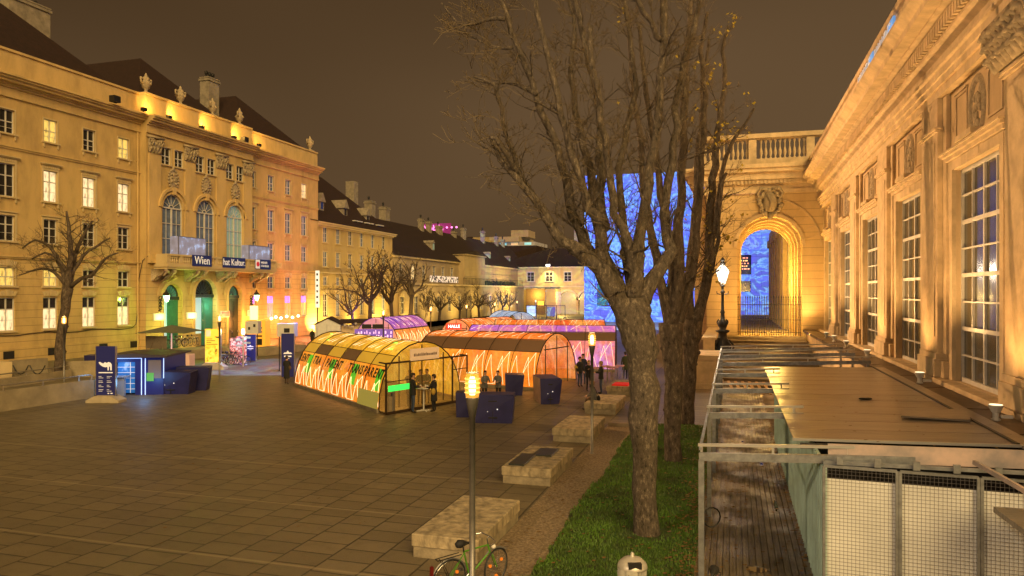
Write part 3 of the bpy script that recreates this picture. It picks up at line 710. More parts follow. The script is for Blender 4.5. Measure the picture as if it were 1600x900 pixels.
# marbled light thrown by a projector
def projector(name, loc, aim, power, spot, stops, scale, size=.3, dist=3.0):
    o = lamp(name, 'SPOT', loc, power, (1, 1, 1), size, aim, spot, .15); d = o.data; d.use_nodes = True
    n, l = d.node_tree.nodes, d.node_tree.links; e = n['Emission']
    tc = n.new('ShaderNodeTexCoord'); w_ = n.new('ShaderNodeTexNoise'); w_.inputs['Scale'].default_value = scale; w_.inputs['Detail'].default_value = 9
    w_.inputs['Roughness'].default_value = .62; w_.inputs['Distortion'].default_value = dist
    l.new(tc.outputs['Normal'], w_.inputs['Vector']); c = ramp(n, l, w_.outputs['Fac'], stops); l.new(c, e.inputs['Color']); return o
mc = Vector((fx(1010, MY), MY, 14))
projector('museum_projector', (fx(1010, MY)-6, MY-42, 9), (fx(1030, MY), MY, 13), 300000, R(86), [(.28, (.02, .02, .25)), (.38, (.10, .07, .75)), (.455, (.04, .12, .5)), (.485, (.6, 1, 1)), (.51, (.06, .3, .75)), (.58, (.14, .12, .95)), (.615, (.55, .8, 1)), (.65, (.10, .08, .5))], 8.5, .02, 2.6)
# =================================================================== RIDING HALL (right)
HX = 6.6
M_HS = stucco('cream stucco', (.62, .46, .26), var=.3); M_HS2 = mat('weathered cream trim', (.64, .49, .29), .8, var=.3, vscale=1.4, bump=.25, bscale=9)
hall = thing('riding_hall', 'cream baroque hall with tall grid windows and deep lit cornice on the right', 'hall', (HX, 20, 0), R(-90))
# local: x = 20 - worldY, y = worldX - HX, z
lx = lambda Y: 20-Y
GX = .55                                              # glass plane behind the pilasters
wc = [sy((a+b)/2, HX+GX) for a, b in ((1497, 1565), (1407, 1441), (1352, 1372))]
Y1 = sy(1565, HX+.3); Y2 = sy(1497, HX+.3)
ctr = [(Y1+Y2)/2+8.55*k for k in range(-1, 5)]
hw = 2.2; ZB, ZTOP = 2.75, 9.55
Yend = 62.6
mb = MB(); hl = [(lx(c)-hw, lx(c)+hw, ZB, ZTOP) for c in ctr]
mb.wall(lx(Yend), lx(10), 0, 12.5, .3, hl, .5); mb.box(lx(Yend), lx(10), 1.1, 1.2, 0, 12.5)
mb.build('wall', M_HS, hall)
# plinth and ledge
mb = MB(); mb.box(lx(Yend), lx(10), -.15, .29, 0, 2.74); mb.box(lx(Yend), lx(10), -1.05, -.152, 0, 2.55)
mb.build('plinth', M_HS2, hall); MB().box(lx(Yend), lx(10), .0, .294, 12.15, 12.415).build('lintel_band', M_HS2, hall)
mb = MB(); random.seed(9); y = 10.0
M_COP = mat('weathered flashing', (.10, .065, .04), .45, .5, var=.5, vscale=3)
while y < Yend-1:
    L = random.uniform(3.4, 4.6); z = 2.58
    mb.box(lx(min(y+L-.12, Yend)), lx(y), -1.2, -.25, z, z+.05); mb.box(lx(min(y+L-.12, Yend)), lx(y), -1.24, -1.2, z-.14, z+.05); y += L
mb.build('ledge_flashing', M_COP, hall)
# pilasters in pairs of planes, between windows
pcs = [c+8.55/2 for c in ctr[:-1]]
p0 = None
for i, c in enumerate(pcs):
    m = MB(); w = 1.08
    m.box(-w, w, .0, .298, 3.55, 12.14); m.box(-w-.42, w+.42, .16, .297, 3.55, 12.14); m.box(-w-.07, w+.07, -.07, .296, 11.0, 11.08); m.box(-w-.12, w+.12, -.12, .296, 11.082, 11.16)
    m.box(-w-.1, w+.1, -.12, .296, 2.76, 3.35); m.box(-w-.04, w+.04, -.06, .296, 3.352, 3.548); m.box(-w-.5, w+.5, .06, .295, 2.762, 3.3)
    m.box(-w+.3, w-.3, -.03, -.003, 4.1, 10.7)
    if p0 is None: p0 = m.build('pilaster', M_HS2, hall); p0.location = (lx(c), 0, 0)
    else: inst(p0, hall, (lx(c), 0, 0))
c0 = None
for i, c in enumerate(pcs[:1]):
    m = MB(); random.seed(2)
    if c0 is None:
        m.box(-1.2, 1.2, -.1, .29, 11.21, 12.15); m.box(-1.55, 1.55, -.4, .29, 12.16, 12.38)
        for r in range(3):
            for k in range(8):
                x = -1.15+2.3*k/7; m.tube([(x, -.1, 11.25+r*.3), (x+.03, -.28-.05*r, 11.45+r*.3), (x+.02, -.42-.05*r, 11.5+r*.3), (x, -.46-.05*r, 11.4+r*.3)], [.16, .13, .09, .05], 5)
        for s in (-1, 1):
            m.tube([(s*(1.2+.26*cos(a)*(1-a*.08)), -.35, 11.95+.26*sin(a)*(1-a*.08)) for a in [k*.55 for k in range(16)]], .09, 6)
        c0 = m.build('capital', M_STONE, hall, smooth=True); c0.location = (lx(c), 0, 0)
    else: inst(c0, hall, (lx(c), 0, 0))
# windows: frame grid and pane
M_HG = mat('reflective old glass', (.07, .065, .045), .14, spec=.25, bump=.06, bscale=1.2)
M_HGY = lit_pane('warm hall interior', (.55, .36, .10), .6)
nx, nz = 4, 8
f0 = None
for i, c in enumerate(ctr):
    if f0 is None:
        m = MB(); h = ZTOP-ZB; y = .5
        m.cur = 0
        for s in (-1, 1): m.box(s*hw-.07, s*hw+.07, y-.06, y+.06, 0, h)
        m.box(-hw, hw, y-.06, y+.06, h-.12, h); m.box(-hw, hw, y-.06, y+.06, 0, .14)
        for k in range(1, nx): x = -hw+2*hw*k/nx; t = .05 if k == 2 else .025; m.box(x-t, x+t, y-.05, y+.03, .14, h-.12)
        for k in range(1, nz): z = h*k/nz; t = .06 if k in (2, 4, 6) else .025; m.box(-hw+.07, hw-.07, y-.045, y+.028, z-t, z+t)
        m.cur = 1                                      # stone surround with shouldered hood
        for s in (-1, 1): m.box(min(s*hw, s*(hw+.3)), max(s*hw, s*(hw+.3)), .18, .296, 0, h+.3); m.box(min(s*(hw+.3), s*(hw+.5)), max(s*(hw+.3), s*(hw+.5)), .2, .295, h-1.6, h+.3)
        m.box(-hw, hw, .18, .296, h, h+.3); m.box(-hw-.5, hw+.5, .1, .294, h+.32, h+.44); m.box(-.75, .75, .04, .293, h+.44, h+.62); m.box(-.55, .55, .16, .292, h+.05, h+.3)
        m.box(-hw-.62, hw+.62, .0, .294, h+.441, h+.54); m.box(-hw-.7, hw+.7, -.06, .293, h+.542, h+.60) ; m.box(-.8, .8, -.12, .292, h+.622, h+.78)
        f0 = m.build('window', [M_FRAME, M_HS2], hall); f0.location = (lx(c), 0, ZB)
        MB().add([(-hw, .52, 0), (hw, .52, 0), (hw, .52, h), (-hw, .52, h)], [(0, 1, 2, 3)]).build('pane', M_HG, f0)
    else: inst(f0, hall, (lx(c), 0, ZB))
# oval medallions and side panels above the windows
q0 = None
for i, c in enumerate(ctr):
    if q0 is None:
        m = MB(); random.seed(11); zc = 11.05
        N = 24
        def oval(a, b, ya, yb_, a2, b2):
            vs = []; fs = []
            for k in range(N):
                t = 2*pi*k/N; vs += [(a*cos(t), ya, zc+b*sin(t)), (a2*cos(t), yb_, zc+b2*sin(t))]
            for k in range(N): q = (k+1) % N; fs.append((2*k, 2*q, 2*q+1, 2*k+1))
            m.add(vs, fs)
        oval(.50, .72, .295, .23, .56, .80); oval(.56, .80, .23, .21, .66, .90); oval(.66, .90, .21, .25, .72, .96); oval(.72, .96, .25, .298, .76, 1.0)
        m.build
        for k in range(22): m.ball((random.uniform(-.3, .3), .29, zc+random.uniform(-.52, .52)), (.12, .06, .14), 6, 4)
        q0 = m.build('medallion', M_STONE, hall, smooth=True); q0.location = (lx(c), 0, 0)
        m = MB()
        for s in (-1, 1):
            a, b = sorted((s*.95, s*2.15)); m.box(a, b, .26, .298, 11.82, 11.90); m.box(a-.05, b+.05, .22, .298, 11.902, 11.97); m.box(a, a+.07, .26, .298, 10.5, 11.818); m.box(b-.07, b, .26, .298, 10.5, 11.818); m.box(a+.07, b-.07, .26, .298, 10.5, 10.57)
        q1 = m.build('side_panel', M_HS2, hall); q1.location = (lx(c), 0, 0)
    else: inst(q0, hall, (lx(c), 0, 0)); inst(q1, hall, (lx(c), 0, 0))
# entablature: profile swept along the wall (proud, z)
prof = [(.0, 12.42), (.10, 12.42), (.10, 12.62), (.16, 12.64), (.16, 12.86), (.24, 12.9), (.24, 13.0), (.02, 13.05), (.02, 13.42), (.14, 13.5), (.30, 13.62), (.30, 14.12), (.46, 14.2), (.62, 14.24), (.62, 14.30),
        (1.0, 14.34), (1.02, 14.52), (1.1, 14.56), (1.18, 14.64), (1.3, 14.72), (1.32, 14.82), (.9, 14.86), (.75, 14.88), (.75, 15.95), (.85, 16.0), (.88, 16.2), (.5, 16.25), (.0, 16.25)]
mb = MB(); P = [(-a, z) for a, z in prof]; xx = [lx(Yend), lx(10)]
vs = [(x, a, z) for x in xx for a, z in P]; n = len(P); mb.add(vs, [(k, k+1, n+k+1, n+k) for k in range(n-1)]); mb.add([(xx[1], a, z) for a, z in P], [tuple(range(n))])
mb.box(lx(Yend), lx(10), .0, 9, 12.4, 16.24)
cor = mb.build('cornice', M_HS2, hall)
mb = MB(); x = lx(Yend)+.2
while x < lx(11): mb.box(x, x+.17, -.46, -.302, 13.72, 14.1); x += .30
mb.build('dentils', M_HS2, cor)
# roof lettering on the parapet face (HALLE E, HALLE G, the last letter in a blue box)
M_BB = emis('blue sign box', (.10, .24, .5), 1.0); M_SB = mat('dark sign', (.03, .03, .04), .5)
sgn = thing('hall_sign', 'raised letters HALLE with glowing blue boxes E and G on the hall parapet', 'sign', (HX-.80, 0, 15.0), R(-90))
def sgY(u, v): return sy(u, HX-.85)
y_a, y_b = sgY(1340, 130), sgY(1398, 45)
L = y_b  # placeholder for readability
Ya, Yb = sorted((sgY(1341, 0), sgY(1399, 0)))
seg = (Yb-Ya)/2
for k, (wd, lt) in enumerate((('HALLE', 'E'), ('HALLE', 'G'))):
    # nearer word ends nearest the eye
    s0 = Yb-k*0 if False else (Yb-seg*k)
    text_part(wd, .95, M_WTX, sgn, (-(s0-seg*.34), -.06, .45), UP90, sx=seg*.68/3.1, ext=.05)
    m = MB(); m.box(-(s0-seg*.70), -(s0-seg*.97), -.1, -.02, .02, .88); b_o = m.build('letter_box', M_BB, sgn)
    text_part(lt, .8, M_WTX, b_o, (-(s0-seg*.835), -.14, .45), UP90, sx=seg*.2/.6, ext=.02)
# uplights standing on the ledge, one before each pilaster and window
M_LW = mat('white lamp housing', (.6, .58, .52), .4)
ul = None; k = 0
for i, Y in enumerate([sy(1556, HX-.75), sy(1437, HX-.75), sy(1355, HX-.75), sy(1322, HX-.75), sy(1303, HX-.75), sy(1291, HX-.75)]):
    if ul is None:
        ul = thing('uplight', 'x', 'floodlight', (HX-.75, Y, 2.63), 0, 'uplights on the hall ledge')
        MB().lathe([(.1, 0), (.1, .04), (.07, .05), (.07, .18), (.1, .2), (.16, .34), (.16, .36)], (0, 0, 0), 12).box(.1, .34, -.04, .04, .06, .13).build('housing', M_LW, ul)
        MB().lathe([(.14, .362), (.14, .37)], (0, 0, 0), 12).build('lens', emis('uplight lens', (1, .8, .5), 1.6), ul); o = ul
    else: o = dup(ul, (HX-.75, Y, 2.63))
    o['label'] = 'white funnel uplight on the hall ledge, number %s from the near end' % ('one', 'two', 'three', 'four', 'five', 'six')[i]
for i, c in enumerate(pcs+[Yend-1]):
    lamp('ledge_uplight_glow', 'SPOT', (HX-1.1, c, 3.0), 520, (1, .52, .17), .12, (HX-.3, c, 13), R(125), 1.0)
for i, c in enumerate(ctr[:-1]):
    lamp('ledge_uplight_glow', 'SPOT', (HX-1.15, c+.8, 3.0), 2000, (1, .58, .22), .12, (HX-.9, c, 13.5), R(115), 1.0)

# =================================================================== ARCH WALL at the end of the court
AY = Yend
gate_h = thing('arch_building', 'rusticated stone gatehouse with tall arch, carved shield and balustrade', 'gatehouse', (fx(1200, AY), AY, 0))
ax = lambda u: fx(u, AY)-fx(1200, AY)
def az(v, u=1200): 
    a = (u-800)/F; return H+(457-v)/F*(AY/(CT+a*ST))
TZ = az(525); aL, aR = ax(1152), ax(1253); g0, g1 = ax(1104), HX-fx(1200, AY)+.28
rr = (aR-aL)/2; acx = (aL+aR)/2; crown = az(338)
M_AR = stucco('warm banded stone', (.62, .45, .23), True, 40, .62, .5)
mb = MB(); mb.wall(g0, g1, 0, az(302), 0, [(aL, aR, TZ, crown, True)], 1.1)
mb.box(g0-.0, g0+.01, 0, 8, 0, az(302)); mb.box(g0-1.0, g0-.003, .9, 5, 0, az(292))
mb.build('wall', M_AR, gate_h)
mb = MB(); spn = crown-rr
mb.arch(acx, spn, rr+.02, rr+.28, -.12, -.004); mb.box(g0-.1, g1, -.14, -.004, TZ-.6, TZ+.25) if False else None
for k in range(1, 14):
    a = pi*k/14; r0_, r1_ = rr+.32, rr+1.45
    mb.bar((acx+r0_*cos(a), -.01, spn+r0_*sin(a)), (acx+r1_*cos(a), -.01, spn+r1_*sin(a)), .05, .04)
mb.arch(acx, spn, rr+1.4, rr+1.48, -.06, -.004)
mb.build('archivolt', M_HS2, gate_h)
mb = MB()
for a, b, pr in ((302, 296, .15), (296, 288, .08), (288, 281, .3), (281, 270, .5), (270, 264, .8), (264, 258, .95)):
    mb.box(g0-.1-pr, g1, -pr, -.003, az(a)+.003, az(b)); mb.box(g0-1.0-pr, g0-.1-pr-.003, .9-pr, 5, az(a)+.003, az(b))
x = g0
while x < g1-.2: mb.box(x, x+.16, -.42, -.302, az(288)+.05, az(281)-.05); x += .3
mb.build('cornice', M_HS2, gate_h)
mb = MB(); zb0, zb1 = az(256), az(210)
mb.box(g0-.6, g1, -.5, .2, az(258)+.004, az(249)); mb.box(g0-.6, g1, -.55, .25, zb1-.35, zb1); mb.box(g0-.6, g1, -.35, .05, zb1-.45, zb1-.352)
for x in (g0-.3, g0+3.6, g1-1.0): mb.box(x-.3, x+.3, -.45, .15, az(249)+.003, zb1-.452)
brl = mb.build('balustrade', M_HS2, gate_h); b0 = None; x = g0+.3; zz0 = az(249); hh = zb1-.46-zz0
while x < g1-.5:
    if abs(x-(g0+3.6)) > .4 and abs(x-(g1-1)) > .4:
        if b0 is None:
            b0 = MB().lathe([(.11, 0), (.11, .06*hh), (.05, .1*hh), (.13, .3*hh), (.12, .4*hh), (.05, .62*hh), (.05, .8*hh), (.09, .88*hh), (.11, .93*hh), (.11, hh)], (0, 0, 0), 8).build('baluster', M_HS2, brl, smooth=True); b0.location = (x, -.15, zz0+.003)
        else: q = b0.copy(); col.objects.link(q); q.location = (x, -.15, zz0+.003)
    x += .36
# carved shield over the arch
mb = MB(); random.seed(21); sx_, sz_ = ax(1203), az(317)
mb.ball((sx_, -.25, sz_), (.55, .3, .85), 12, 8)
for k in range(30):
    a = 2*pi*k/30; mb.ball((sx_+.78*cos(a)*random.uniform(.85, 1.1), -.22, sz_+1.05*sin(a)*random.uniform(.9, 1.08)), random.uniform(.14, .24), 6, 5)
for s in (-1, 1): mb.tube([(sx_+s*.2, -.4, sz_+1.0), (sx_+s*.7, -.45, sz_+1.15), (sx_+s*.95, -.4, sz_+.7), (sx_+s*.75, -.35, sz_+.3)], [.12, .14, .12, .06], 6)
mb.tube([(sx_-.2, -.5, sz_+.6), (sx_+.1, -.6, sz_), (sx_-.1, -.55, sz_-.7)], [.1, .12, .06], 6); mb.ball((sx_, -.35, sz_-1.15), (.2, .2, .3), 8, 6)
mb.build('carved_shield', M_STONE, gate_h, smooth=True)
# vaulted passage: ribs stepping in
for k in range(4):
    mb = MB(); y = 1.1+k*2.2; r_ = rr-.22-.05*k
    mb.wall(aL-.8, aR+.8, TZ, crown+.6, y, [(acx-r_, acx+r_, TZ, spn+r_, True)], .8)
    if k < 3: mb.arch(acx, spn, r_+.26, r_+.3, y+.8, y+2.2); mb.box(acx+r_+.26, acx+r_+.3, y+.8, y+2.2, TZ, spn); mb.box(acx-r_-.3, acx-r_-.26, y+.8, y+2.2, TZ, spn)
    mb.build('vault_rib', M_AR, gate_h)
lamp('passage_glow', 'POINT', (fx(1200, AY)+acx, AY+2.4, TZ+4.6), 1300, (1, .55, .10), .15)
lamp('passage_glow', 'POINT', (fx(1200, AY)+acx+.5, AY+6.8, TZ+4.4), 1300, (1, .6, .12), .15)
lamp('arch_wall_glow', 'SPOT', (fx(1200, AY)+g1-1.6, AY-5.5, TZ+.4), 3600, (1, .56, .14), .2, (fx(1200, AY)+acx, AY, TZ+6.5), R(130), .9)
lamp('arch_wall_glow', 'SPOT', (fx(1200, AY)+g0+1.0, AY-5.5, TZ+.4), 2600, (1, .56, .15), .2, (fx(1200, AY)+acx-1, AY, TZ+8.5), R(130), .9)
# hall continues beyond the passage
mb = MB(); bw = fx(1236, AY+12)-fx(1200, AY)
mb.box(bw-.3, bw+3, 12, 50, 0, 14)
for k in range(7): mb.box(bw-.7, bw-.302, 13+k*4.5, 14.6+k*4.5, 0, 11.5); mb.box(bw-.9, bw-.302, 12.8+k*4.5, 14.8+k*4.5, 11.51, 12.4)
mb.build('rear_wing', M_HS2, gate_h)
for k in range(3): lamp('rear_wing_glow', 'SPOT', (fx(1200, AY)+bw-2.2, AY+14+k*10, 1.0), 700, (1, .55, .15), .15, (fx(1200, AY)+bw, AY+16+k*10, 8), R(120), .9)
# iron gate
ig = thing('iron_gate', 'black spiked iron gate fence closing the lit arch', 'gate', (fx(1200, AY), AY, TZ))
gh = az(463)-TZ; nb = 27; m = MB()
for z in (.25, gh*.78, gh*.4): m.box(aL+.02, aR-.02, .28, .33, z, z+.05)
m.build('rail', M_BLACK, ig)
b0 = None
for k in range(nb):
    x = aL+.08+(aR-aL-.16)*k/(nb-1)
    if b0 is None: b0 = MB().box(-.022, .022, .20, .245, .02, gh-.12).prism([(-.05, gh-.12), (.05, gh-.12), (0, gh+.08)], .20, .245).build('bar', M_BLACK, ig); b0.location = (x, 0, 0)
    else: inst(b0, ig, (x, 0, 0))

# terrace and broad steps up to the gate
M_PAVE2 = mat('worn stone steps', (.26, .20, .13), .8, var=.4, vscale=1.2, bump=.4, bscale=8)
stp = MB(); XL, XR = fx(1146, AY)-.2, HX-1.25
nS = 11; Ys0 = 45.0
for k in range(nS): stp.box(XL-.9, XR, Ys0+k*1.55, Ys0+(k+1)*1.55 if k < nS-1 else AY-.01, 0 if k == 0 else TZ*k/nS-.02, TZ*(k+1)/nS)
o = stp.build('terrace_steps', M_PAVE2); o['kind'] = 'structure'
o = MB().box(XL-6, 12, AY+.005, AY+60, 0, TZ-.004).build('upper_terrace', M_PAVE2); o['kind'] = 'structure'
# stone cheek wall with piers that carries the lantern
LXp = gp(1126, 545, 1.9); 
cw = thing('cheek_wall', 'low moulded stone wall beside the steps carrying the iron lantern', 'wall', (XL-1.3, 44, 0))
MB().box(-.35, .35, 4.2, AY-44.02, 0, TZ+.5).box(-.45, .45, 4.1, AY-44.02, TZ+.502, TZ+.66).build('coping', M_HS2, cw)
MB().box(-.85, .75, 0, 4.0, 0, 1.7).box(-.95, .85, -.1, 4.1, 1.702, 1.95).box(-1.0, .9, -.15, 4.15, 0, .3).build('pier', M_HS2, cw)
# steel canopy frame
RISE = .045
FX0, FX1 = -.55, 5.2
M_PLY = mat('wet plywood roof', (.20, .165, .125), .3, var=.35, vscale=.9, bump=.25, bscale=6, stretch=(.5, 3, 1))
dY = lambda d, X: (d+X*ST)/CT
ZF = 2.68
frame = thing('steel_canopy_frame', 'galvanised steel canopy frame with open bays over the wooden walkway', 'frame', (FX0, dY(13.4, FX0), 0))
fys = [dY(d, FX0) for d in (13.4, 17.9, 22.3, 26.5, 30.5, 34.2, 37.8)]
sz_at = lambda X: ZF+RISE*(X-FX0)
for i, y in enumerate(fys):
    xr = FX1 if i in (0, 4, 5, 6) else 1.6
    MB().bar((FX0, y, 0), (FX0, y, ZF-.14), .1).build('post', M_METAL, frame, world=True)
    MB().bar((FX0-.04, y, ZF-.08), (xr, y, sz_at(xr)-.08), .1, .14).build('beam', M_METAL, frame, world=True)
    m = MB(); m.bar((FX0-.06, y+.06, ZF+.12), (xr if i else 2.6, y+.06, sz_at(xr if i else 2.6)+.12), .06, .05)
    for t in ((.0, .45, .9) if i < 4 else (0, .3, .6, .95)):
        X = FX0+t*((xr if i else 2.2)-FX0); m.bar((X, y+.06, sz_at(X)-.02), (X, y+.06, sz_at(X)+.1), .04)
    m.build('rail', mat('bright aluminium', (.6, .6, .58), .35, .7), frame, world=True)
    if i >= 4: MB().bar((xr-.1, y, 0), (xr-.1, y, sz_at(xr)-.15), .09).build('post', M_METAL, frame, world=True)
MB().bar((FX0-.02, fys[0], ZF+.06), (FX0-.02, fys[-1], ZF+.06), .05, .05).build('side_rail', M_METAL, frame, world=True)
# timber storage hut under the plywood roof
hut = thing('storage_hut', 'green boarded hut with flat plywood roof and wire mesh front', 'hut', (1.55, dY(14.0, 1.55), 0))
hx = 1.50; hy0 = dY(12.6, hx); hy1 = fys[3]+1.2; RZ = 2.82
rx0 = 1.14; ry0 = dY(14.37, rx0); ry1 = dY(28.2, rx0)
mb = MB(); rz = lambda X: RZ-.08+.025*(X-rx0)
nb_ = 13
for k in range(nb_):                                  # plywood sheets laid across
    ya = ry0+(ry1-ry0)*k/nb_; yb_ = ry0+(ry1-ry0)*(k+1)/nb_-.03
    z0, z1 = rz(rx0), rz(5.2)
    mb.add([(rx0, ya, z0), (5.2, ya, z1), (5.2, yb_, z1), (rx0, yb_, z0), (rx0, ya, z0-.03), (5.2, ya, z1-.03), (5.2, yb_, z1-.03), (rx0, yb_, z0-.03)], [(0, 1, 2, 3), (4, 7, 6, 5), (0, 4, 5, 1), (1, 5, 6, 2), (2, 6, 7, 3), (3, 7, 4, 0)])
rf_ = mb.build('roof_sheet', M_PLY, hut, world=True)
MB().box(4.92, 4.98, ry0, ry1, rz(5)+.004, rz(5)+.03).build('seam', M_BLACK, rf_, world=True)
MB().box(4.985, HX-1.26, ry0-.5, ry1, rz(5)-.04, rz(5)+.002).build('side_gutter', M_PLY, hut, world=True)
MB().bar((rx0-.02, ry0-.03, rz(rx0)-.01), (5.6, ry0-.03, rz(5.6)-.01), .05, .05).build('front_edge', mat('bright aluminium', (.6, .6, .58), .35, .7), hut, world=True)
lp = MB(); lp.add([(3.55, ry0+2.6, 2.86), (4.85, ry0+2.4, 2.9), (5.1, ry0+3.7, 2.93), (3.9, ry0+3.9, 2.88)], [(0, 1, 2, 3)]); lp.prism([(3.55, ry0+2.6), (4.85, ry0+2.4), (5.1, ry0+3.7), (3.9, ry0+3.9)], 2.845, 2.885, 'z')
o = lp.build('loose_board', M_PLY); tag(o, 'loose plywood board lying on the hut roof', 'board')
M_GRN = mat('mint sheet cladding', (.46, .62, .56), .5, .1, var=.25, vscale=1.5)
mb = MB(); y = hy0
while y < hy1: mb.box(hx, hx+.05, y, y+.27, .12, 2.62); mb.box(hx-.025, hx+.01, y+.27, y+.30, .12, 2.62); y += .30
mb.build('side_wall', M_GRN, hut, world=True)
mb = MB()
for k in range(14): y = hy0+.4+k*1.1; mb.bar((rx0+.1, y, rz(1.2)-.09), (5.0, y, rz(5)-.09), .06, .1)
mb.build('rafters', M_BLACK, hut, world=True)
# meshed front panels, slightly turned
M_WIRE = mat('grey wire', (.16, .15, .16), .5, .5); M_BACK = mat('white backing sheet', (.85, .86, .82), .6, var=.12, vscale=1.2)
fa = Vector((hx, hy0, 0)); dirv = (wp(8.08, 11.57)-wp(5.44, 12.56)).normalized()
pw = 1.12; ph_ = 2.62
for k in range(4):
    a = fa+dirv*(k*(pw+.05)); sb = thing('x', None, None) if False else None
    def PT(s, z, o=0.0): n_ = Vector((dirv.y, -dirv.x, 0)); q = a+dirv*s+n_*o; return (q.x, q.y, z)
    m = MB(); 
    for s in (0, pw): m.bar(PT(s, .1), PT(s, ph_), .045)
    for z in (.12, ph_): m.bar(PT(0, z), PT(pw, z), .045)
    pf = m.build('mesh_panel', M_METAL, hut, world=True)
    m = MB(); st = .062 if k < 3 else .03
    s = st
    while s < pw: m.bar(PT(s, .12, .01), PT(s, ph_, .01), .005); s += st
    z = .14
    while z < ph_: m.bar(PT(0, z, .018), PT(pw, z, .018), .005); z += .062
    m.build('wire_mesh', M_WIRE, pf, world=True)
    m = MB(); m.add([PT(.02, .12, -.06), PT(pw, .12, -.06), PT(pw, ph_-.22, -.06), PT(.02, ph_-.22, -.06)], [(0, 1, 2, 3)]); m.build('backing_sheet', M_BACK if k < 3 else M_METAL, pf, world=True)
for k in range(8):
    a = fa+dirv*(.25+k*.58); m = MB(); m.box(a.x-.05, a.x+.05, a.y-.02, a.y+.03, 2.66, 2.80); m.build('clamp', M_METAL, hut, world=True)
MB().bar((1.6, hy0+.3, 2.80), (6.2, hy0-.1, 2.98), .03, .30).build('fascia_board', mat('rosy worn sheet', (.55, .42, .36), .45, .2, var=.5, vscale=2, c2=(.3, .28, .28)), hut, world=True)
MB().bar((1.5, hy0+.1, 2.66), (6.2, hy0-.25, 2.78), .05, .06).build('fascia_rail', M_METAL, hut, world=True)
MB().bar(cp(1522, 722, 11.6), cp(1660, 800, 9.6), .05, .07).build('brace', mat('rosy worn sheet', (.5, .4, .3)), hut, world=True)
# black sheet added as shade so the void under the roof reads deep
MB().box(hx+.06, 6.0, hy0+3.0, hy0+3.05, 0, 2.6).build('shade_backing', M_BLACK, hut, world=True)
# corner board lower right
o = MB().prism([(gp(1552, 792, 2.3).x, gp(1552, 792, 2.3).y), (gp(1700, 800, 2.3).x, gp(1700, 800, 2.3).y), (gp(1700, 880, 2.3).x, gp(1700, 880, 2.3).y), (gp(1612, 836, 2.3).x, gp(1612, 836, 2.3).y)], 2.22, 2.3, 'z').build('roof_corner', M_PLY)
tag(o, 'corner of a lower boarded canopy roof in front of the mesh panels', 'canopy')
# timber pallets leaning by the frame
pl = thing('timber_pallet', 'yellow slatted timber pallet leaning behind the canopy frame', 'pallet', tuple(gp(1175, 605, .6)))
for k in range(6): MB().bar((-.9+k*.36, -.7, -.25), (-.9+k*.36-.3, .75, .2), .14, .04).build('slat', mat('yellow timber', (.55, .34, .10), .6, var=.2), pl)
MB().bar((-.95, -.4, -.22), (.95, -.4, -.22), .08, .08).bar((-1.1, .4, .03), (.8, .4, .03), .08, .08).build('bearer', mat('yellow timber', (.55, .34, .10)), pl)
# =================================================================== GROUND
# paving: slabs running along the street, light strips across
m = mat('plaza paving', (.15, .12, .08), .55); n, l, b = nodes_of(m); M_PAV = m
tc = n.new('ShaderNodeTexCoord'); sx = n.new('ShaderNodeSeparateXYZ'); l.new(tc.outputs['Object'], sx.inputs[0])
cb = n.new('ShaderNodeCombineXYZ'); l.new(sx.outputs[1], cb.inputs[0]); l.new(sx.outputs[0], cb.inputs[1])
br = n.new('ShaderNodeTexBrick'); l.new(cb.outputs[0], br.inputs['Vector']); br.inputs['Scale'].default_value = 1
br.inputs['Brick Width'].default_value = .66; br.inputs['Row Height'].default_value = 1.02; br.inputs['Mortar Size'].default_value = .024; br.inputs['Mortar Smooth'].default_value = .2
br.inputs['Color1'].default_value = (.225, .180, .108, 1); br.inputs['Color2'].default_value = (.165, .132, .078, 1); br.inputs['Mortar'].default_value = (.014, .011, .007, 1); br.offset = .37; br.squash = 1.0
big = noise(n, l, tc.outputs['Object'], .22, 6, .7); sm = noise(n, l, tc.outputs['Object'], 26, 4, .7); md = noise(n, l, tc.outputs['Object'], 2.2, 5, .65)
c = mix(n, l, mth(n, l, 'MULTIPLY', mth(n, l, 'SUBTRACT', 1.05, big), .75), br.outputs['Color'], (.07, .057, .034))
c = mix(n, l, mth(n, l, 'MULTIPLY', mth(n, l, 'SUBTRACT', sm, .35), .5), c, (.20, .165, .11))
c = mix(n, l, mth(n, l, 'MAXIMUM', mth(n, l, 'MULTIPLY', mth(n, l, 'SUBTRACT', md, .5), 1.6), 0.0), c, (.06, .047, .03))
st = mth(n, l, 'LESS_THAN', mth(n, l, 'MODULO', mth(n, l, 'ADD', sx.outputs[1], 100.35), 3.78), .09)
c = mix(n, l, mth(n, l, 'MULTIPLY', st, .38), c, (.36, .29, .18))
l.new(c, b.inputs['Base Color'])
rg = n.new('ShaderNodeMapRange'); l.new(big, rg.inputs[0]); rg.inputs[3].default_value = .42; rg.inputs[4].default_value = .68; l.new(rg.outputs[0], b.inputs['Roughness'])
bp = n.new('ShaderNodeBump'); bp.inputs['Strength'].default_value = .6; bp.inputs['Distance'].default_value = .03
l.new(mth(n, l, 'ADD', mth(n, l, 'MULTIPLY', br.outputs['Fac'], -1.0), mth(n, l, 'MULTIPLY', sm, .35)), bp.inputs['Height']); l.new(bp.outputs[0], b.inputs['Normal'])
def sheet(name, pts, z, m, kind='structure'):
    o = MB().add([(x, y, z) for x, y in pts], [tuple(range(len(pts)))]).build(name, m); o['kind'] = kind; return o
sheet('ground', [(-900, -300), (900, -300), (900, 1500), (-900, 1500)], -.02, mat('far asphalt', (.05, .04, .03), .9))
sheet('plaza', [(-60, -10), (12, -10), (12, 200), (-60, 200)], 0.0, M_PAV)
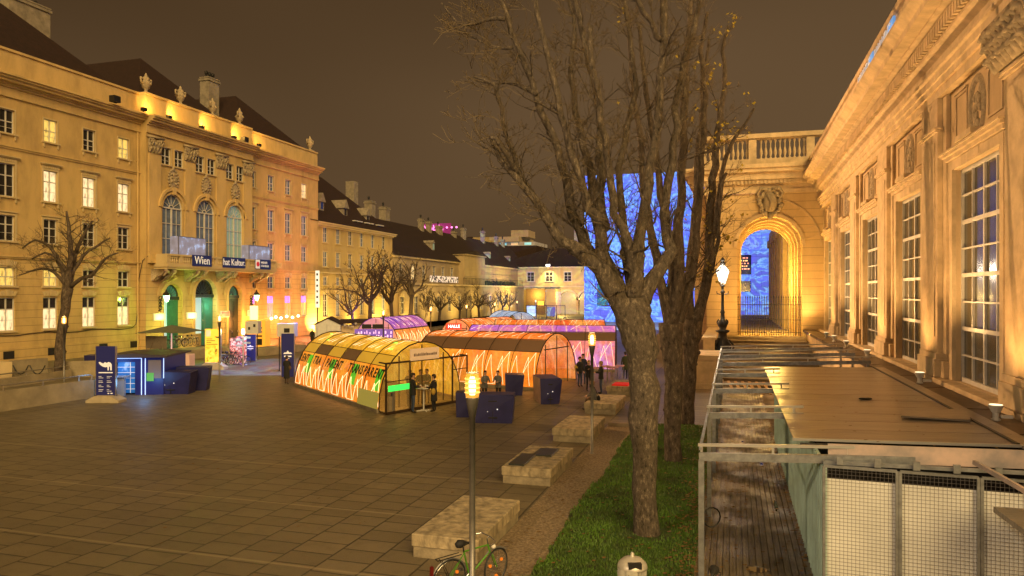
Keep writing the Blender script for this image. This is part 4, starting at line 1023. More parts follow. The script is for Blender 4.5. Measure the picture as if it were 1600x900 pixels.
# gravel strip and lawn
mg = mat('fine gravel', (.30, .225, .135), .95, var=.55, vscale=14, bump=1.0, bscale=45)
GXL = -5.02
gy1 = gp(985, 668).y
random.seed(12)
edge = []
y = 5.0
while y < gy1: edge.append((-3.85+random.uniform(-.07, .07)+.06*sin(y*.9), y)); y += .35
sheet('gravel_path', [(GXL, 5), (-.7, 5), (-.7, gy1), (GXL, gy1)], .012, mg)
def hgt(x, y): return .05+.16*max(0, min(1, (x+3.9)/1.2))+.03*sin(y*.7)
mb = MB(); nxs = 9
for i, (ex_, y) in enumerate(edge):
    for k in range(nxs):
        x = ex_+(-.72-ex_)*k/(nxs-1); z = .016 if k == 0 else hgt(x, y)*(.0 if i == len(edge)-1 else 1)
        mb.v.append((x, y, z))
for i in range(len(edge)-1):
    for k in range(nxs-1): mb.f.append((i*nxs+k, i*nxs+k+1, (i+1)*nxs+k+1, (i+1)*nxs+k)); mb.mi.append(0)
o = mb.build('lawn', mat('lawn soil and turf', (.04, .10, .012), .95, var=.6, vscale=2.2, bump=.6, bscale=40, c2=(.035, .035, .012)), smooth=True); o['kind'] = 'structure'
# grass blades
mb = MB(); random.seed(31); gm = mat('grass blades', (.075, .165, .012), .6, var=.5, vscale=1.2, c2=(.05, .075, .012))
for k in range(46000):
    y = 10.5+(gy1-10.5)*random.random()**1.5; x = random.uniform(-3.95, -.72)
    e_ = edge[min(len(edge)-1, int((y-5)/.35))][0]
    if x < e_ or ((x+1.86)**2+(y-16.7)**2 < .3 and random.random() < .85): continue
    a = random.uniform(0, pi); h = random.uniform(.035, .085); w = .006+.0005*y; dx, dy = cos(a)*w, sin(a)*w; t = random.uniform(-.03, .03)
    z = hgt(x, y)-.01
    o_ = len(mb.v); mb.v += [(x-dx, y-dy, z), (x+dx, y+dy, z), (x+t, y+random.uniform(-.03, .03), z+h)]; mb.f.append((o_, o_+1, o_+2)); mb.mi.append(0)
tag(mb.build('grass', gm), kind='stuff')
# fallen leaves
mb = MB(); lm = mat('fallen leaves', (.22, .12, .03), .8, var=.6, vscale=5)
mb2 = MB()
def leafq(mb, x, y, z, s):
    a = random.uniform(0, 2*pi); t = random.uniform(-.4, .4)*s
    pts = [(cos(a+k*pi/2.5+random.uniform(-.2, .2))*s*random.uniform(.6, 1), sin(a+k*pi/2.5)*s*random.uniform(.6, 1)) for k in range(5)]
    o_ = len(mb.v); mb.v += [(x+p, y+q, z+.01+abs(t)*(.5+.5*p/s)) for p, q in pts]; mb.f.append(tuple(range(o_, o_+5))); mb.mi.append(0)
for k in range(2300):
    r = random.random()
    if r < .09: x, y = random.uniform(-3.9, -.8), random.uniform(11, gy1); z = hgt(x, y)+.03
    elif r < .5: x = -.9+random.gauss(0, .2); y = random.uniform(10, 32); z = hgt(-.8, y)+.02
    elif r < .68: x, y = random.uniform(-.5, 1.45), random.uniform(10, 38); z = .135
    elif r < .80: x = 1.42+random.gauss(0, .05); y = random.uniform(10, 34); z = .135
    elif r < .93: x, y = random.uniform(-4.9, -3.9), 5+40*random.random()**1.3; z = .02
    else: x, y = random.uniform(-20, -5), random.uniform(12, 40); z = .005
    leafq(mb, x, y, z, random.uniform(.025, .065))
for k in range(90):
    x = random.uniform(1.3, 5.3); y = random.uniform(14.5, 29); leafq(mb, x, y, RZ-.08+.025*(x-rx0)+.004, random.uniform(.02, .05))
tag(mb.build('fallen_leaves', lm), kind='stuff')
# timber walkway
md_ = mat('wet deck boards', (.17, .135, .09), .5, var=.55, vscale=1.6, bump=.3, bscale=10, stretch=(6, .6, 1))
mb = MB(); x = -.58; 
while x < 1.5: mb.box(x, x+.115, 6, 44.5, .08, .12); x += .13
mb.box(-.62, 1.5, 6, 44.5, 0, .078)
o = mb.build('deck_walkway', md_); o['kind'] = 'structure'
n, l, b = nodes_of(md_)
tcn = [x for x in n if x.type == 'TEX_COORD'][0]; a = noise(n, l, tcn.outputs['Object'], .9, 3); rg = n.new('ShaderNodeMapRange'); l.new(a, rg.inputs[0]); rg.inputs[1].default_value = .42; rg.inputs[2].default_value = .6; rg.inputs[3].default_value = .38; rg.inputs[4].default_value = .75; l.new(rg.outputs[0], b.inputs['Roughness'])
# puddles on the boards
pm = mat('rain puddle', (.05, .035, .02), .02, spec=1.0)
random.seed(77)
for (u, v, a_, b_) in ((1212, 790, .05, .55), (1185, 890, .22, .2), (1190, 725, .05, .1), (1146, 792, .05, .07), (1160, 690, .04, .08)):
    p = gp(u, v, .122); pts = []
    for k in range(22): t = 2*pi*k/22; r = random.uniform(.7, 1.1); pts.append((p.x+a_*r*cos(t), p.y+b_*r*sin(t)))
    o = MB().add([(x, y, .1245) for x, y in pts], [tuple(range(22))]).build('puddle', pm); o['kind'] = 'structure'
sheet('court_floor', [(1.5, 6), (HX-1.1, 6), (HX-1.1, 44.5), (1.5, 44.5)], .008, M_PAVE2)
# kerb closing the lawn
o = MB().bevbox(-5.0, -.7, gy1+.01, gy1+.35, 0, .16).build('lawn_kerb', M_PAVE2); o['kind'] = 'structure'

# =================================================================== CONCRETE BENCH BLOCKS
mcon = mat('weathered concrete', (.38, .31, .19), .85, var=.6, vscale=4.5, bump=.5, bscale=16, stretch=(1, 1, .5)); mcon2 = mat('darker concrete base', (.30, .25, .16), .85, var=.4, vscale=3, bump=.4, bscale=16)  # base a little darker than the seat slab
blk0 = None
for k, lb in enumerate(('large pale concrete bench block nearest the parked bicycle', 'concrete bench block with two dark boards lying on top', 'bare concrete bench block just behind the second lamp post', 'concrete bench block on which a person in a grey coat sits', 'concrete bench block with a red cushion')):
    y = 14.25+6.3*k+(.0 if k < 3 else .25)
    if blk0 is None:
        blk0 = thing('concrete_bench', lb, 'bench', (-6.5, y, 0), 0, 'concrete bench blocks along the gravel')
        m = MB(); nx_, ny_ = 10, 16
        # slab with a gently worn top
        random.seed(5); W, L = 1.47, 3.05
        m.bevbox(-.02, W+.02, -.02, L+.02, .245, .5, .025); m.build('seat_slab', mcon, blk0); MB().bevbox(.015, W-.015, .015, L-.015, 0, .243, .01).build('base', mcon2, blk0)
    else: dup(blk0, (-6.5+(.0 if k < 3 else -.08), y, 0), label=lb)
dk = mat('dark board', (.03, .035, .03), .4)
for i, (a_, b_) in enumerate((((.15, .05), (.62, 1.55)), ((.5, 1.45), (1.12, 2.5)))):
    o = MB().bevbox(a_[0], b_[0], a_[1], b_[1], 0, .045, .01).build('board', dk); o.location = (-6.5, 14.25+6.3+.1, .502)
    tag(o, ['dark board lying on the bench block, nearer and narrower one', 'dark board lying on the bench block, farther and wider one'][i], 'board')
o = MB().bevbox(0, .9, 0, 1.2, 0, .07, .03).build('cushion', mat('red cushion', (.6, .01, .008), .7, emit=(.8, .02, .01), estr=.25)); o.location = (-6.35, 14.25+25.2+.5, .502); tag(o, 'bright red cushion lying on the farthest bench block', 'cushion')

# =================================================================== LAMP POSTS
M_POLE = mat('grey lamp pole', (.20, .19, .17), .4, .5, var=.25, vscale=4)
def mk_lamp(ht, glow):
    r = thing('street_lamp', 'x', 'street lamp', (0, 0, 0), 0, 'slim torch lamps on the square')
    MB().lathe([(.09, 0), (.09, .02), (.055, .03), (.052, ht-.78), (.06, ht-.78), (.115, ht-.46), (.122, ht-.44)], (0, 0, 0), 14).build('pole', M_POLE, r, smooth=True)
    MB().lathe([(.05, ht-.40), (.065, ht-.3), (.065, ht-.16), (.04, ht-.08)], (0, 0, 0), 10).build('bulb', emis('lamp bulb', (1, .85, .5), 5), r, smooth=True)
    g = MB().lathe([(.115, ht-.438), (.13, ht-.3), (.125, ht-.12), (.105, ht-.02)], (0, 0, 0), 14).build('lamp_glass', E_AMB, r, smooth=True)
    for z in (ht-.36, ht-.28, ht-.20, ht-.12): MB().lathe([(.14, z), (.14, z+.012)], (0, 0, 0), 14).build('louvre_ring', emis('bright ring', (1, .62, .16), .9), g)
    MB().lathe([(.115, ht-.018), (.10, ht), (.02, ht+.01)], (0, 0, 0), 14).build('cap', M_POLE, r)
    return r
lm0 = mk_lamp(4.2, 1)
lampspots = [((738, 955), 'slim grey torch lamp nearest the camera with a bicycle at its foot', 4.2, 55),
 ((925, 709), 'slim grey torch lamp on the gravel beside the third bench block', 4.2, 60),
 ((100, 606), 'torch lamp in front of the pollarded tree by the palace', 4.2, 80),
 ((343, 596), 'torch lamp before the dark palace door beside the yellow banner', 4.2, 60),
 ((599, 540), 'torch lamp under the purple lit tree by the ochre wing', 4.2, 0),
 ((673, 511), 'torch lamp right of the big pollarded tree', 4.2, 0),
 ((729, 506), 'torch lamp between the round crowned small trees', 4.2, 0),
 ((773, 500), 'torch lamp at the right end of the bare tree row', 4.2, 0),
 ((808, 496), 'torch lamp left of the brown pavilion', 4.2, 0),
 ((837, 494), 'torch lamp in front of the brown pavilion', 4.2, 0),
 ((905, 490), 'torch lamp beside the far arched gateways', 4.2, 0)]
for i, ((u, v), lb, h_, e_) in enumerate(lampspots):
    p = gp(u, v)
    if i > 3: d = 1.38*F/{599: 27, 673: 22, 729: 18.5, 773: 15.5, 808: 12.6, 837: 11.4, 905: 8.6}[u]; p = wp((u-800)/F*d, d)
    if i == 0: lm0.location = p; lm0['label'] = lb
    else: dup(lm0, p, label=lb)
    if e_: lamp('street_lamp_glow', 'POINT', (p.x, p.y, 4.45), e_, (1, .66, .27), .1)
    if 3 < i < 8: lamp('street_lamp_glow', 'POINT', (p.x+.3, p.y, 4.5), 90, (1, .72, .25), .1)
# wall washing floods on the wing and long range: small hooded floodlights at their foot
fl0 = None
for i, (u, e_) in enumerate(((505, 700), (530, 260), (568, 260), (606, 300), (640, 400), (672, 400), (705, 400), (740, 400), (772, 400), (800, 350))):
    X = WX+2.2 if u < 612 else WX+6.0; Y = sy(u, X)
    if fl0 is None:
        fl0 = thing('ground_floodlight', 'x', 'floodlight', (X, Y, 0), 0, 'small floodlights at the foot of the far facades')
        MB().box(-.15, .15, -.2, .2, 0, .25).prism([(-.15, .25), (.15, .25), (-.1, .4)], -.2, .2).build('housing', M_BLACK, fl0); o = fl0
    else: o = dup(fl0, (X, Y, 0))
    o['label'] = 'small black floodlight at the foot of the far facade, %s from the left' % ('first', 'second', 'third', 'fourth', 'fifth', 'sixth', 'seventh', 'eighth', 'ninth', 'tenth')[i]
    lamp('facade_flood_glow', 'SPOT', (X-.1, Y, .55), e_*5.5, (1, .66, .16), .1, (X-3.2, Y+.3, 4.5), R(140), .9)
lamp('far_gate_glow', 'POINT', (fx(880, 178), 178, 5), 3500, (1, .66, .16), .2)
lamp('far_gate_glow', 'POINT', (fx(815, 170), 170, 5), 3500, (1, .66, .16), .2)

# ornate iron lantern on its pedestal
D = 47.0; base = wp((1129-800)/F*D, D); bz = H+(457-548)/F*D; tz = H+(457-400)/F*D; hh = tz-bz
ol = thing('ornate_lantern', 'ornate black iron lantern with bright white glass on a scrolled base beside the steps', 'lantern', (base.x, base.y, bz-.12))
k_ = hh/6.1
MB().lathe([(r*k_, z*k_) for r, z in ((.62, 0), (.62, .25), (.45, .35), (.5, .6), (.3, .95), (.24, 1.25), (.42, 1.35), (.46, 1.42), (.2, 1.5), (.3, 1.75), (.34, 1.95), (.15, 2.15), (.12, 2.5), (.16, 2.6), (.1, 2.75), (.085, 3.8), (.16, 3.9), (.08, 4.0), (.1, 4.25), (.2, 4.3), (.06, 4.4))], (0, 0, 0), 12).build('column', M_BLACK, ol, smooth=True)
m = MB()
for q in range(8):
    a = 2*pi*q/8; m.tube([((.55+.15*sin(t))*k_*cos(a), (.55+.15*sin(t))*k_*sin(a), (.15+.16*t)*k_) for t in [j*.6 for j in range(8)]], .06*k_, 5)
for q in range(4):
    a = 2*pi*q/4; m.tube([((.2+.14*sin(t))*k_*cos(a), (.2+.14*sin(t))*k_*sin(a), (1.75+.13*t)*k_) for t in [j*.6 for j in range(6)]], .045*k_, 5); m.tube([(.12*k_*cos(a), .12*k_*sin(a), 3.75*k_), (.34*k_*cos(a), .34*k_*sin(a), 3.8*k_), (.36*k_*cos(a), .36*k_*sin(a), 3.95*k_)], .035*k_, 5)
m.build('scrollwork', M_BLACK, ol)
gl = MB().lathe([(.17*k_, 4.42*k_), (.42*k_, 5.25*k_)], (0, 0, 0), 6).lathe([(.42*k_, 5.26*k_), (.12*k_, 5.65*k_)], (0, 0, 0), 6).build('lantern_glass', emis('bright lantern glass', (1, .93, .86), 1.5), ol)
m = MB()
for q in range(6): a = 2*pi*q/6; m.bar((.175*k_*cos(a), .175*k_*sin(a), 4.42*k_), (.43*k_*cos(a), .43*k_*sin(a), 5.26*k_), .035*k_); m.bar((.43*k_*cos(a), .43*k_*sin(a), 5.26*k_), (.12*k_*cos(a), .12*k_*sin(a), 5.66*k_), .035*k_)
m.lathe([(.45*k_, 5.24*k_), (.45*k_, 5.28*k_)], (0, 0, 0), 6); m.lathe([(.14*k_, 5.66*k_), (.2*k_, 5.75*k_), (.1*k_, 5.85*k_), (.16*k_, 5.95*k_), (.03*k_, 6.15*k_)], (0, 0, 0), 8)
m.build('lantern_frame', M_BLACK, ol)
lamp('lantern_glow', 'POINT', (base.x, base.y-.9, bz+5.0*k_), 480, (1, .80, .55), .25)

# wall lanterns on brackets at the portal (green glass left, teal right)
for i, (u, uw, lb, c_) in enumerate(((260, 237, 'wall lantern on a scrolled bracket glowing green at the left portal door', (.35, 1, .6)), (401, 381, 'wall lantern on a scrolled bracket glowing pale green at the right of the portal', (.6, 1, .85)))):
    X = PX-YC+.95; d = 71 if i == 0 else 83; z = 5.35
    Yw = 40+px(uw); Xl = PX-YC+1.6; Yl = sy(u, Xl)
    t = thing('wall_or_fill_lantern', lb, 'lantern', (PX-YC+.05, Yw, z-1.5))
    L_ = (Xl-(PX-YC+.05), Yl-Yw)
    m = MB(); m.tube([(0, 0, 0), (.25, .1, .1), (.2, 0, .8), (.5*L_[0], .5*L_[1], 1.35), (L_[0], L_[1], 1.45)], .06, 5)
    for q in (.3, .6, .9, 1.2): m.tube([(.15+.2*cos(a), .1, q+.2*sin(a)) for a in [j*.7 for j in range(8)]], .04, 4)
    m.build('bracket', M_BLACK, t)
    MB().lathe([(.13, .75), (.32, 1.35)], (L_[0], L_[1], .1), 6).build('lantern_glass', emis(['green lantern glass', 'pale lantern glass'][i], c_, 2.6), t)
    MB().lathe([(.36, 1.36), (.3, 1.55), (.1, 1.75), (.05, 1.95)], (L_[0], L_[1], .1), 6).build('cap', M_BLACK, t)
    lamp('wall_lantern_glow', 'POINT', (Xl+.25, Yl, z-.4), [900, 500][i], [(.62, 1, .10), (.75, 1, .18)][i], .15)
# lit notice boxes between the doors
for i, (u, c_) in enumerate(((237, 'pale'), (288, 'white'), (341, 'red'), (383, 'red and white'))):
    Y = 40+px(u); t = thing('notice_box', 'small lit %s notice box on the portal wall, %s from the left' % (c_, ('first', 'second', 'third', 'fourth')[i]), 'notice box', (PX-YC+.02, Y, 2.9), R(90), 'lit notice boxes between the portal doors')
    MB().box(-.7, .7, -.15, -.02, 0, .7).build('case', M_FRAME, t); MB().box(-.6, .6, -.19, -.152, .08, .62).build('lit_face', [emis('pale lit panel', (1, .9, .4), .9), emis('white lit panel', (1, .85, .5), .9), emis('red lit panel', (1, .08, .06), 1.3), emis('red lit panel', (1, .08, .06), 1.3)][i], t)
    lamp('notice_glow', 'POINT', (PX-YC+.6, Y, 3.1), 40, (1, .8, .2), .1)
# green spill in the doorways
lamp('doorway_glow', 'POINT', (PX-YC+.8, 40+PB[1]+.5, 4.2), 120, (.6, 1, .6), .2)

# low dark retaining wall in front of the bare tree row
X = WX+7.4; ya, yb2 = sy(650, X), sy(806, X)
t = thing('retaining_wall', 'long low dark wall in front of the row of bare trees', 'wall', (X, ya, 0))
MB().box(-.4, 0, 0, yb2-ya, 0, .75).box(-.45, .05, 0, yb2-ya, .752, .85).build('wall', mat('dark wall stone', (.10, .08, .06), .9), t)

# extra floodlights added on the palace cornice to brighten the hall
for k, (Y, aim, pw_) in enumerate(((52, (6.6, 33, 11.5), 100000), (70, (6.6, 54, 11.5), 100000))):
    x = Y-40; m = MB(); m.box(x-.35, x+.35, YC-.95, YC-.35, 22.45, 23.0); m.box(x-.05, x+.05, YC-.7, YC-.6, 22.37, 22.45); m.build('floodlight', M_BLACK, palace)
    lamp('added_hall_fill', 'SPOT', (PX-YC+1.25, Y, 22.9), pw_, (1, .54, .22), .35, aim, R(37), .45)
# fill light added behind the viewer, shaped as a bracket lantern
t = thing('wall_or_fill_lantern', 'added fill light shaped as a white lantern, unseen behind the viewer', 'lantern', (-.6, -.4, 6.9))
MB().lathe([(.05, 0), (.14, .05), (.16, .3), (.05, .38)], (0, 0, 0), 10).build('lantern_glass', E_WHITE, t); MB().bar((0, 0, .38), (0, -.5, .6), .04).build('bracket', M_BLACK, t)
lamp('added_near_fill', 'POINT', (-.6, .1, 6.9), 700, (1, .84, .64), .35)
# low dark retaining wall in front of the bare tree row
X = WX+7.4; ya, yb2 = sy(650, X), sy(806, X)
t = thing('retaining_wall', 'long low dark wall in front of the row of bare trees', 'wall', (X, ya, 0))
MB().box(-.4, 0, 0, yb2-ya, 0, .75).box(-.45, .05, 0, yb2-ya, .752, .85).build('wall', mat('dark wall stone', (.10, .08, .06), .9), t)

t = thing('added_fill_mast', 'added mast with a fill light, unseen behind the viewer', 'light mast', (-15, -7, 0))  # mast and its lamp added as fill for the hall front
MB().lathe([(.14, 0), (.08, 11)], (0, 0, 0), 10).build('pole', M_POLE, t); MB().box(-.5, .5, -.25, .05, 11, 11.6).build('lamp_head', M_BLACK, t)
lamp('added_mast_fill', 'SPOT', (-15, -6.3, 11.6), 8000, (1, .70, .42), .5, (6.6, 30, 8), R(66), .5)

o = MB().ball((0, 0, .02), (.16, .07, .03), 9, 5).ball((.1, .05, .02), (.09, .06, .03), 8, 5).build('rag', M_BLACK, smooth=True); o.location = (3.3, 21.0, RZ-.02); tag(o, 'small black rag lying on the hut roof', 'rag')
# =================================================================== GLOWING TUNNEL TENTS
def tent_mat(name, base, hot, cool, purple=0.0, strength=1.0, seed=0.0, alpha=.8, wave=.75):  # light from inside is put into the film as patterned emission
    m = mat(name, base, .55, spec=.15); n, l, b = nodes_of(m)
    tc = n.new('ShaderNodeTexCoord'); mp = n.new('ShaderNodeMapping'); mp.inputs['Location'].default_value = (seed, seed*1.7, 0); l.new(tc.outputs['UV'], mp.inputs[0])
    w1 = n.new('ShaderNodeTexWave'); w1.inputs['Scale'].default_value = .35; w1.inputs['Distortion'].default_value = 7; w1.inputs['Detail'].default_value = 2; w1.inputs['Detail Scale'].default_value = .6; l.new(mp.outputs[0], w1.inputs['Vector'])
    a = noise(n, l, mp.outputs[0], .55, 5, .6); f = noise(n, l, mp.outputs[0], 3.2, 5, .65)
    c = ramp(n, l, a, [(.3, cool), (.5, base), (.68, hot)])
    c = mix(n, l, mth(n, l, 'MULTIPLY', mth(n, l, 'POWER', w1.outputs['Fac'], 30.0), wave), c, tuple(min(1.3, x*1.2+.2) for x in hot))
    c = mix(n, l, mth(n, l, 'MULTIPLY', mth(n, l, 'MAXIMUM', mth(n, l, 'SUBTRACT', f, .42), 0.0), 2.4), c, tuple(x*.35 for x in base))
    sx = n.new('ShaderNodeSeparateXYZ'); l.new(tc.outputs['UV'], sx.inputs[0])
    l.new(c, b.inputs['Emission Color']); l.new(mix(n, l, .75, c, (.02, .02, .02)), b.inputs['Base Color'])
    b.inputs['Emission Strength'].default_value = strength; b.inputs['Alpha'].default_value = alpha
    return m
M_RIB = mat('dark tent rib', (.05, .03, .015), .5, .4); E_STRIP = emis('warm light strip', (1, .58, .32), 1.7); E_STRIPW = emis('white light strip', (1, .75, .5), 1.0)
M_AWN = mat('brown rolled blind', (.07, .035, .012), .6, emit=(.14, .06, .018), estr=.5)
M_DIMG = mat('dim gold film', (.1, .05, .01), .6, emit=(.6, .30, .02), estr=.9, var=0, alpha=.9)
M_CLEAR = mat('clear tent film', (.22, .15, .06), .15, alpha=.35, emit=(.6, .3, .06), estr=.28)
M_BASEB = mat('tent base board', (.24, .2, .14), .7, var=.3)
def tent(label, A, B, W, Hh, nb, m_low, m_top, awn=(34, 56), side=1, sheary=None, end_mat=None, strips=True, back=True, zig=1.0, power=120, lcol=(1, .45, .08), door=False, blinds=None):
    """A, B: centre of the far and near end arches on the ground; side=1 light strips on the right hand flank seen from A to B... flank nearer the eye"""
    A = Vector((A.x, A.y, 0)); B = Vector((B.x, B.y, 0)); ax_ = (B-A); L = ax_.length; ax_.normalize()
    pr = Vector((-ax_.y, ax_.x, 0)) if sheary is None else Vector(sheary).normalized()
    if pr.y > 0: pr = -pr                              # pr points towards the eye side
    if sheary is not None: pr = Vector(sheary).normalized()
    r = thing('tunnel_tent', label, 'tent', (B.x, B.y, 0), 0, 'glowing tunnel tents of the winter market')
    O = A-B
    def Q(s, deg, k=1.0):
        t = R(deg); return O+ax_*s+pr*(W/2*k*cos(t)*(1.0 if True else 1))+Vector((0, 0, .12+(Hh-.12)*k*sin(t)**.9 if deg not in (0, 180) else .12))
    def skin(name, d0, d1, m, s0=0, s1=L, k=1.0, step=6):
        mb = MB(); uv = []; ds = [d0+(d1-d0)*i/max(1, round(abs(d1-d0)/step)) for i in range(max(1, round(abs(d1-d0)/step))+1)]
        ns = max(1, round((s1-s0)/.8)); ss = [s0+(s1-s0)*i/ns for i in range(ns+1)]
        for s in ss:
            for d in ds: mb.v.append(tuple(Q(s, d, k)))
        nd = len(ds)
        for i in range(ns):
            for j in range(nd-1):
                mb.f.append((i*nd+j, i*nd+j+1, (i+1)*nd+j+1, (i+1)*nd+j)); mb.mi.append(0)
                uv += [(ss[i], ds[j]/25), (ss[i], ds[j+1]/25), (ss[i+1], ds[j+1]/25), (ss[i+1], ds[j]/25)]
        o = mb.build(name, m, r, smooth=True); ul = o.data.uv_layers.new(name='UVMap')
        ul.data.foreach_set('uv', [c for p in uv for c in p]); return o
    skin('side_skin', 0, awn[0], m_low); skin('top_skin', awn[1], 180, m_top)
    if blinds is None: skin('rolled_blind', awn[0], awn[1], M_AWN)
    else:
        for i in range(nb): skin('rolled_blind' if i in blinds else 'window_band', awn[0], awn[1], M_AWN if i in blinds else M_DIMG, L*i/nb, L*(i+1)/nb)
    for i in range(nb+1):
        s = L*i/nb; MB().tube([Q(s, d, 1.012) for d in range(0, 181, 12)], .02 if 0 < i < nb else .035, 6).build('rib', M_RIB, r)
    m = MB()
    for d in (awn[0], awn[1], 90): m.tube([Q(0, d, 1.012), Q(L, d, 1.012)], .02, 5)
    m.build('purlin', M_RIB, r)
    m = MB(); 
    for d, k in ((0, 1.03), (180, 1.03)):
        a, b = Q(0, d, k), Q(L, d, k); a.z = b.z = .09; m.bar(a, b, .12, .18)
    m.build('base_board', M_BASEB, r)
    if strips:                                        # light strips in zigzag on the flank
        m = MB(); m2 = MB()
        for i in range(nb):
            s0 = L*i/nb; w = L/nb
            P = lambda a, d: Q(s0+w*a, d, 1.016)
            for (a0, d0, a1, d1) in ((.02, 1.5, .16, 27*zig), (.16, 27*zig, .40, 1.5), (.02, 1.5, .40, 1.5), (.45, 1.5, .62, 26*zig), (.62, 26*zig, .78, 1.5), (.5, 12, .85, 31*zig), (.85, 31*zig, .97, 2)):
                m.tube([P(a0+(a1-a0)*t/4, d0+(d1-d0)*t/4) for t in range(5)], .013, 4)
            for q in range(3):
                if random.random() < .7: m2.tube([P(.1+.2*q+random.uniform(-.05, .1), awn[1]+6), P(.35+.2*q, awn[1]+30), P(.3+.25*q+random.uniform(-.2, .2), 100)], .012, 4)
        m.build('light_strip', E_STRIP, r); m2.build('light_thread', E_STRIPW, r)
    # end walls: film and frame with a porch door
    for s, nm in ((L, 'end_wall'), (0, 'end_wall')):
        m = MB(); pts = [Q(s, d, .985) for d in range(0, 181, 10)]; m.add(pts, [tuple(range(len(pts)))]) ; e = m.build(nm, end_mat or M_CLEAR, r)
        m = MB()
        for k in (-.55, .0, .55): 
            b_ = O+ax_*s+pr*(W/2*k); b_.z = .1; t_ = b_.copy(); t_.z = .12+(Hh-.12)*math.sqrt(max(0, 1-k*k))*.97; m.bar(b_, t_, .05)
        b_ = O+ax_*s-pr*W/2*.6; c_ = O+ax_*s+pr*W/2*.6; b_.z = c_.z = 2.25 if Hh > 2.9 else 1.9; m.bar(b_, c_, .06); m.build('door_frame', M_RIB, r)
    c = (A+B)/2
    for k in ((.25, .75) if L > 7 else (.5,)):
        c = A+(B-A)*k; lamp('tent_glow', 'POINT', (c.x, c.y, Hh*.7), power, lcol, .4)
    return r, Q, L, ax_, pr, O
T_GOLD = tent_mat('gold tent film', (.72, .33, .012), (.95, .58, .06), (.50, .25, .01), strength=1.15, seed=1, wave=.12)
T_ORLO = tent_mat('orange lit flank', (1, .27, .015), (1, .46, .04), (.92, .17, .01), strength=1.05, seed=4, wave=.0)
T_OR = tent_mat('orange red tent film', (.92, .20, .015), (.98, .45, .14), (.75, .06, .015), strength=1.0, seed=9, wave=.4)
T_RED = tent_mat('red orange tent film', (.95, .20, .015), (1, .5, .1), (.8, .03, .015), strength=.85, seed=13)
T_PUR = tent_mat('purple tent film', (.40, .09, .52), (.85, .25, .5), (.18, .07, .62), strength=.85, seed=17, wave=.25)
T_VIO = tent_mat('violet orange tent film', (.66, .16, .50), (.95, .40, .16), (.24, .08, .80), strength=.88, seed=23)
T_PINK = tent_mat('pink lit flank', (.9, .25, .15), (.6, .3, .9), (.85, .2, .04), strength=.95, seed=27, wave=.15)
T_BLU = tent_mat('blue white tent film', (.35, .5, .75), (.8, .85, .9), (.2, .35, .7), strength=.85, seed=33)
M_END = mat('tent end film', (.3, .2, .08), .2, alpha=.30, emit=(.7, .33, .06), estr=.22)
M_ENDR = mat('rosy tent end', (.5, .25, .15), .3, alpha=.6, emit=(.85, .33, .16), estr=.7)
# front golden tent
def camv(x, d): return wp(x, d)
fA, fB = (-12.96, 43.9), (-5.72, 33.4)
shv = camv(-2.3, 37.9)-camv(-5.72, 33.4); shn = -shv.normalized(); Wt = shv.length
rA = camv(*fA)-shn*Wt/2; rB = camv(*fB)-shn*Wt/2; rB = rB+(rA-rB).normalized()*.8
random.seed(2)
t1, Q1, L1, a1, p1, O1 = tent('long golden tunnel tent with zigzag light strips and the word TRANSPARENT along its side', rA, rB, Wt, 3.12, 6, T_ORLO, T_GOLD, awn=(38, 52), zig=.78, blinds=(1, 3), sheary=tuple(shn), power=160, end_mat=M_END)
# lettering along the flank, letter by letter
M_INK = mat('black lettering', (.012, .01, .008), .6); M_GLOWG = emis('green light patch', (.12, .85, .03), .9)
word = 'TRANSPARENT'; k = 0; full = (word+'  '+word+'  '+word)[-30:]
nrm = Vector((a1.y, -a1.x, 0)); nrm = nrm if nrm.y < 0 else -nrm
tx = []
for i, ch in enumerate(full[::1]):
    s = L1*(i+.6)/len(full)
    if ch == ' ' or (.30 < s/L1 < .36): continue
    q = Q1(s, 29, 1.03)
    cu = text_part(ch, .66, M_INK, t1, (q.x, q.y, q.z-.0), (R(90-26), 0, math.atan2(a1.y, a1.x)), 'letter', .004, sx=.85, bold=.02)
    # slant against the skin
for i, s in enumerate((.12, .42, .68, .93)):
    mb = MB()
    for a in range(3):
        mb.add([Q1(L1*s, 14+7*a, 1.008), Q1(L1*(s+.055), 14+7*a, 1.008), Q1(L1*(s+.055), 21+7*a, 1.008), Q1(L1*s, 21+7*a, 1.008)], [(0, 1, 2, 3)])
    mb.build('green_panel', mat('green lit print', (.1, .6, .05), .5, emit=(.16, .75, .03), estr=[.35, .3, .35, .95][i]), t1)
mb = MB(); mb.add([Q1(L1*.05, 80, 1.006), Q1(L1*.09, 80, 1.006), Q1(L1*.20, 60, 1.006), Q1(L1*.16, 60, 1.006)], [(0, 1, 2, 3)]); mb.add([Q1(L1*.82, 78, 1.006), Q1(L1*.86, 78, 1.006), Q1(L1*.92, 60, 1.006), Q1(L1*.88, 60, 1.006)], [(0, 1, 2, 3)]); mb.build('green_ray', emis('green light ray', (.45, .95, .12), .9), t1)
for s in (.15, .45, .8):
    q = Q1(L1*s, 0, 1.0)-nrm*-1.0*0; q = q+Vector((p1.x, p1.y, 0))*1.1; lamp('strip_light_glow', 'POINT', (q.x, q.y, .9), 130, (1, .46, .05), .3)
MB().add([Q1(L1*.80, 0, 1.05), Q1(L1*1.0, 0, 1.05), Q1(L1*1.0, 13, 1.03), Q1(L1*.80, 13, 1.03)], [(0, 1, 2, 3)]).build('base_plate', mat('olive lit base plate', (.25, .22, .06), .5, emit=(.4, .32, .05), estr=.5), t1)
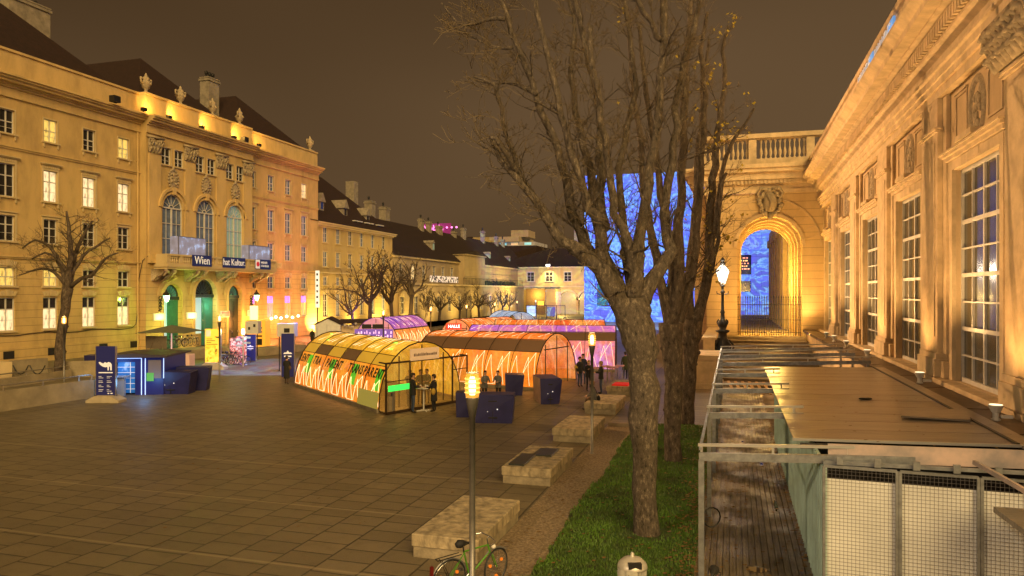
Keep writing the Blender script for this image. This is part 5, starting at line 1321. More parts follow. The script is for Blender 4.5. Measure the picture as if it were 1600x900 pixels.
# glazed porch in front with header sign
po = -p1                                              # from near foot to far foot of the end arch
def PP(k, out, z): q = O1+a1*(L1+out)-p1*0+p1*(Wt/2)*(1-2*k); return (q.x, q.y, z)
m = MB()
for k in (0, .27, .8, 1.0): m.bar(PP(k, .75, .1), PP(k, .75, 2.35), .07)
m.bar(PP(0, .75, 2.35), PP(1.0, .75, 2.35), .08); m.bar(PP(0, .75, .07), PP(1.0, .75, .07), .12); m.bar(PP(0, .75, 1.5), PP(.27, .75, 1.5), .04)
for k in (0, 1.0): m.bar(PP(k, 0, 2.35), PP(k, .75, 2.35), .06); m.bar(PP(k, 0, .07), PP(k, .75, .07), .08)
m.bar(PP(.8, .75, 1.7), PP(1, .75, 1.7), .04)
pf = m.build('porch_frame', M_RIB, t1)
for a, b in ((.0, .27), (.8, 1.0)): MB().add([PP(a, .76, .1), PP(b, .76, .1), PP(b, .76, 2.33), PP(a, .76, 2.33)], [(0, 1, 2, 3)]).build('pane', M_CLEAR, pf)
MB().add([PP(.02, .78, 1.05), PP(.26, .78, 1.05), PP(.26, .78, 1.32), PP(.02, .78, 1.32)], [(0, 1, 2, 3)]).build('green_stripe', emis('green light stripe', (.05, .95, .12), .9), pf)
MB().add([PP(.27, .80, 2.36), PP(.62, .80, 2.36), PP(.62, .80, 2.92), PP(.27, .80, 2.92), PP(.27, .74, 2.36), PP(.62, .74, 2.36), PP(.62, .74, 2.92), PP(.27, .74, 2.92)], [(0, 1, 2, 3), (7, 6, 5, 4), (0, 4, 5, 1), (2, 6, 7, 3), (1, 5, 6, 2), (0, 3, 7, 4)]).build('header_sign', mat('beige sign', (.5, .36, .2), .5, emit=(.55, .33, .16), estr=.5), t1)
m = MB(); k = .31
while k < .585:                                       # small unreadable dark lettering
    w_ = random.uniform(.006, .012); m.add([PP(k, .815, 2.56), PP(k+w_, .815, 2.56), PP(k+w_, .815, 2.62+random.uniform(.02, .12)), PP(k, .815, 2.66)], [(0, 1, 2, 3)]); k += w_+.006
m.build('faint_lettering', mat('faded ink', (.08, .04, .02)), t1)
# second, big orange tent
random.seed(3)
t2, *_ = tent('big orange tunnel tent with brown blind and long white light strips behind the blue boxes', camv(-4.9, 48.5), camv(2.7, 44.2), 5.5, 3.1, 5, T_ORLO, T_OR, awn=(40, 62), power=170, end_mat=M_END, zig=1.25)
random.seed(4)
t3, *_ = tent('wide violet and orange tunnel tent at the right behind the standing people', camv(-3.0, 56.0), camv(7.7, 54.3), 5.2, 3.12, 5, T_PINK, T_VIO, awn=(40, 58), power=170, lcol=(.85, .4, .5), end_mat=mat('violet tent end', (.4, .2, .5), .3, alpha=.9, emit=(.5, .22, .8), estr=.7), zig=1.2)
random.seed(5)
t4, Q4, L4, *_ = tent('purple tunnel tent with a lit bar front, farthest left of the tents', camv(-10.6, 77.5), camv(-12.9, 69.5), 4.6, 3.2, 5, T_ORLO, T_PUR, awn=(36, 38), sheary=tuple(camv(2.7, -.66)), power=170, lcol=(.8, .4, .5), end_mat=M_ENDR)
random.seed(6)
t5, *_ = tent('tunnel tent with pink arch front and small red sign', camv(-.6, 75.5), camv(-5.2, 68.3), 4.3, 3.1, 4, T_OR, T_OR, awn=(30, 44), power=100, end_mat=M_ENDR)
random.seed(7)
t6, *_ = tent('orange and red tunnel tent seen just above the violet one', camv(-1.5, 66.5), camv(8.3, 66.2), 5.0, 3.12, 5, T_RED, T_RED, awn=(36, 48), power=120)
t7, *_ = tent('pale blue tunnel tent showing only its tip behind the orange roofs', camv(-1.2, 86), camv(1.0, 78), 4.6, 3.5, 3, T_BLU, T_BLU, awn=(36, 40), power=60, lcol=(.5, .7, 1), strips=False)
# red sign on the pink tent
p = camv(-5.2, 68.3); rz5 = TH
o = MB().prism([(-.7, 2.2), (.7, 2.2), (.7, 2.75), (-.7, 2.75)], -.35, -.28).build('tent_sign', emis('red sign glow', (.9, .04, .02), .8)); o.location = p+Vector((0, -.5, 0)); o.rotation_euler = (0, 0, rz5); tag(o, 'small red lit sign on the arch of the pink fronted tent', 'sign')
text_part('HALLE', .38, E_WHITE, o, (0, -.37, 2.47), UP90)
# bar counter inside the purple tent front
bar_ = thing('lit_bar', 'bright bottle shelves and counter in the mouth of the purple tent', 'bar', tuple(camv(-13.0, 68.6)), TH)
MB().box(-2.0, 2.0, -.2, .2, 0, 1.1).build('counter', mat('bar front', (.3, .15, .1), .5, emit=(.9, .35, .12), estr=.4), bar_)
m = MB(); random.seed(6)
for r_ in range(2):
    for k in range(13):
        if random.random() < .75: x_ = -1.7+k*.27+random.uniform(-.06, .06); m.box(x_, x_+random.uniform(.04, .13), .22, .3, 1.3+r_*.42, 1.3+r_*.42+random.uniform(.12, .34))
m.build('bottles', emis('bottle glow', (.8, .5, .8), .9), bar_); MB().box(-1.8, 1.8, .31, .36, 1.2, 2.15).build('back_board', mat('bar back', (.1, .05, .2), .5, emit=(.25, .12, .5), estr=.6), bar_)
m = MB(); m.box(-1.1, -.2, .19, .21, 2.2, 2.62); m.box(-.1, .9, .19, .21, 2.2, 2.62); m.build('menu_board', M_BLACK, bar_)
# blue angular storage and seat boxes
M_NVY = mat('dark blue boxes', (.02, .02, .105), .45, var=.25, vscale=2); M_NVR = mat('brown side of blue box', (.2, .13, .1), .5, var=.35, vscale=3)  # second material: one side face brown instead of blue
M_CHRK = mat('pale knob', (.6, .6, .6), .3, emit=(1, 1, 1), estr=.6)
def enzi(label, u, v, rz, w, d, h, name='blue_box', flare=.12, mats=(M_NVY,), front=True):
    p = gp(u, v); t = thing(name, label, 'box', tuple(p), rz, 'dark blue angular boxes')
    m = MB(); f = flare
    vs = [(0, 0, 0), (w, 0, 0), (w, d, 0), (0, d, 0), (-f*.3, -f*.2, h), (w+f, -f, h*.97), (w+f*.6, d+f*.3, h), (-f*.4, d+f*.2, h)]
    m.add(vs, [(3, 2, 1, 0), (0, 1, 5, 4), (1, 2, 6, 5), (2, 3, 7, 6), (3, 0, 4, 7), (4, 5, 6, 7)]); m.mi = [0, 0, 0, 0, len(mats)-1, 0]
    m.build('body', list(mats), t)
    if front:
        q = MB(); q.box(w*.5-.012, w*.5+.012, -f*.2-.03, -.0, .04, h*.96)
        for z in (h*.2, h*.78): q.box(w*.38, w*.62, -f*.2-.05, -f*.1, z-.025, z+.03)
        q.build('hinge', M_BLACK, t)
        MB().ball((w*.62, -f*.5-.02, h*.5), .03, 8, 6).ball((w*.36, -f*.5-.02, h*.42), .018, 8, 6).build('knob', M_CHRK, t)
        if h > .9: MB().box(-.03, w+.05, -.03, d, h*.985, h*1.01).build('lid', M_NVY, t)
    return t
enzi('dark blue double door box to the right of the nearest lamp head', 741, 661, -TH*-.7, 1.62, .95, 1.22)
enzi('dark blue box left of the nearest lamp head', 713, 652, TH*1.0, 1.0, .8, 1.1, front=False)
enzi('blue box with a brown side and black hinges before the orange tent', 845, 632, .45, .95, 1.9, 1.28, mats=(M_NVY, M_NVR))
enzi('tall blue box tucked behind the brown sided one', 790, 618, .3, .9, .8, 1.15, front=False)
enzi('dark blue angular seat in front of the blue lit kiosk', 240, 616, .0+TH, 1.9, .9, 1.25, flare=.25)
enzi('angular blue seat with a brown shaded face right of the kiosk', 277, 611, .45, 1.55, .8, 1.35, flare=.25)
enzi('dark blue angular seat by the ramp behind the camel banner', 133, 585, .4, 1.7, .9, 1.3, flare=.2, front=False)
# bin by the porch and other litter bins
M_BIN = mat('grey litter bin', (.22, .20, .17), .4, .5, var=.2)
def litter(label, u, v, h=1.05, r=.22):
    t = thing('litter_bin', label, 'bin', tuple(gp(u, v)), TH)
    MB().lathe([(r, 0), (r, h*.93), (r*.9, h), (r*.3, h*1.02)], (0, 0, 0), 16).build('body', M_BIN, t, smooth=False)
    MB().box(-r*.6, r*.6, -r-.02, -r*.6, h*.72, h*.86).build('opening', M_BLACK, t); return t
litter('cylindrical grey litter bin beside the tent porch', 609.5, 646, 1.15, .24); litter('cylindrical steel litter bin beside the blue lit kiosk', 218, 613, 1.25, .24)
# high table with cups
ht = thing('bar_table', 'white round standing table with cups in front of the golden tent', 'table', tuple(gp(662, 642)))
MB().lathe([(.03, 0), (.035, .05), (.035, 1.06)], (0, 0, 0), 10).build('column', M_FRAME, ht); MB().lathe([(.36, 1.06), (.38, 1.075), (.38, 1.1), (.36, 1.11)], (0, 0, 0), 20).build('table_top', M_FRAME, ht)
m = MB()
for k in range(4): a = pi/4+k*pi/2; m.bar((0, 0, .04), (.36*cos(a), .36*sin(a), .02), .04)
m.build('foot', M_FRAME, ht)
c0 = None
for i, (x, y) in enumerate(((-.2, .1), (-.05, -.2), (.15, .1), (.22, -.08), (.0, .22))):
    p = ht.location+Vector((x, y, 1.112))
    if c0 is None: c0 = MB().lathe([(.03, 0), (.042, .1), (.04, .1), (.03, .02)], (0, 0, 0), 10).build('cup', M_FRAME); o = c0
    else: o = c0.copy(); col.objects.link(o)
    o.location = p; tag(o, 'small white cup standing on the round table, %s one' % ('left', 'nearest', 'right middle', 'far right', 'rear')[i], 'cup', 'cups on the standing table')
# =================================================================== LEFT SIDE: ramps, kiosk, banners
M_CON = mat('ramp concrete', (.30, .25, .16), .85, var=.3, vscale=1.2, bump=.3, bscale=10); M_RAIL = mat('steel handrail', (.50, .46, .38), .35, .8, var=.2)
def ramp_wall(label, u0, v0, u1, v1, h, rail=True, t=.3, extra=0.0, name='ramp_wall', m_=None):
    a, b = gp(u0, v0), gp(u1, v1); d = (b-a).normalized(); n_ = Vector((-d.y, d.x, 0)); n_ = n_ if n_.x < 0 else -n_
    r = thing(name, label, 'wall', tuple(a))
    L = (b-a).length; rz = math.atan2(d.y, d.x); s = 1 if (Vector((-sin(rz), cos(rz), 0))-n_).length < .1 else -1
    r.rotation_euler = (0, 0, rz)
    MB().box(0, L, min(0, s*t), max(0, s*t), 0, h).build('wall', m_ or M_CON, r)
    if rail:
        m = MB(); k = 0
        m.tube([(-.02, s*t/2, h+.26), (L-.1, s*t/2, h+.26), (L, s*t/2, h+.2), (L, s*t/2, h-.1)], .04, 8)
        m.build('handrail', M_RAIL, r)
        m = MB(); x = .5
        while x < L: m.bar((x, s*t/2, h), (x, s*t/2, h+.24), .05); x += 2.0
        m.build('bracket', M_RAIL, r)
    return r
a0 = gp(-160, 672)
ramp_wall('near concrete ramp wall with a round steel handrail at the left edge', -160, 668, 147, 621, .95, t=.35)
ramp_wall('second ramp wall farther back carrying a bluish lit handrail', -120, 625, 112, 591, .55, t=.3)
ramp_wall('cross end of the ramp wall behind the camel banner', 147, 621, 166, 611, .95, rail=False, t=.3)
ramp_wall('cream planter wall with drooping black chain at the far left', 21, 598, 75, 592, 1.35, rail=False, t=.4)
ramp_wall('tall cream pier of the ramp at the left edge of the view', -60, 612, 19, 603, 1.45, rail=False, t=2.2, m_=M_TRIM)
ramp_wall('patterned low wall with children drawings beyond the ramp', 100, 590, 154, 588, 1.05, rail=False, t=.25)
for s0 in ((24, 592, 48), (50, 590, 74)):
    a, b = gp(s0[0], 598), gp(s0[2], 598); m = MB(); m.tube([(a.x+(b.x-a.x)*t/8, a.y+(b.y-a.y)*t/8-.15, 1.1-.55*(1-((t-4)/4)**2)) for t in range(9)], .035, 5)
    tag(m.build('chain', M_BLACK), 'drooping black chain on the cream planter wall, %s one' % ('left' if s0[0] == 24 else 'right'), 'chain', 'chains on the planter wall')
# low platform walls and stage edges in front of the portal
ramp_wall('long pale platform edge in front of the portal doors behind the kiosk', 246, 566, 356, 556, .75, rail=False, t=3.0, name='platform')
ramp_wall('low stepped stone edge before the orange lit palace corner', 415, 556, 478, 548, .6, rail=False, t=2.2, name='platform')
# camel banner on a concrete foot
def totem(label, u, v, w, h, body, foot=True, rz=TH, emb=True, name='banner_stand', fh=.35):
    p = gp(u, v); t = thing(name, label, 'banner stand', tuple(p), rz)
    if foot: MB().prism([(-w*.85, 0), (w*.85, 0), (w*.85, fh*.35), (w*.4, fh), (-w*.4, fh), (-w*.85, fh*.35)], -.4, .4, 'y').box(-w*.4, -w*.15, -.42, -.405, .02, .1).box(w*.15, w*.4, -.42, -.405, .02, .1).build('concrete_foot', M_STEPC, t)
    z = fh if foot else .06
    MB().box(-w/2, w/2, -.05, .05, z, h).build('panel', body, t)
    m = MB(); m.box(-w/2-.03, -w/2, -.07, .07, z, h); m.box(w/2, w/2+.03, -.07, .07, z, h); m.build('edge_profile', M_RAIL, t)
    return t
M_STEPC = mat('pale concrete foot', (.42, .36, .26), .8, var=.2)
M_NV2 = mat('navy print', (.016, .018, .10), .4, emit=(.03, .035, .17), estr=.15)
t = totem('navy banner with a white standing animal on a concrete foot by the ramp', 166, 628, .98, 2.85, M_NV2)
# white animal emblem (flat print on the banner)
pts = [(-.36, 2.02), (-.30, 2.06), (-.2, 2.0), (-.12, 1.97), (-.04, 2.04), (.06, 2.0), (.14, 2.05), (.24, 2.02), (.31, 1.92), (.31, 1.62), (.24, 1.62), (.23, 1.82), (.17, 1.8), (.16, 1.62), (.1, 1.62), (.09, 1.8), (0, 1.78), (-.12, 1.8), (-.2, 1.84), (-.3, 1.93)]
MB().prism(pts, -.062, -.052).build('animal_print', M_WTX, t)
m = MB(); random.seed(1); m.box(-.36, .36, -.06, -.052, 1.48, 1.53)
for k in range(11):
    z = 1.3-k*.075
    if k % 3 != 2: m.box(-.36, -.36+random.uniform(.12, .28), -.06, -.052, z, z+.018); m.box(.06, .06+random.uniform(.12, .28), -.06, -.052, z, z+.018)
m.box(.1, .18, -.06, -.052, .42, .47); m.box(.25, .36, -.06, -.052, .42, .47); m.build('text_lines', M_WTX, t)
def crest_banner(lb, u, v, w, h):
    t = totem(lb, u, v, w, h, M_NV2, foot=False)
    MB().prism([(-.3, h*.54), (.3, h*.54), (.2, h*.575), (.1, h*.57), (0, h*.62), (-.1, h*.57), (-.2, h*.575)], -.062, -.052).box(-.24, .24, -.06, -.052, h*.47, h*.50).box(-.1, .1, -.06, -.052, h*.43, h*.445).build('print', M_WTX, t); return t
crest_banner('navy banner with a small white crest beside the grey box stall', 391.5, 565, .86, 2.2)
crest_banner('navy banner with white crest behind the dark walking person', 450, 590, .82, 2.9)
# yellow banner
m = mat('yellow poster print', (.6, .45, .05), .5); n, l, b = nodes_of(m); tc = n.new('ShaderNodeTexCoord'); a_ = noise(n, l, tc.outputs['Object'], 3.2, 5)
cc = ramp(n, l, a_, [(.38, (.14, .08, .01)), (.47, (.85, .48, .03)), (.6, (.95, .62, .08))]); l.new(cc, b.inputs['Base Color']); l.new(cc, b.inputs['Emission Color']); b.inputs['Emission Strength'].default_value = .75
t = totem('bright yellow illustrated banner on a pale concrete foot before the green door', 333, 577, 1.12, 2.95, m, fh=.5)
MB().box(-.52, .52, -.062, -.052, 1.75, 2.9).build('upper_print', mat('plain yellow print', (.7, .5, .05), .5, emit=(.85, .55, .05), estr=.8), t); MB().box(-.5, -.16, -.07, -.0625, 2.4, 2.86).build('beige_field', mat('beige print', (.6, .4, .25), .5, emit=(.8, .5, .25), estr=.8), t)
q = MB()
for k in range(4): q.box(-.46, -.46+[.42, .62, .35, .8][k], -.068, -.0625, 2.2-k*.13, 2.24-k*.13)
q.prism([(.15, 2.4), (.5, 2.38), (.5, 2.3), (.35, 2.28), (.2, 2.34)], -.068, -.0625); q.build('dark_lines', M_INK, t)
# patterned pillars
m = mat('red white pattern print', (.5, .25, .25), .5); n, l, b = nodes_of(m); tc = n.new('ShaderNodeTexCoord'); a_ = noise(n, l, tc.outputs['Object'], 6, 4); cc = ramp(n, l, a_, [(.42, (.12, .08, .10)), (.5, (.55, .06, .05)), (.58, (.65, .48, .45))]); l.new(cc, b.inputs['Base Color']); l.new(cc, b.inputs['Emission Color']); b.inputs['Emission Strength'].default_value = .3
for i, u in enumerate((368, 377)):
    p = gp(u, 569-i); t = thing('poster_pillar', 'red and white patterned poster pillar beyond the bicycles, %s one' % ('left' if i == 0 else 'right'), 'pillar', tuple(p), .4+i*.3, 'patterned pillars'); MB().prism([(-.38, -.2), (.38, -.2), (.3, .25), (-.3, .25)], .06, 2.05+.1*i, 'z').build('panel', m, t); MB().box(-.3, .3, -.15, .2, 0, .059).build('foot', M_BLACK, t)
# short post with direction boards and pale light
p = gp(380, 573); t = thing('sign_post', 'short post with small boards and a pale glowing head', 'sign post', tuple(p), TH)
MB().lathe([(.06, 0), (.05, 2.45)], (0, 0, 0), 8).build('post', M_RAIL, t); MB().lathe([(.1, 2.45), (.13, 2.6), (.1, 2.85)], (0, 0, 0), 10).build('lamp_head', E_WHITE, t)
m = MB()
for z, s in ((2.2, 1), (2.0, -1), (1.8, 1), (1.6, -1)): m.box(-.55 if s < 0 else -.05, .05 if s < 0 else .55, -.03, .03, z-.07, z+.07)
m.build('direction_board', mat('pale sign board', (.3, .32, .33), .5), t); lamp('post_glow', 'POINT', (p.x, p.y-.4, 2.7), 40, (.9, 1, .6), .1)
# blue and white projection on the ground
pg = gp(420, 575)
projector('ground_projector', (pg.x+4, pg.y-1, 13), (pg.x+.2, pg.y+.8, 0), 30000, R(50), [(.36, (.0, .0, .0)), (.44, (.02, .08, .7)), (.49, (.35, .6, 1)), (.53, (.0, .01, .1)), (.60, (.3, .12, .5)), (.66, (.0, .0, .05))], 6, .02, 1.0)
# orange and pink light on the palace corner (bar front)
XB = PX+2.2
for u, e_, c_ in ((392, 700, (1, .30, .04)), (425, 700, (1, .24, .04)), (452, 700, (1, .22, .05)), (480, 600, (1, .22, .08))):
    lamp('bar_front_glow', 'POINT', (XB, sy(u, XB), 2.2), e_, c_, .2)
lamp('corner_pink_flood', 'SPOT', (XB+9, sy(470, PX)-8, 2.5), 4800, (1, .27, .34), .3, (PX, sy(462, PX), 15), R(62), .9)
# festoon of bulbs under the windows
t = thing('bulb_string', 'string of six warm round bulbs under the magenta windows', 'string lights', (PX+.5, sy(431, PX+.5), 2.6))
y0_ = t.location.y; m = MB(); 
us = (431, 439, 448, 457, 466, 424); pts = []
b0 = None
for i, u in enumerate(sorted(us)):
    Y = sy(u, PX+.5); z = 2.45+.15*(i % 2); pts.append((0, Y-y0_, z-2.6+.12))
    if b0 is None: b0 = MB().ball((0, 0, 0), .17, 10, 8).build('bulb', emis('warm bulb', (1, .8, .5), 6), t, smooth=True); b0.location = (0, Y-y0_, z-2.6)
    else: inst(b0, t, (0, Y-y0_, z-2.6))
m.tube(pts, .02, 4); m.build('cable', M_BLACK, t)
# yellow bar cabinet and grey box beside the portal
p = gp(400, 547); t = thing('orange_kiosk', 'small orange lit cabinet with grey box beside the portal', 'kiosk', (p.x, p.y, 0), R(90)*.0+TH)
MB().box(-.9, .9, 0, 1.4, 0, 2.9).build('body', mat('orange lit cabinet', (.6, .25, .03), .5, emit=(1, .38, .03), estr=.8), t); m = MB(); [m.box(-.6, .6, -.1, -.002, z, z+.14) for z in (1.3, 1.7, 2.1)]; m.box(.1, .6, -.1, -.002, .5, 1.1); m.build('shelf', M_BLACK, t)
MB().box(-.5, .1, -.3, .3, 2.95, 4.3).build('lit_menu', emis('white lit panel', (1, .85, .5), 1.5), t)
M_WHB = mat('white painted box', (.55, .55, .52), .5, var=.12)
def boxy(name, lb, cat, u, v, w, d, h, z0=0.0, m=M_WHB, rz=TH):
    p = gp(u, v); t = thing(name, lb, cat, (p.x, p.y, z0), rz); MB().bevbox(-w/2, w/2, 0, d, 0, h, .03).build('body', m, t); return t
t = boxy('projector_box', 'grey projector housing raised on a stand behind the crest banner', 'projector box', 393, 556, 1.15, .9, 1.1, 1.95); MB().box(-.5, -.44, .1, .16, -1.95, 0).box(.44, .5, .1, .16, -1.95, 0).build('stand', M_BLACK, t); MB().box(-.3, -.12, -.02, -.001, .35, .6).box(.15, .35, -.02, -.001, .6, .85).build('lens_port', M_BLACK, t)
t = boxy('projector_box', 'pale projector housing above the crest banner and the walking person', 'projector box', 446, 580, 1.25, .9, .95, 2.45); MB().box(-.5, -.44, .1, .16, -2.45, 0).box(.44, .5, .1, .16, -2.45, 0).build('stand', M_BLACK, t); MB().box(-.1, .3, -.02, -.001, .3, .6).build('lens_port', M_BLACK, t)
# white shed with dark roof
p = gp(492, 541); t = thing('market_shed', 'white market shed with dark gabled roof behind the golden tent', 'shed', (p.x, p.y, 0), TH+.15)
MB().box(0, 2.6, 0, 4.5, 0, 2.2).prism([(0, 2.2), (2.6, 2.2), (1.3, 2.85)], 0, 4.5).build('wall', M_WHB, t); MB().prism([(-.1, 2.2), (-.1, 2.3), (1.3, 3.0), (2.7, 2.3), (2.7, 2.2), (1.3, 2.88)], -.1, 4.6).build('roof', M_SLATE, t)
MB().box(1.2, 1.22, -.02, -.002, 0, 2.3).box(.2, .24, -.02, -.002, 0, 2.1).build('door_gap', M_GREY, t); MB().box(2.62, 6.2, 1.0, 3.6, 0, 2.1).build('counter_wing', M_TRIM, t); MB().box(2.4, 6.5, .6, 3.8, 2.3, 2.7).build('awning', M_SLATE, t)
m = MB(); random.seed(9)
for k in range(9): m.ball((3+k*.38, .55, 2.1+random.uniform(-.2, .25)), .16, 6, 5)
m.build('garland', mat('mixed goods', (.5, .45, .4), .6, var=.6, vscale=3), t)
# vertical glowing sign and lantern at the palace corner
t = thing('vertical_sign', 'tall narrow glowing white sign hanging at the palace corner', 'sign', (PX+1.1, sy(496, PX+1.1), 3.6), TH)
MB().box(-.26, .26, -.05, .05, 0, 4.9).build('panel', mat('dim glowing sign', (.3, .3, .25), .5, emit=(.75, .8, .65), estr=.9), t)
m = MB(); [m.box(-.13, .1, -.08, -.052, .5+k*.75, .8+k*.75) for k in range(6)]; m.build('glyph', M_BLACK, t); MB().bar((-1.2, 0, 4.6), (0, 0, 4.6), .08).bar((0, 0, -3.6), (0, 0, 0), .12).build('bracket', M_BLACK, t)
# blue lit kiosk
p = gp(211, 617); kr = thing('drinks_kiosk', 'square kiosk with flat dark roof, glowing blue front outlined by white light strips', 'kiosk', tuple(p), .38)
M_KB = mat('blue lit board', (.012, .018, .13), .4, emit=(.01, .03, .45), estr=.05); E_BS = emis('blue white strip', (.4, .55, 1), 1.4)
KW, KD, KH = 3.0, 3.4, 2.05
MB().box(-1.5, 1.5, KD-.1, KD, 0, KH).box(-1.5, -1.4, 0, KD-.1, 0, KH).box(1.4, 1.5, 0, KD-.1, 0, KH).box(-1.4, -1.0, 0, .1, 0, KH).box(.0, 1.4, 0, .1, 0, KH).box(-1.0, 0, 0, .1, KH-.25, KH).build('wall', M_KB, kr)
m = MB(); e = .25; m.prism([(-1.5-e, KH), (1.5+e, KH), (1.5+e, KH+.1), (0, KH+.22), (-1.5-e, KH+.1)], -e, KD+e); m.build('roof', mat('dark roof felt', (.04, .03, .035), .6), kr)
m = MB(); m.bar((-1.45, -.03, .0), (-1.45, -.03, KH-.05), .03); m.bar((-1.45, -.03, KH-.05), (.35, -.03, KH-.05), .03); m.bar((.35, -.03, KH-.05), (.35, -.03, 0), .03); m.bar((.55, -.03, KH-.05), (.55, -.03, 0), .03); m.bar((1.52, -.03, KH-.05), (1.52, -.03, .9), .03); m.build('light_strip', E_BS, kr)
MB().box(-.95, 0-.05, .12, .2, .1, 1.78).build('lit_counter', screen_mat('blue lit front', (.015, .11, .36)), kr); m = MB(); [m.box(-1.35, -1.0, -.02, -.001, z, z+.03) for z in (.5, .8, 1.1, 1.4, 1.7)]; [m.box(-.95, -.05, .09, .119, z, z+.025) for z in (.3, .6, .9, 1.2, 1.5)]; m.box(-.3, -.27, .09, .119, .1, 1.78); m.build('shelf_line', M_WTX, kr); MB().box(-.6, 1.0, .6, .65, .9, 1.8).build('back_bar', emis('deep blue glow', (.015, .04, .45), .6), kr)
MB().box(.7, 1.38, -.03, -.001, .9, 1.9).build('poster', mat('dim poster', (.14, .12, .13), .5), kr); MB().box(.62, 1.0, -.05, -.031, .75, 1.2).build('green_poster', mat('green poster', (.08, .3, .05), .5, emit=(.05, .3, .03), estr=.4), kr)
MB().box(-1.7, -.2, -.55, -.04, 1.02, 1.08).box(-1.6, -.4, -.4, -.2, 0, 1.018).build('counter', mat('pale counter', (.35, .4, .5), .5), kr)
q = p+Vector((-.6, -1.2, 1.6)); lamp('kiosk_glow', 'POINT', tuple(q), 30, (.15, .45, 1), .2); lamp('kiosk_inner_glow', 'POINT', (p.x-.3, p.y+1.2, 2.0), 25, (.1, .35, 1), .2)
q = p+Vector((1.2, -.6, .8)); lamp('kiosk_glow', 'POINT', tuple(q), 25, (.2, .5, 1), .2)
# parasol and pale bar counter beside it
p = gp(268, 578); t = thing('parasol', 'wide flat olive parasol over the pale counter right of the kiosk', 'parasol', tuple(p), TH)
m = MB(); h = 2.75; ring = [(2.5*cos(pi/4+k*pi/2)*1.0, 2.5*sin(pi/4+k*pi/2), h) for k in range(4)]; mid = [((ring[k][0]+ring[(k+1) % 4][0])/2, (ring[k][1]+ring[(k+1) % 4][1])/2, h+.06) for k in range(4)]
m.add([(0, 0, h+.5)]+[x for k in range(4) for x in (ring[k], mid[k])], [(0, 1+k, 1+(k+1) % 8) for k in range(8)]); m.add([(0, 0, h+.47)]+[(x[0], x[1], x[2]-.02) for k in range(4) for x in (ring[k], mid[k])], [(0, 1+(k+1) % 8, 1+k) for k in range(8)])
m.build('canopy', mat('olive canvas', (.13, .14, .09), .8, var=.2), t); MB().lathe([(.05, 0), (.05, h+.45)], (0, 0, 0), 8).build('pole', mat('pink white wound pole', (.7, .5, .5), .5, emit=(1, .6, .55), estr=.5), t)
m = MB()
for k in range(8): m.bar((0, 0, h-.1), ((ring+mid)[k][0]*.6, (ring+mid)[k][1]*.6, h+.12), .03)
m.build('rib', M_BLACK, t)
t = boxy('pale_counter', 'pale pink lit counter block under the parasol', 'counter', 281, 588, 1.25, .9, 1.45, 0, mat('rosy counter', (.6, .42, .36), .6, emit=(.9, .45, .35), estr=.1))
# folding board behind the kiosk
t = thing('sloping_board', 'brown sloping board behind the kiosk roof', 'board', tuple(gp(244, 580))); MB().prism([(-.9, 1.6), (.9, 1.6), (.9, 2.5), (-.9, 2.5)], -.03, .03).bar((-.5, -.06, 1.4), (-.1, -.06, 2.5), .05).bar((.7, -.06, 1.6), (-.1, -.06, 2.5), .05).box(-.85, -.8, -.02, .02, 0, 1.6).box(.8, .85, -.02, .02, 0, 1.6).build('board', M_PLY, t)
# shrubs of the far left and ledge
# foreground litter bin on the lawn
D = 12.9; p = wp((988-800)/F*D, D); p.z = .12; t = thing('park_bin', 'ribbed white metal litter bin with domed lid and dark slot on the lawn', 'bin', tuple(p), TH+.05)
M_BW = mat('white enamel, chipped', (.55, .52, .45), .4, .3, var=.2, vscale=7)
m = MB()
for k in range(26): a = 2*pi*k/26; m.bar((.215*cos(a), .215*sin(a), .05), (.235*cos(a), .235*sin(a), .64), .028, .018)
m.lathe([(.20, .04), (.22, .63)], (0, 0, 0), 24, 0); m.build('body', M_BW, t)
MB().lathe([(.265, .64), (.265, .67), (.24, .73), (.16, .80), (.06, .83), (.03, .84), (.035, .88), (.02, .91)], (0, 0, 0), 24).build('lid', M_BW, t, smooth=True)
m = MB(); m.prism([(-.115, .69), (.115, .69), (.115, .79), (-.115, .79)], -.245, -.16); m.build('slot', M_BLACK, t)
m = MB(); random.seed(4); N = 14; vs = []
for k in range(N+1): a = pi+.15+k*1.5/N; r = .272+.02*random.random(); vs += [(r*cos(a), r*sin(a), .665), (r*1.02*cos(a), r*1.02*sin(a), .56-.06*sin(k*.5)-.05*random.random())]
m.add(vs, [(2*k, 2*k+2, 2*k+3, 2*k+1) for k in range(N)]); m.build('bag', mat('translucent liner', (.5, .48, .4), .3, alpha=.8), t)

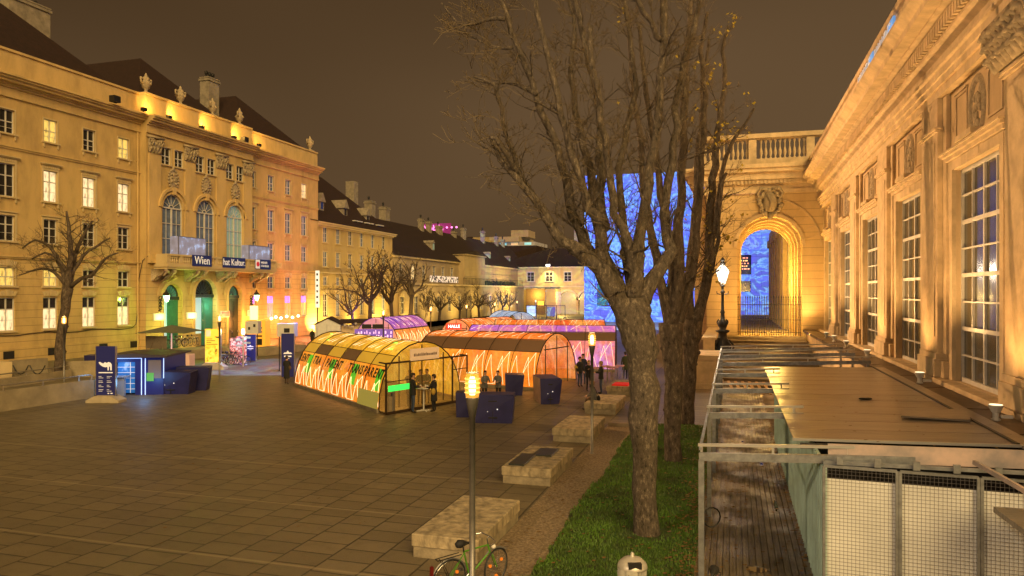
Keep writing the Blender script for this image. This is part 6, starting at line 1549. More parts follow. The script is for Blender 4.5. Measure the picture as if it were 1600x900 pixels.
# =================================================================== BICYCLES
M_TYRE = mat('tyre rubber', (.015, .015, .015), .7); M_CHR = mat('chrome', (.5, .5, .5), .25, .9); M_GRF = mat('green bicycle paint', (.08, .26, .02), .3); M_REF = mat('orange reflector', (.9, .25, .02), .3, emit=(1, .25, .02), estr=.3)
def bicycle(label, loc, rz, fm, detail=True, lean=.06, group=None, fork_turn=.3):
    t = thing('bicycle', label, 'bicycle', loc, rz, group); t.rotation_euler = (lean, 0, rz)
    R_ = .34; wb = 1.04
    def wheel(cx, turn=0):
        w = MB().tube([(R_*cos(a), 0, R_*sin(a)) for a in [2*pi*k/28 for k in range(29)]], .018, 6, cap=False).build('wheel', M_TYRE, t); w.location = (cx, 0, R_); w.rotation_euler = (0, 0, turn)
        MB().tube([(R_*.945*cos(a), 0, R_*.945*sin(a)) for a in [2*pi*k/28 for k in range(29)]], .011, 5, cap=False).build('rim', M_CHR, w)
        m = MB(); nsp = 24 if detail else 10
        for k in range(nsp): a = 2*pi*k/nsp; m.bar((.03*cos(a+1), .02*(-1)**k, .03*sin(a+1)), (R_*.93*cos(a), 0, R_*.93*sin(a)), .0035 if detail else .008)
        m.ball((0, 0, 0), .03, 8, 6); m.build('spokes', M_CHR, w)
        if detail:
            m = MB()
            for a in (.5, pi-.3, -1.5): m.box(R_*.55*cos(a)-.022, R_*.55*cos(a)+.022, -.02, .02, R_*.55*sin(a)-.022, R_*.55*sin(a)+.022)
            m.build('reflector', M_REF, w)
    wheel(0); wheel(wb, fork_turn)
    bb = (.44, 0, .28); st = (.30, 0, .78); hd = (.84, 0, .80); hb = (.88, 0, .66)
    m = MB(); m.tube([bb, st], .017, 7); m.tube([st, hd], .015, 7); m.tube([bb, hb], .017, 7); m.tube([hd, hb], .02, 7)
    for s in (-.035, .035): m.tube([bb, (0, s, R_)], .010, 5); m.tube([(.30, 0, .74), (0, s, R_)], .008, 5); m.tube([hb, (.93, s, .6), (wb, s, R_)], .011, 6)
    m.build('frame', fm, t)
    MB().tube([st, (.27, 0, .90)], .014, 6).tube([(.13, 0, .925), (.2, 0, .945), (.28, 0, .945), (.36, 0, .93), (.43, 0, .92)], [.05, .085, .06, .03, .018], 8).build('saddle', M_TYRE, t, smooth=True)
    MB().tube([hd, (.81, 0, .93), (.86, 0, .95)], .013, 6).tube([(.72, -.30, .93), (.84, -.24, .955), (.88, 0, .95), (.84, .24, .955), (.72, .30, .93)], .012, 6).tube([(.66, -.31, .925), (.76, -.29, .935)], .018, 6).tube([(.66, .31, .925), (.76, .29, .935)], .018, 6).build('handlebar', M_CHR, t)
    # mudguards, rack, chain set, lamp
    m = MB(); m.tube([((R_+.03)*cos(a), 0, R_+(R_+.03)*sin(a)) for a in [.3+k*.2 for k in range(14)]], .014, 5); m.tube([(wb+(R_+.03)*cos(a), 0, R_+(R_+.03)*sin(a)) for a in [.9+k*.2 for k in range(8)]], .014, 5); m.build('mudguard', M_TYRE if not detail else M_GREY, t)
    MB().bar((-.28, -.05, .74), (.22, -.05, .76), .012).bar((-.28, .05, .74), (.22, .05, .76), .012).bar((-.28, -.05, .74), (-.28, .05, .74), .012).bar((-.2, -.06, .74), (0, -.05, R_), .01).bar((-.2, .06, .74), (0, .05, R_), .01).build('rack', M_BLACK, t)
    MB().tube([(.44+.09*cos(a), -.05, .28+.09*sin(a)) for a in [2*pi*k/12 for k in range(13)]], .008, 5).bar((.44, -.05, .28), (.55, -.08, .16), .02).bar((.5, -.14, .155), (.6, -.06, .155), .03).bar((.44, .05, .28), (.33, .08, .40), .02).box(.28, .38, .06, .16, .39, .41).build('crank', M_CHR, t)
    MB().ball((.97, 0, .74), (.05, .045, .045), 10, 8).build('headlight', E_DIM, t); MB().box(-.40, -.35, -.03, .03, .44, .64).build('rear_light', mat('dark red lens', (.12, .01, .01), .3), t)
    return t
E_DIM = mat('lamp lens', (.7, .68, .62), .2)
pb = gp(672, 962)
D = 13.5; p = wp((701-800)/F*D, D); zc = H+(457-893)/F*D
bicycle('green city bicycle with black saddle locked to the nearest lamp post', (p.x, p.y, .0), TH+.62, M_GRF)
D = 12.3; p = wp((1112-800)/F*D, D); bicycle('dark bicycle leaning at the foot of the canopy post by the walkway', (p.x, p.y-.1, .12), R(-98), M_BLACK, lean=-.08, fork_turn=.5)
p = gp(1112, 812, .9); m = MB(); m.tube([(p.x+.17*cos(a), p.y+.1*cos(a), .95+.2*sin(a)) for a in [2*pi*k/14 for k in range(15)]], .016, 6); tag(m.build('cable_lock', M_BLACK), 'looped black cable lock hanging from the canopy post', 'lock')
random.seed(14)
for i in range(5):
    u = 349+i*3.6; p = gp(u, 569+i*.3); bicycle('dark bicycle in the rack by the yellow banner, %s from the left' % ('first', 'second', 'third', 'fourth', 'fifth')[i], tuple(p), random.uniform(.2, .9)+(pi if i % 2 else 0), M_GREY, False, random.uniform(-.1, .1), 'bicycles in the rack by the yellow banner')
for i in range(5):
    X = PX+6.5; Y = sy(262+i*9, X); bicycle('dark bicycle on the platform behind the parasol, %s from the left' % ('first', 'second', 'third', 'fourth', 'fifth')[i], (X, Y, .752), random.uniform(1.2, 1.9), M_GREY, False, random.uniform(-.1, .1), 'bicycles behind the parasol')
# pallets, chairs and tables near the right hand tents
st0 = None
M_CH = mat('dark stool wood', (.12, .05, .03), .5)
for i, (u, v) in enumerate(((935, 601), (946, 598), (957, 600), (968, 597))):
    p = gp(u, v)
    if st0 is None:
        st0 = thing('bar_stool', 'x', 'stool', tuple(p), .3, 'stools by the violet tent'); MB().bevbox(-.3, .3, -.25, .25, .98, 1.06, .02).build('seat', mat('rosy table top', (.5, .25, .28), .5), st0)
        for a, b in ((-.26, -.2), (.26, -.2), (-.26, .2), (.26, .2)): MB().bar((a*1.1, b*1.1, 0), (a, b, .98), .03).build('leg', M_METAL, st0)
        o = st0
    else: o = dup(st0, tuple(p), .3+i*.4)
    o['label'] = 'tall rosy topped stool table beside the violet tent, %s from the left' % ('first', 'second', 'third', 'fourth')[i]
# distant plaza details: glass display frame
t = thing('display_frame', 'glazed display frame with pale blue poster before the brown pavilion', 'display', (fx(822, 150), 150, 0)); m = MB()
for x in (0, 2.2, 4.4, 6.6, 8.4): m.box(x, x+.12, 0, .12, 0, 2.9)
m.box(0, 8.5, 0, .12, 2.8, 2.9); m.build('frame', M_BLACK, t); MB().box(.15, 2.1, .02, .06, .6, 2.75).build('poster', mat('pale blue poster', (.3, .36, .45), .5, emit=(.35, .5, .7), estr=.6), t); MB().box(4.6, 6.4, .02, .06, .6, 2.6).build('dark_poster', M_GREY, t)
# =================================================================== TREES
def bark(name, c, c2, sc=6):
    m = mat(name, c, .9); n, l, b = nodes_of(m); tc = n.new('ShaderNodeTexCoord'); mp = n.new('ShaderNodeMapping'); mp.inputs['Scale'].default_value = (1, 1, .45); l.new(tc.outputs['Object'], mp.inputs[0])
    a = noise(n, l, mp.outputs[0], sc, 8, .72); f = noise(n, l, mp.outputs[0], sc*5, 5, .7)
    cc = ramp(n, l, a, [(.36, tuple(x*.25 for x in c)), (.46, c), (.56, tuple(x*1.25 for x in c)), (.60, c2), (.7, c2)]); cc = mix(n, l, mth(n, l, 'MULTIPLY', mth(n, l, 'SUBTRACT', f, .4), 1.2), cc, tuple(x*.3 for x in c)); l.new(cc, b.inputs['Base Color'])
    bp = n.new('ShaderNodeBump'); bp.inputs['Strength'].default_value = .9; bp.inputs['Distance'].default_value = .05; l.new(mth(n, l, 'ADD', a, mth(n, l, 'MULTIPLY', f, .5)), bp.inputs['Height']); l.new(bp.outputs[0], b.inputs['Normal']); return m
BK1 = bark('mottled plane bark', (.105, .083, .060), (.26, .21, .15), 14); BK2 = bark('dark plane bark', (.085, .062, .044), (.19, .15, .10), 9); BK3 = mat('distant bark', (.055, .038, .028), .9); M_LIMB = bark('limb bark', (.055, .042, .031), (.11, .085, .058), 9); M_LF = mat('yellow leaves', (.42, .30, .02), .7, var=.5, vscale=3); M_TW = mat('pale new twigs', (.13, .095, .05), .8)
def wobble(pts, rs, amp):
    """subdivide a limb with small kinks"""
    P = [Vector(p) for p in pts]; out = []; ro = []
    for i in range(len(P)-1):
        n_ = max(2, int((P[i+1]-P[i]).length/.45))
        for k in range(n_):
            t = k/n_; a, b = P[i], P[i+1]; m0 = (P[i+1]-P[max(0, i-1)])*.5; m1 = (P[min(len(P)-1, i+2)]-P[i])*.5
            t2, t3 = t*t, t*t*t; q = a*(2*t3-3*t2+1)+m0*(t3-2*t2+t)+b*(-2*t3+3*t2)+m1*(t3-t2)
            r = rs[i]+(rs[i+1]-rs[i])*t; q += Vector((random.gauss(0, 1), random.gauss(0, 1), random.gauss(0, .5)))*amp*min(r*1.6, .06)
            out.append(q); ro.append(r*(1+random.uniform(-.05, .09)))
    out.append(P[-1]); ro.append(rs[-1]); return out, ro
def branch(mb, tw, p, d, L, r, lvl, up=.25, leaves=None, rmin=.006, kink=.2, density=1.0):
    """recursive side branch"""
    n_ = max(4, int(L/.28)); pts = [p.copy()]; rs = [r]; q = p.copy(); d = d.normalized()
    for k in range(n_):
        d = (d+Vector((random.gauss(0, kink), random.gauss(0, kink), random.gauss(0, kink)+up*.12))).normalized(); q = q+d*(L/n_); pts.append(q.copy()); rs.append(max(rmin, r*(1-.8*(k+1)/n_)))
    (tw if r < .012 else mb).tube(pts, rs, 6 if r > .05 else (4 if r > .02 else 3), cap=False)
    if lvl > 0:
        nb = int(density*(4+L*2.0)*(1.0 if lvl > 1 else .9))
        for k in range(nb):
            i = random.randint(max(1, n_//5), n_-1); a = (pts[i+1]-pts[i]).normalized(); s = Vector((random.gauss(0, 1), random.gauss(0, 1), random.gauss(0, 1))); s = (s-a*s.dot(a)).normalized()
            branch(mb, tw, pts[i], a*random.uniform(.35, .9)+s*random.uniform(.6, 1)+Vector((0, 0, up)), L*random.uniform(.28, .58)*(1-.35*i/n_), max(rmin, rs[i]*random.uniform(.4, .6)), lvl-1, up, leaves, rmin, kink, density)
    if leaves is not None and lvl <= 1 and random.random() < leaves[1]:
        c = pts[-1]
        for k in range(random.randint(1, 3)):
            e = c+Vector((random.gauss(0, .12), random.gauss(0, .12), random.gauss(-.05, .1))); s = random.uniform(.05, .1); u_ = Vector((random.gauss(0, 1), random.gauss(0, 1), random.gauss(0, 1))).normalized(); w_ = u_.orthogonal().normalized()
            o_ = len(leaves[0].v); leaves[0].v += [tuple(e+(u_*cos(t)+w_*sin(t))*s*(1 if j % 2 else .6)) for j, t in enumerate([2*pi*j/8 for j in range(8)])]; leaves[0].f.append(tuple(range(o_, o_+8))); leaves[0].mi.append(0)
def knot(mb, p, r): mb.ball(tuple(p), (r, r, r*.9), 8, 6)
def big_tree(label, d, trunk, limbs, bk, seed, leaf=0.0, dens=1.0, side_len=1.5, group=None):
    random.seed(seed); base = cp(trunk[0][0], trunk[0][1], d); base.z = .05
    r = thing('plane_tree', label, 'tree', tuple(base), 0, group)
    tp = [cp(u, v, d) for u, v, _ in trunk]; tr = [w*(1 if d < 20 else .9)/F*d for _, _, w in trunk]
    tp[0].z = -.1
    P, Rr = wobble(tp, tr, .35); mb = MB(); mb.tube(P, Rr, 22)
    for k in range(8):
        i = random.randint(4, len(P)-3); a = random.uniform(0, 2*pi); knot(mb, P[i]+Vector((cos(a), sin(a), 0))*Rr[i]*.82, Rr[i]*random.uniform(.22, .42))
    for a in range(6): an = a*pi/3+.4; mb.tube([tp[0]+Vector((cos(an)*Rr[0]*.6, sin(an)*Rr[0]*.6, .55)), tp[0]+Vector((cos(an)*Rr[0]*.95, sin(an)*Rr[0]*.95, .18)), tp[0]+Vector((cos(an)*Rr[0]*1.25, sin(an)*Rr[0]*1.25, -.05))], [.03, .04, .03], 6)
    mb.build('trunk', bk, r, world=True, smooth=True)
    bm_ = MB(); tw = MB(); lv = MB() if leaf else None
    for lb in limbs:
        dz = lb[0]; pts = lb[1:]
        n_ = len(pts); lp = [cp(u, v, d+dz*min(1, k/max(1, n_-1)*1.3)) for k, (u, v, w) in enumerate(pts)]; lr = [w*.75/F*d for _, _, w in pts]
        P, Rr = wobble(lp, lr, .5); bm_.tube(P, Rr, 12)
        for k in range(int(len(P)*.12)): i = random.randint(0, len(P)-1); knot(bm_, P[i]+Vector((random.gauss(0, 1), random.gauss(0, 1), 0)).normalized()*Rr[i]*.8, Rr[i]*.45)
        for k in range(int(len(P)*.85*dens)):
            i = random.randint(2, len(P)-2); a = (P[i+1]-P[i-1]).normalized(); s = Vector((random.gauss(0, 1), random.gauss(0, 1), random.gauss(0, .6))); s = (s-a*s.dot(a)).normalized()
            lvl = 2 if random.random() < .5 else 1
            branch(bm_, tw, P[i], a*random.uniform(.2, .9)+s+Vector((0, 0, .3)), side_len*random.uniform(.45, 1.25), min(.04, Rr[i]*random.uniform(.12, .36)), lvl, .3, (lv, leaf) if lv else None, .0055)
    bm_.build('branches', bk, r, world=True, smooth=True); tw.build('twigs', M_TW, r, world=True)
    if lv and lv.f: lv.build('leaves', M_LF, r, world=True)
    return r
big_tree('largest knobbly plane tree nearest the camera, its trunk rising from the lawn', 16.5,
 [(1010, 848, 21), (1009, 815, 18.5), (1008, 760, 18), (1008, 700, 18.5), (1006, 650, 22), (1007, 610, 24), (1006, 585, 20), (1003, 550, 24), (996, 515, 29), (990, 485, 28), (990, 462, 22)],
 [(-.8, (985, 512, 25), (972, 485, 21), (950, 440, 19), (925, 405, 17), (898, 388, 14), (878, 378, 11), (858, 345, 9), (832, 308, 7.5), (805, 278, 6.5), (784, 248, 5.5), (768, 218, 4)),
  (.7, (940, 425, 13), (925, 398, 12), (905, 360, 11), (890, 310, 10), (876, 255, 9), (858, 200, 8), (838, 150, 7), (820, 100, 6), (800, 50, 5), (780, -5, 4)),
  (-1.0, (960, 455, 14), (942, 400, 13), (937, 345, 11.5), (918, 325, 9), (905, 285, 8), (890, 230, 7), (876, 180, 6.5), (862, 120, 6), (848, 60, 5), (836, -5, 4.5)),
  (.5, (942, 360, 12), (940, 300, 11), (938, 250, 9), (936, 200, 7.5), (930, 140, 7), (918, 80, 6), (905, 30, 5.5), (895, -15, 5)),
  (-.6, (992, 475, 20), (990, 430, 16), (986, 395, 13), (972, 355, 9), (960, 310, 8), (952, 265, 8), (944, 215, 7), (936, 160, 6.5), (924, 100, 5), (922, 40, 4.5)),
  (.4, (996, 450, 15), (997, 400, 13), (1005, 345, 12), (1012, 290, 10.5), (1020, 240, 9), (1028, 180, 8.5), (1033, 120, 8), (1036, 60, 8), (1038, -15, 7.5)),
  (-.3, (1034, 63, 6), (1020, 45, 5.5), (1005, 20, 5), (990, -10, 4.5)),
  (.9, (1000, 470, 20), (1018, 440, 16), (1036, 415, 13), (1047, 392, 13), (1038, 355, 11), (1040, 310, 9.5), (1048, 255, 9), (1056, 200, 8.5), (1064, 140, 8), (1075, 80, 7), (1088, 30, 6), (1095, -10, 5)),
  (1.6, (1000, 500, 16), (985, 430, 11), (975, 370, 9), (968, 300, 8), (975, 220, 7), (990, 140, 6), (985, 60, 5), (975, -10, 4)),
  (1.8, (975, 470, 16), (948, 400, 13), (930, 340, 10), (922, 260, 9), (905, 200, 7), (893, 120, 6), (900, 60, 5), (888, 0, 4)),
  (-1.4, (845, 325, 7), (820, 285, 6), (800, 262, 5), (780, 225, 4), (765, 215, 3)),
  (-1.0, (812, 287, 5.5), (800, 240, 5), (788, 195, 4.5), (778, 150, 4), (768, 130, 3), (740, 120, 2)),
  (1.0, (838, 150, 5), (815, 135, 4), (790, 128, 3.5), (765, 130, 3), (730, 120, 2.5)),
  (.4, (788, 28, 5), (760, 30, 3.5), (735, 38, 3), (715, 35, 2.2), (690, 5, 1.6)),
  (.6, (803, 75, 4), (785, 75, 3), (762, 70, 2.6), (735, 55, 2), (705, 40, 1.5))], BK1, 3, dens=1.5, side_len=1.3)
big_tree('dark plane tree standing second in the row on the lawn', 23.6,
 [(1051, 732, 17), (1051, 690, 14.5), (1050, 640, 15), (1052, 600, 15), (1050, 560, 16), (1050, 530, 19), (1048, 505, 21)],
 [(.5, (1048, 515, 15), (1040, 475, 12), (1030, 430, 10), (1022, 380, 9), (1012, 330, 8), (1003, 280, 7), (1000, 220, 6.5), (992, 160, 6), (985, 90, 5), (980, 20, 4)),
  (-.6, (1052, 510, 14), (1060, 450, 12), (1058, 390, 11), (1064, 320, 9), (1066, 250, 9), (1070, 180, 8), (1072, 110, 7), (1078, 40, 5), (1080, -10, 4)),
  (.9, (1056, 512, 14), (1070, 470, 11), (1080, 430, 10), (1088, 360, 9), (1092, 290, 8), (1098, 220, 7), (1102, 150, 6), (1095, 80, 5), (1105, 20, 4)),
  (1.2, (1045, 500, 12), (1050, 420, 9), (1040, 350, 8), (1030, 280, 7), (1018, 200, 6), (1005, 120, 5), (1000, 40, 4))], BK2, 8, leaf=.03, dens=.8, side_len=1.5)
big_tree('mossy plane tree third in the row, leaning right with some yellow leaves', 30.5,
 [(1074, 668, 12.5), (1075, 630, 11.5), (1076, 590, 12), (1078, 550, 13), (1080, 525, 16), (1083, 500, 17)],
 [(.5, (1085, 510, 13), (1096, 470, 11), (1106, 420, 10), (1108, 360, 8.5), (1112, 300, 8), (1118, 240, 7), (1124, 190, 6.5), (1132, 140, 5), (1130, 80, 4), (1138, 40, 3)),
  (-.8, (1102, 440, 8), (1114, 380, 6), (1122, 320, 5), (1128, 270, 4.5), (1140, 230, 4), (1160, 200, 3), (1178, 170, 2.4)),
  (.8, (1078, 505, 11), (1076, 440, 9), (1082, 370, 8), (1088, 310, 7), (1090, 240, 6), (1096, 180, 5), (1100, 120, 4), (1108, 60, 3)),
  (-.6, (1100, 455, 6), (1118, 400, 4.5), (1122, 350, 4), (1126, 300, 3.5), (1135, 270, 3))], BK2, 12, leaf=.10, dens=1.0, side_len=1.6)
# pollarded tree by the palace at the left
d = 47.5; random.seed(20)
b = cp(93, 585, d)
big_tree('pollarded tree before the lit palace windows with a torch lamp at its trunk', d,
 [(93, 592, 8.5), (94, 540, 8), (98, 510, 7.5), (103, 470, 7.5), (106, 450, 9)],
 [(.6, (104, 460, 6), (101, 430, 5), (88, 400, 3.6), (76, 385, 3), (55, 375, 2.2), (35, 388, 1.5)),
  (-.6, (106, 455, 7), (108, 420, 6), (110, 390, 5), (108, 355, 3.6), (104, 330, 2)),
  (.8, (108, 450, 6), (114, 415, 4.6), (122, 385, 4), (135, 360, 2.8), (145, 345, 2)),
  (-.8, (110, 448, 5), (126, 436, 3.6), (145, 430, 3.4), (160, 410, 2.8), (170, 400, 2), (185, 395, 1.4)),
  (.4, (103, 445, 4), (85, 425, 3), (65, 420, 2.4), (45, 425, 1.6), (30, 430, 1.2)),
  (-.5, (108, 430, 4), (92, 405, 3), (70, 395, 2), (50, 405, 1.5)), (.9, (112, 430, 4), (130, 400, 3), (150, 385, 2.4), (172, 372, 1.5))], BK2, 21, dens=2.2, side_len=1.5)
# the row of small bare trees before the far facades
far = [(552, 512, 76, 1.0, 'small bare tree touched by purple light behind the shed', 0), (578, 498, 116, 1.4, 'bare tree in front of the ochre wing', 0), (613, 497, 118, 1.35, 'bare spreading tree at the corner of the ochre wing', 0), (641, 494, 122, 1.7, 'tall dark pollarded tree rising above the terrace line', 1),
       (665, 501, 1, 1.0, 'bare round crowned tree right of the tall dark pollard', 2), (686, 500, 1, 1.2, 'bare round crowned tree under the lattice banner', 2), (718, 497, 1, 1.0, 'bare round crowned tree, fourth from the right of the row', 2), (736, 495, 1, .95, 'bare round crowned tree, third from the right of the row', 2),
       (749, 494, 1, 1.2, 'broad bare round crowned tree, second from the right of the row', 2), (768, 492, 1, 1.0, 'slim bare tree near the right end of the row', 2), (784, 491, 1, 1.1, 'bare tree at the right end of the row beside the far facade', 2), (795, 490, 1, 1.0, 'last bare tree of the row before the yellow end building', 2)]
for i, (u, v, d, sc, lb, kd) in enumerate(far):
    random.seed(100+i); v = v ; X = (WX+6.2 if u < 620 else WX+4.6); base = Vector((X, sy(u, X), 0)); d = F*X/(CT*(u-1145.0))
    hp = {0: (88, 85, 75, 75), 1: (0,), 2: (0,)}
    topv = [425, 385, 395, 400, 450, 445, 452, 452, 442, 455, 448, 450][i]; Ht = 5.6+(457-topv)/F*d
    r = thing('bare_tree', lb, 'tree', tuple(base), 0, 'bare trees before the far facades')
    mb = MB(); br_ = MB(); tw = br_; fh = Ht*(.36 if kd != 1 else .45)
    lean = random.uniform(-.3, .3); mb.tube([(0, 0, -.1), (lean*.3, 0, fh*.5), (lean, 0, fh)], [.26*sc, .2*sc, .2*sc], 9); mb.build('trunk', BK3, r, smooth=True)
    nl = 7 if kd != 1 else 6
    for k in range(nl):
        a = 2*pi*k/nl+random.uniform(-.3, .3); sp = random.uniform(.5, 1.0) if kd != 1 else random.uniform(.3, .6)
        branch(br_, tw, Vector((lean, 0, fh*random.uniform(.85, 1.0))), Vector((cos(a)*sp, sin(a)*sp, .9)), (Ht-fh)*random.uniform(.8, 1.05), .13*sc, 3 if i < 6 else 2, .35, None, .022 if d > 100 else .014, .14, .5 if i < 4 else .6)
    br_.build('branches', BK3, r)

lamp('violet_tree_glow', 'POINT', (WX+7.0, sy(556, WX+6.2)-1, 2.2), 260, (.35, .2, 1), .2)
# =================================================================== PEOPLE
def cl(name, c): return mat(name, c, .9, var=.25, vscale=12)
C_BLK = cl('black cloth', (.012, .012, .014)); C_GRY = cl('grey wool', (.12, .12, .12)); C_JEAN = cl('blue denim', (.04, .06, .12)); C_BRN = cl('brown cloth', (.08, .05, .025)); C_RED = cl('red cloth', (.30, .03, .02)); C_GRN = cl('olive cloth', (.05, .06, .03)); C_YEL = cl('yellow bag cloth', (.45, .30, .05)); C_NAV = cl('navy cloth', (.02, .025, .06))
SKIN = mat('skin', (.45, .25, .16), .6); C_HAIR = mat('dark hair', (.025, .015, .01), .8); C_BLOND = mat('fair hair', (.30, .19, .08), .8); C_SHOE = mat('dark shoes', (.015, .012, .01), .6)
def person(label, loc, rz, pose='stand', top=C_BLK, legs=C_JEAN, hair=C_HAIR, hgt_=1.74, arms='down', stride=0.0, coat=.0, hat=None, bag=None, lean=0.0, scale=1.0):
    """faces local -y; skeleton grown with a Skin modifier into one continuous body"""
    V = []; E = []; Rd = []
    def v(p, r, par=None):
        V.append(Vector(p)); Rd.append(r if isinstance(r, tuple) else (r, r)); i = len(V)-1
        if par is not None: E.append((par, i))
        return i
    sit = pose == 'sit'
    hz = .56 if sit else .93
    pel = v((0, 0, hz), (.15, .12))
    ly = -lean
    wa = v((0, ly*.3, hz+.16), (.135, .105), pel); ch = v((0, ly*.7, hz+.38), (.165, .12), wa); sh_ = v((0, ly, hz+.52), (.10, .08), ch)
    nk = v((0, ly-.005, hz+.60), (.055, .055), sh_); h1 = v((0, ly-.02, hz+.68), (.07, .08), nk); h2 = v((0, ly-.025, hz+.77), (.082, .098), h1); v((0, ly-.02, hz+.855), (.055, .065), h2)
    v((0, ly-.118, hz+.735), (.014, .016), h2)      # nose
    for s in (-1, 1):
        v((s*.088, ly-.015, hz+.745), (.012, .02), h2)  # ear
        s1 = v((s*.17, ly, hz+.50), .068, sh_)
        if arms == 'down' or (arms == 'one' and s < 0): el = (s*.235, ly+.03, hz+.22); wr = (s*.235, ly-.08, hz-.01)
        elif arms == 'phone': el = (s*.22, ly-.06, hz+.24); wr = (s*.07, ly-.27, hz+.36)
        elif arms == 'table': el = (s*.24, ly-.08, hz+.24); wr = (s*.14, ly-.33, hz+.24)
        elif arms == 'lap': el = (s*.22, ly-.05, hz+.22); wr = (s*.08, ly-.26, hz+.12)
        elif arms == 'up': el = (s*.26, ly-.12, hz+.42); wr = (s*.10, ly-.25, hz+.62)
        else: el = (s*.25, ly-.05, hz+.25); wr = (s*.12, ly-.30, hz+.30)
        e = v(el, .052, s1); w = v(wr, .034, e)
        dd = (Vector(wr)-Vector(el)).normalized(); side = Vector((1, 0, 0)); side = (side-dd*side.dot(dd)).normalized()
        palm = v(Vector(wr)+dd*.055, (.038, .022), w)
        for q, off, ln in ((0, -.03, .06), (1, -.011, .075), (2, .010, .07), (3, .03, .055)):
            b = Vector(wr)+dd*.09+side*off; i1 = v(b, .0095, palm); i2 = v(b+dd*ln*.5+Vector((0, -.012, -.006)), .009, i1); v(b+dd*ln*.85+Vector((0, -.03, -.02)), .008, i2)
        tb = Vector(wr)+dd*.04-side*s*.035; t1_ = v(tb, .012, palm); v(tb+dd*.035-side*s*.022, .010, t1_)
        hp = v((s*.09, .0, hz-.03), .098, pel)
        if sit:
            kn = v((s*.11, -.43, hz-.04), .066, hp); an = v((s*.10, -.46, .10), .042, kn); f1 = v((s*.10, -.50, .045), .042, an); v((s*.10, -.64, .035), .035, f1)
        else:
            st_ = stride*s; kn = v((s*.095, -st_*.5-.02, .50), .066, hp); an = v((s*.10, -st_*.9+.02, .10), .042, kn); f1 = v((s*.10, -st_*.9, .045), .042, an); v((s*.11, -st_*.9-.15, .035), .034, f1)
    me = bpy.data.meshes.new('person'); me.from_pydata([tuple(x) for x in V], E, []); ob = bpy.data.objects.new('person', me); col.objects.link(ob)
    md = ob.modifiers.new('Skin', 'SKIN'); md.use_smooth_shade = True
    for i, r in enumerate(Rd): me.skin_vertices[0].data[i].radius = r
    me.skin_vertices[0].data[0].use_root = True
    sb = ob.modifiers.new('Subsurf', 'SUBSURF'); sb.levels = 1; sb.render_levels = 1
    dg = bpy.context.evaluated_depsgraph_get(); nm = bpy.data.meshes.new_from_object(ob.evaluated_get(dg)); bpy.data.objects.remove(ob)
    b = bpy.data.objects.new('person', nm); col.objects.link(b); nm.materials.clear()
    for mm in (top, legs, SKIN, C_SHOE): nm.materials.append(mm)
    wrs = [x for x, r in zip(V, Rd) if abs(r[0]-.034) < 1e-6 and x.z > .2]
    for p in nm.polygons:
        c = p.center; mi = 0
        if c.z > hz+.59: mi = 2
        elif c.z < .085: mi = 3
        elif any((c-w).length < .16 and (c-w).dot(w-Vector((w.x*1.3, ly, hz+.3))) > -.004 for w in wrs) and any((c-w).length < .14 for w in wrs): mi = 2
        elif (c.z < hz-.02 - coat) if not sit else (c.y < -.14 and c.z < hz+.05): mi = 1
        p.material_index = mi
    # hair cap, eyes, mouth, coat, bag are children
    k = MB(); k.ball((0, ly-.005, hz+.80), (.098, .112, .085), 12, 8); k.ball((0, ly+.045, hz+.755), (.09, .075, .09 if hair is not C_BLOND else .13), 10, 8)
    k.build('hair', hair if hat is None else hat, b, smooth=True)
    f = MB(); [f.ball((s*.032, ly-.108, hz+.765), (.011, .006, .007), 6, 4) for s in (-1, 1)]; f.ball((0, ly-.106, hz+.695), (.022, .006, .006), 6, 4); f.build('face_details', C_HAIR, b)
    j = MB(); zb = hz-.12-coat
    rows = [(.20, .15, zb, .0 if not sit else -.0), (.185, .14, hz+.02, ly*.1), (.165, .13, hz+.17, ly*.3), (.195, .145, hz+.36, ly*.7), (.16, .11, hz+.50, ly), (.075, .075, hz+.585, ly)]
    if sit: rows = rows[1:]
    N = 14; vs = []
    for a, bb, z, yy in rows: vs += [(a*cos(2*pi*q/N), yy+bb*sin(2*pi*q/N), z) for q in range(N)]
    j.add(vs, [(i*N+q, i*N+(q+1) % N, (i+1)*N+(q+1) % N, (i+1)*N+q) for i in range(len(rows)-1) for q in range(N)]); j.build('coat', top, b, smooth=True)
    if bag: g = MB(); g.ball((bag[0], bag[1], hz+bag[2]), (.17, .09, .17), 10, 8); g.tube([(bag[0], bag[1], hz+bag[2]+.1), (bag[0]*.2, ly+.1, hz+.56), (-bag[0]*.4, ly, hz+.53)], .012, 5); g.build('bag', bag[3], b, smooth=True)
    s = hgt_/1.80*scale if not sit else scale*.97
    b.scale = (s, s, s); b.location = loc; b.rotation_euler = (0, 0, rz); return tag(b, label, 'person')
def pat(label, u, v, face, **k): return person(label, tuple(gp(u, v)), face, **k)
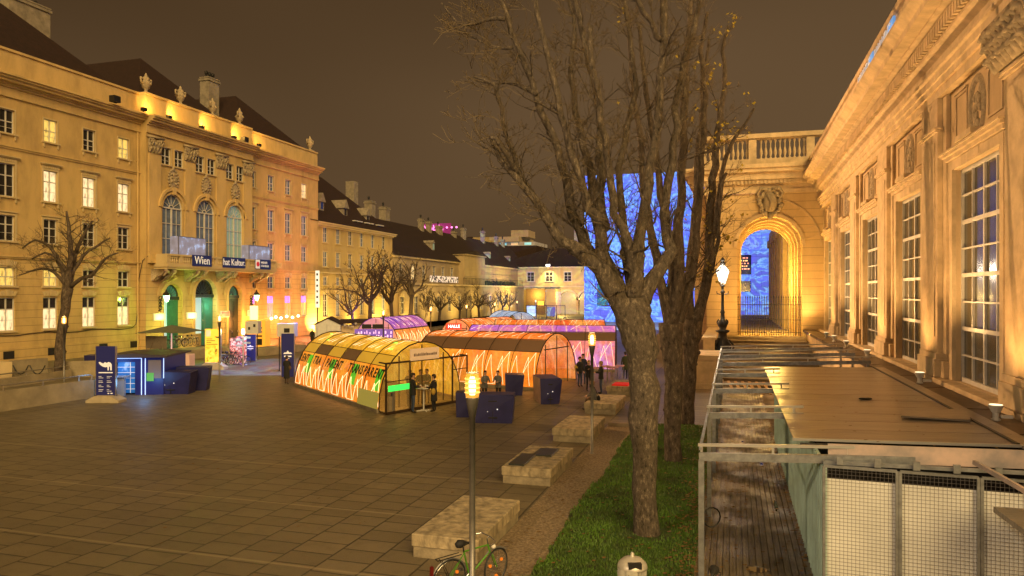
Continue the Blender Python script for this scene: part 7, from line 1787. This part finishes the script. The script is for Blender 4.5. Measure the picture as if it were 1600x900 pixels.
# rz 0: facing towards the camera side (-y)
pat('person in long dark coat walking alone left of the golden tent', 448, 600, TH+pi, top=C_BLK, legs=C_BRN, coat=.45, hgt_=1.72, arms='phone', stride=.12, bag=(-.12, -.02, .1, C_BRN))
pat('person in brown jacket standing at the counter of the blue lit kiosk', 184, 616, TH+pi-.3, top=C_BRN, legs=C_BLK, coat=.1, arms='table', hgt_=1.7)
pat('person in bright red coat beside the kiosk corner', 268, 592, TH+.9, top=C_RED, legs=C_NAV, coat=.25, hat=C_RED, arms='table', hgt_=1.68)
pat('person in black before the pale counter under the parasol', 284, 603, TH+pi, top=C_BLK, legs=C_BLK, coat=.2, hgt_=1.72)
pat('dark haired person leaning behind the camel banner', 152, 584, TH+pi/2, top=C_BRN, legs=C_BLK, coat=.2, hat=C_HAIR, arms='table', hgt_=1.8)
pat('person in dark jacket behind the top edge of the camel banner', 170, 583, TH-.5, top=C_BLK, legs=C_BLK, hgt_=1.8)
pat('tall person in black jacket and jeans left of the standing table', 645, 645, TH+pi/2+.4, top=C_BLK, legs=C_JEAN, arms='table', hgt_=1.86)
pat('person half hidden in the tent doorway raising a hand', 640.5, 634, TH+.3, top=C_BRN, legs=C_BLK, arms='up', hgt_=1.78, coat=.2)
pat('person in dark green behind the standing table, left one', 657, 631, TH+.2, top=C_GRN, legs=C_BLK, arms='table', hgt_=1.74)
pat('person in dark green behind the standing table, right one', 667, 629, TH-.2, top=C_GRN, legs=C_BLK, arms='table', hgt_=1.72)
pat('person in black coat with a tan shoulder bag right of the standing table', 678, 643, TH-pi/2-.4, top=C_BLK, legs=C_BLK, arms='table', coat=.3, hgt_=1.76, bag=(.14, .05, .05, C_YEL))
pat('person seated just behind the blue box, left one of two', 757, 628, TH+.4, top=C_GRY, legs=C_BLK, arms='table', hgt_=1.62, lean=.1)
pat('person seated just behind the blue box, right one of two', 779, 627, TH-.4, top=C_GRY, legs=C_BLK, arms='table', hgt_=1.6, lean=.1)
pat('person in dark jacket and jeans carrying a yellow bag, left in the standing group', 906, 604, TH+.6, top=C_BLK, legs=C_JEAN, hgt_=1.78, bag=(-.2, .06, .25, C_YEL))
pat('tall hatted person at the back of the standing group', 911, 600, TH-.2, top=C_NAV, legs=C_JEAN, hgt_=1.85, hat=C_BLK)
pat('fair haired person in dark coat drinking in the middle of the group', 920, 611, TH+.1, top=C_BLK, legs=C_BLK, hair=C_BLOND, arms='phone', hgt_=1.76)
pat('person in black jacket and jeans, rightmost of the standing group', 939, 615, TH-pi/2, top=C_BLK, legs=C_JEAN, hair=C_BLOND, arms='table', hgt_=1.8)
pat('person in dark clothes just left of the biggest trunk', 977, 592, TH+pi, top=C_GRN, legs=C_BLK, coat=.2, hgt_=1.75)
pat('dark person standing by the white shed near the palace corner', 488, 540, TH+pi, top=C_BLK, legs=C_BLK, coat=.2, hgt_=1.8)
p = person('fair haired person in a grey coat sitting on a bench block', (0, 0, 0), R(-70), pose='sit', top=C_GRY, legs=C_BRN, hair=C_BLOND, arms='lap', lean=.14, bag=(.16, .16, .0, C_BLK))
p.location = (-6.28, 14.25+18.9+.25+1.15, .02)
p.rotation_euler = (0, 0, R(-75))
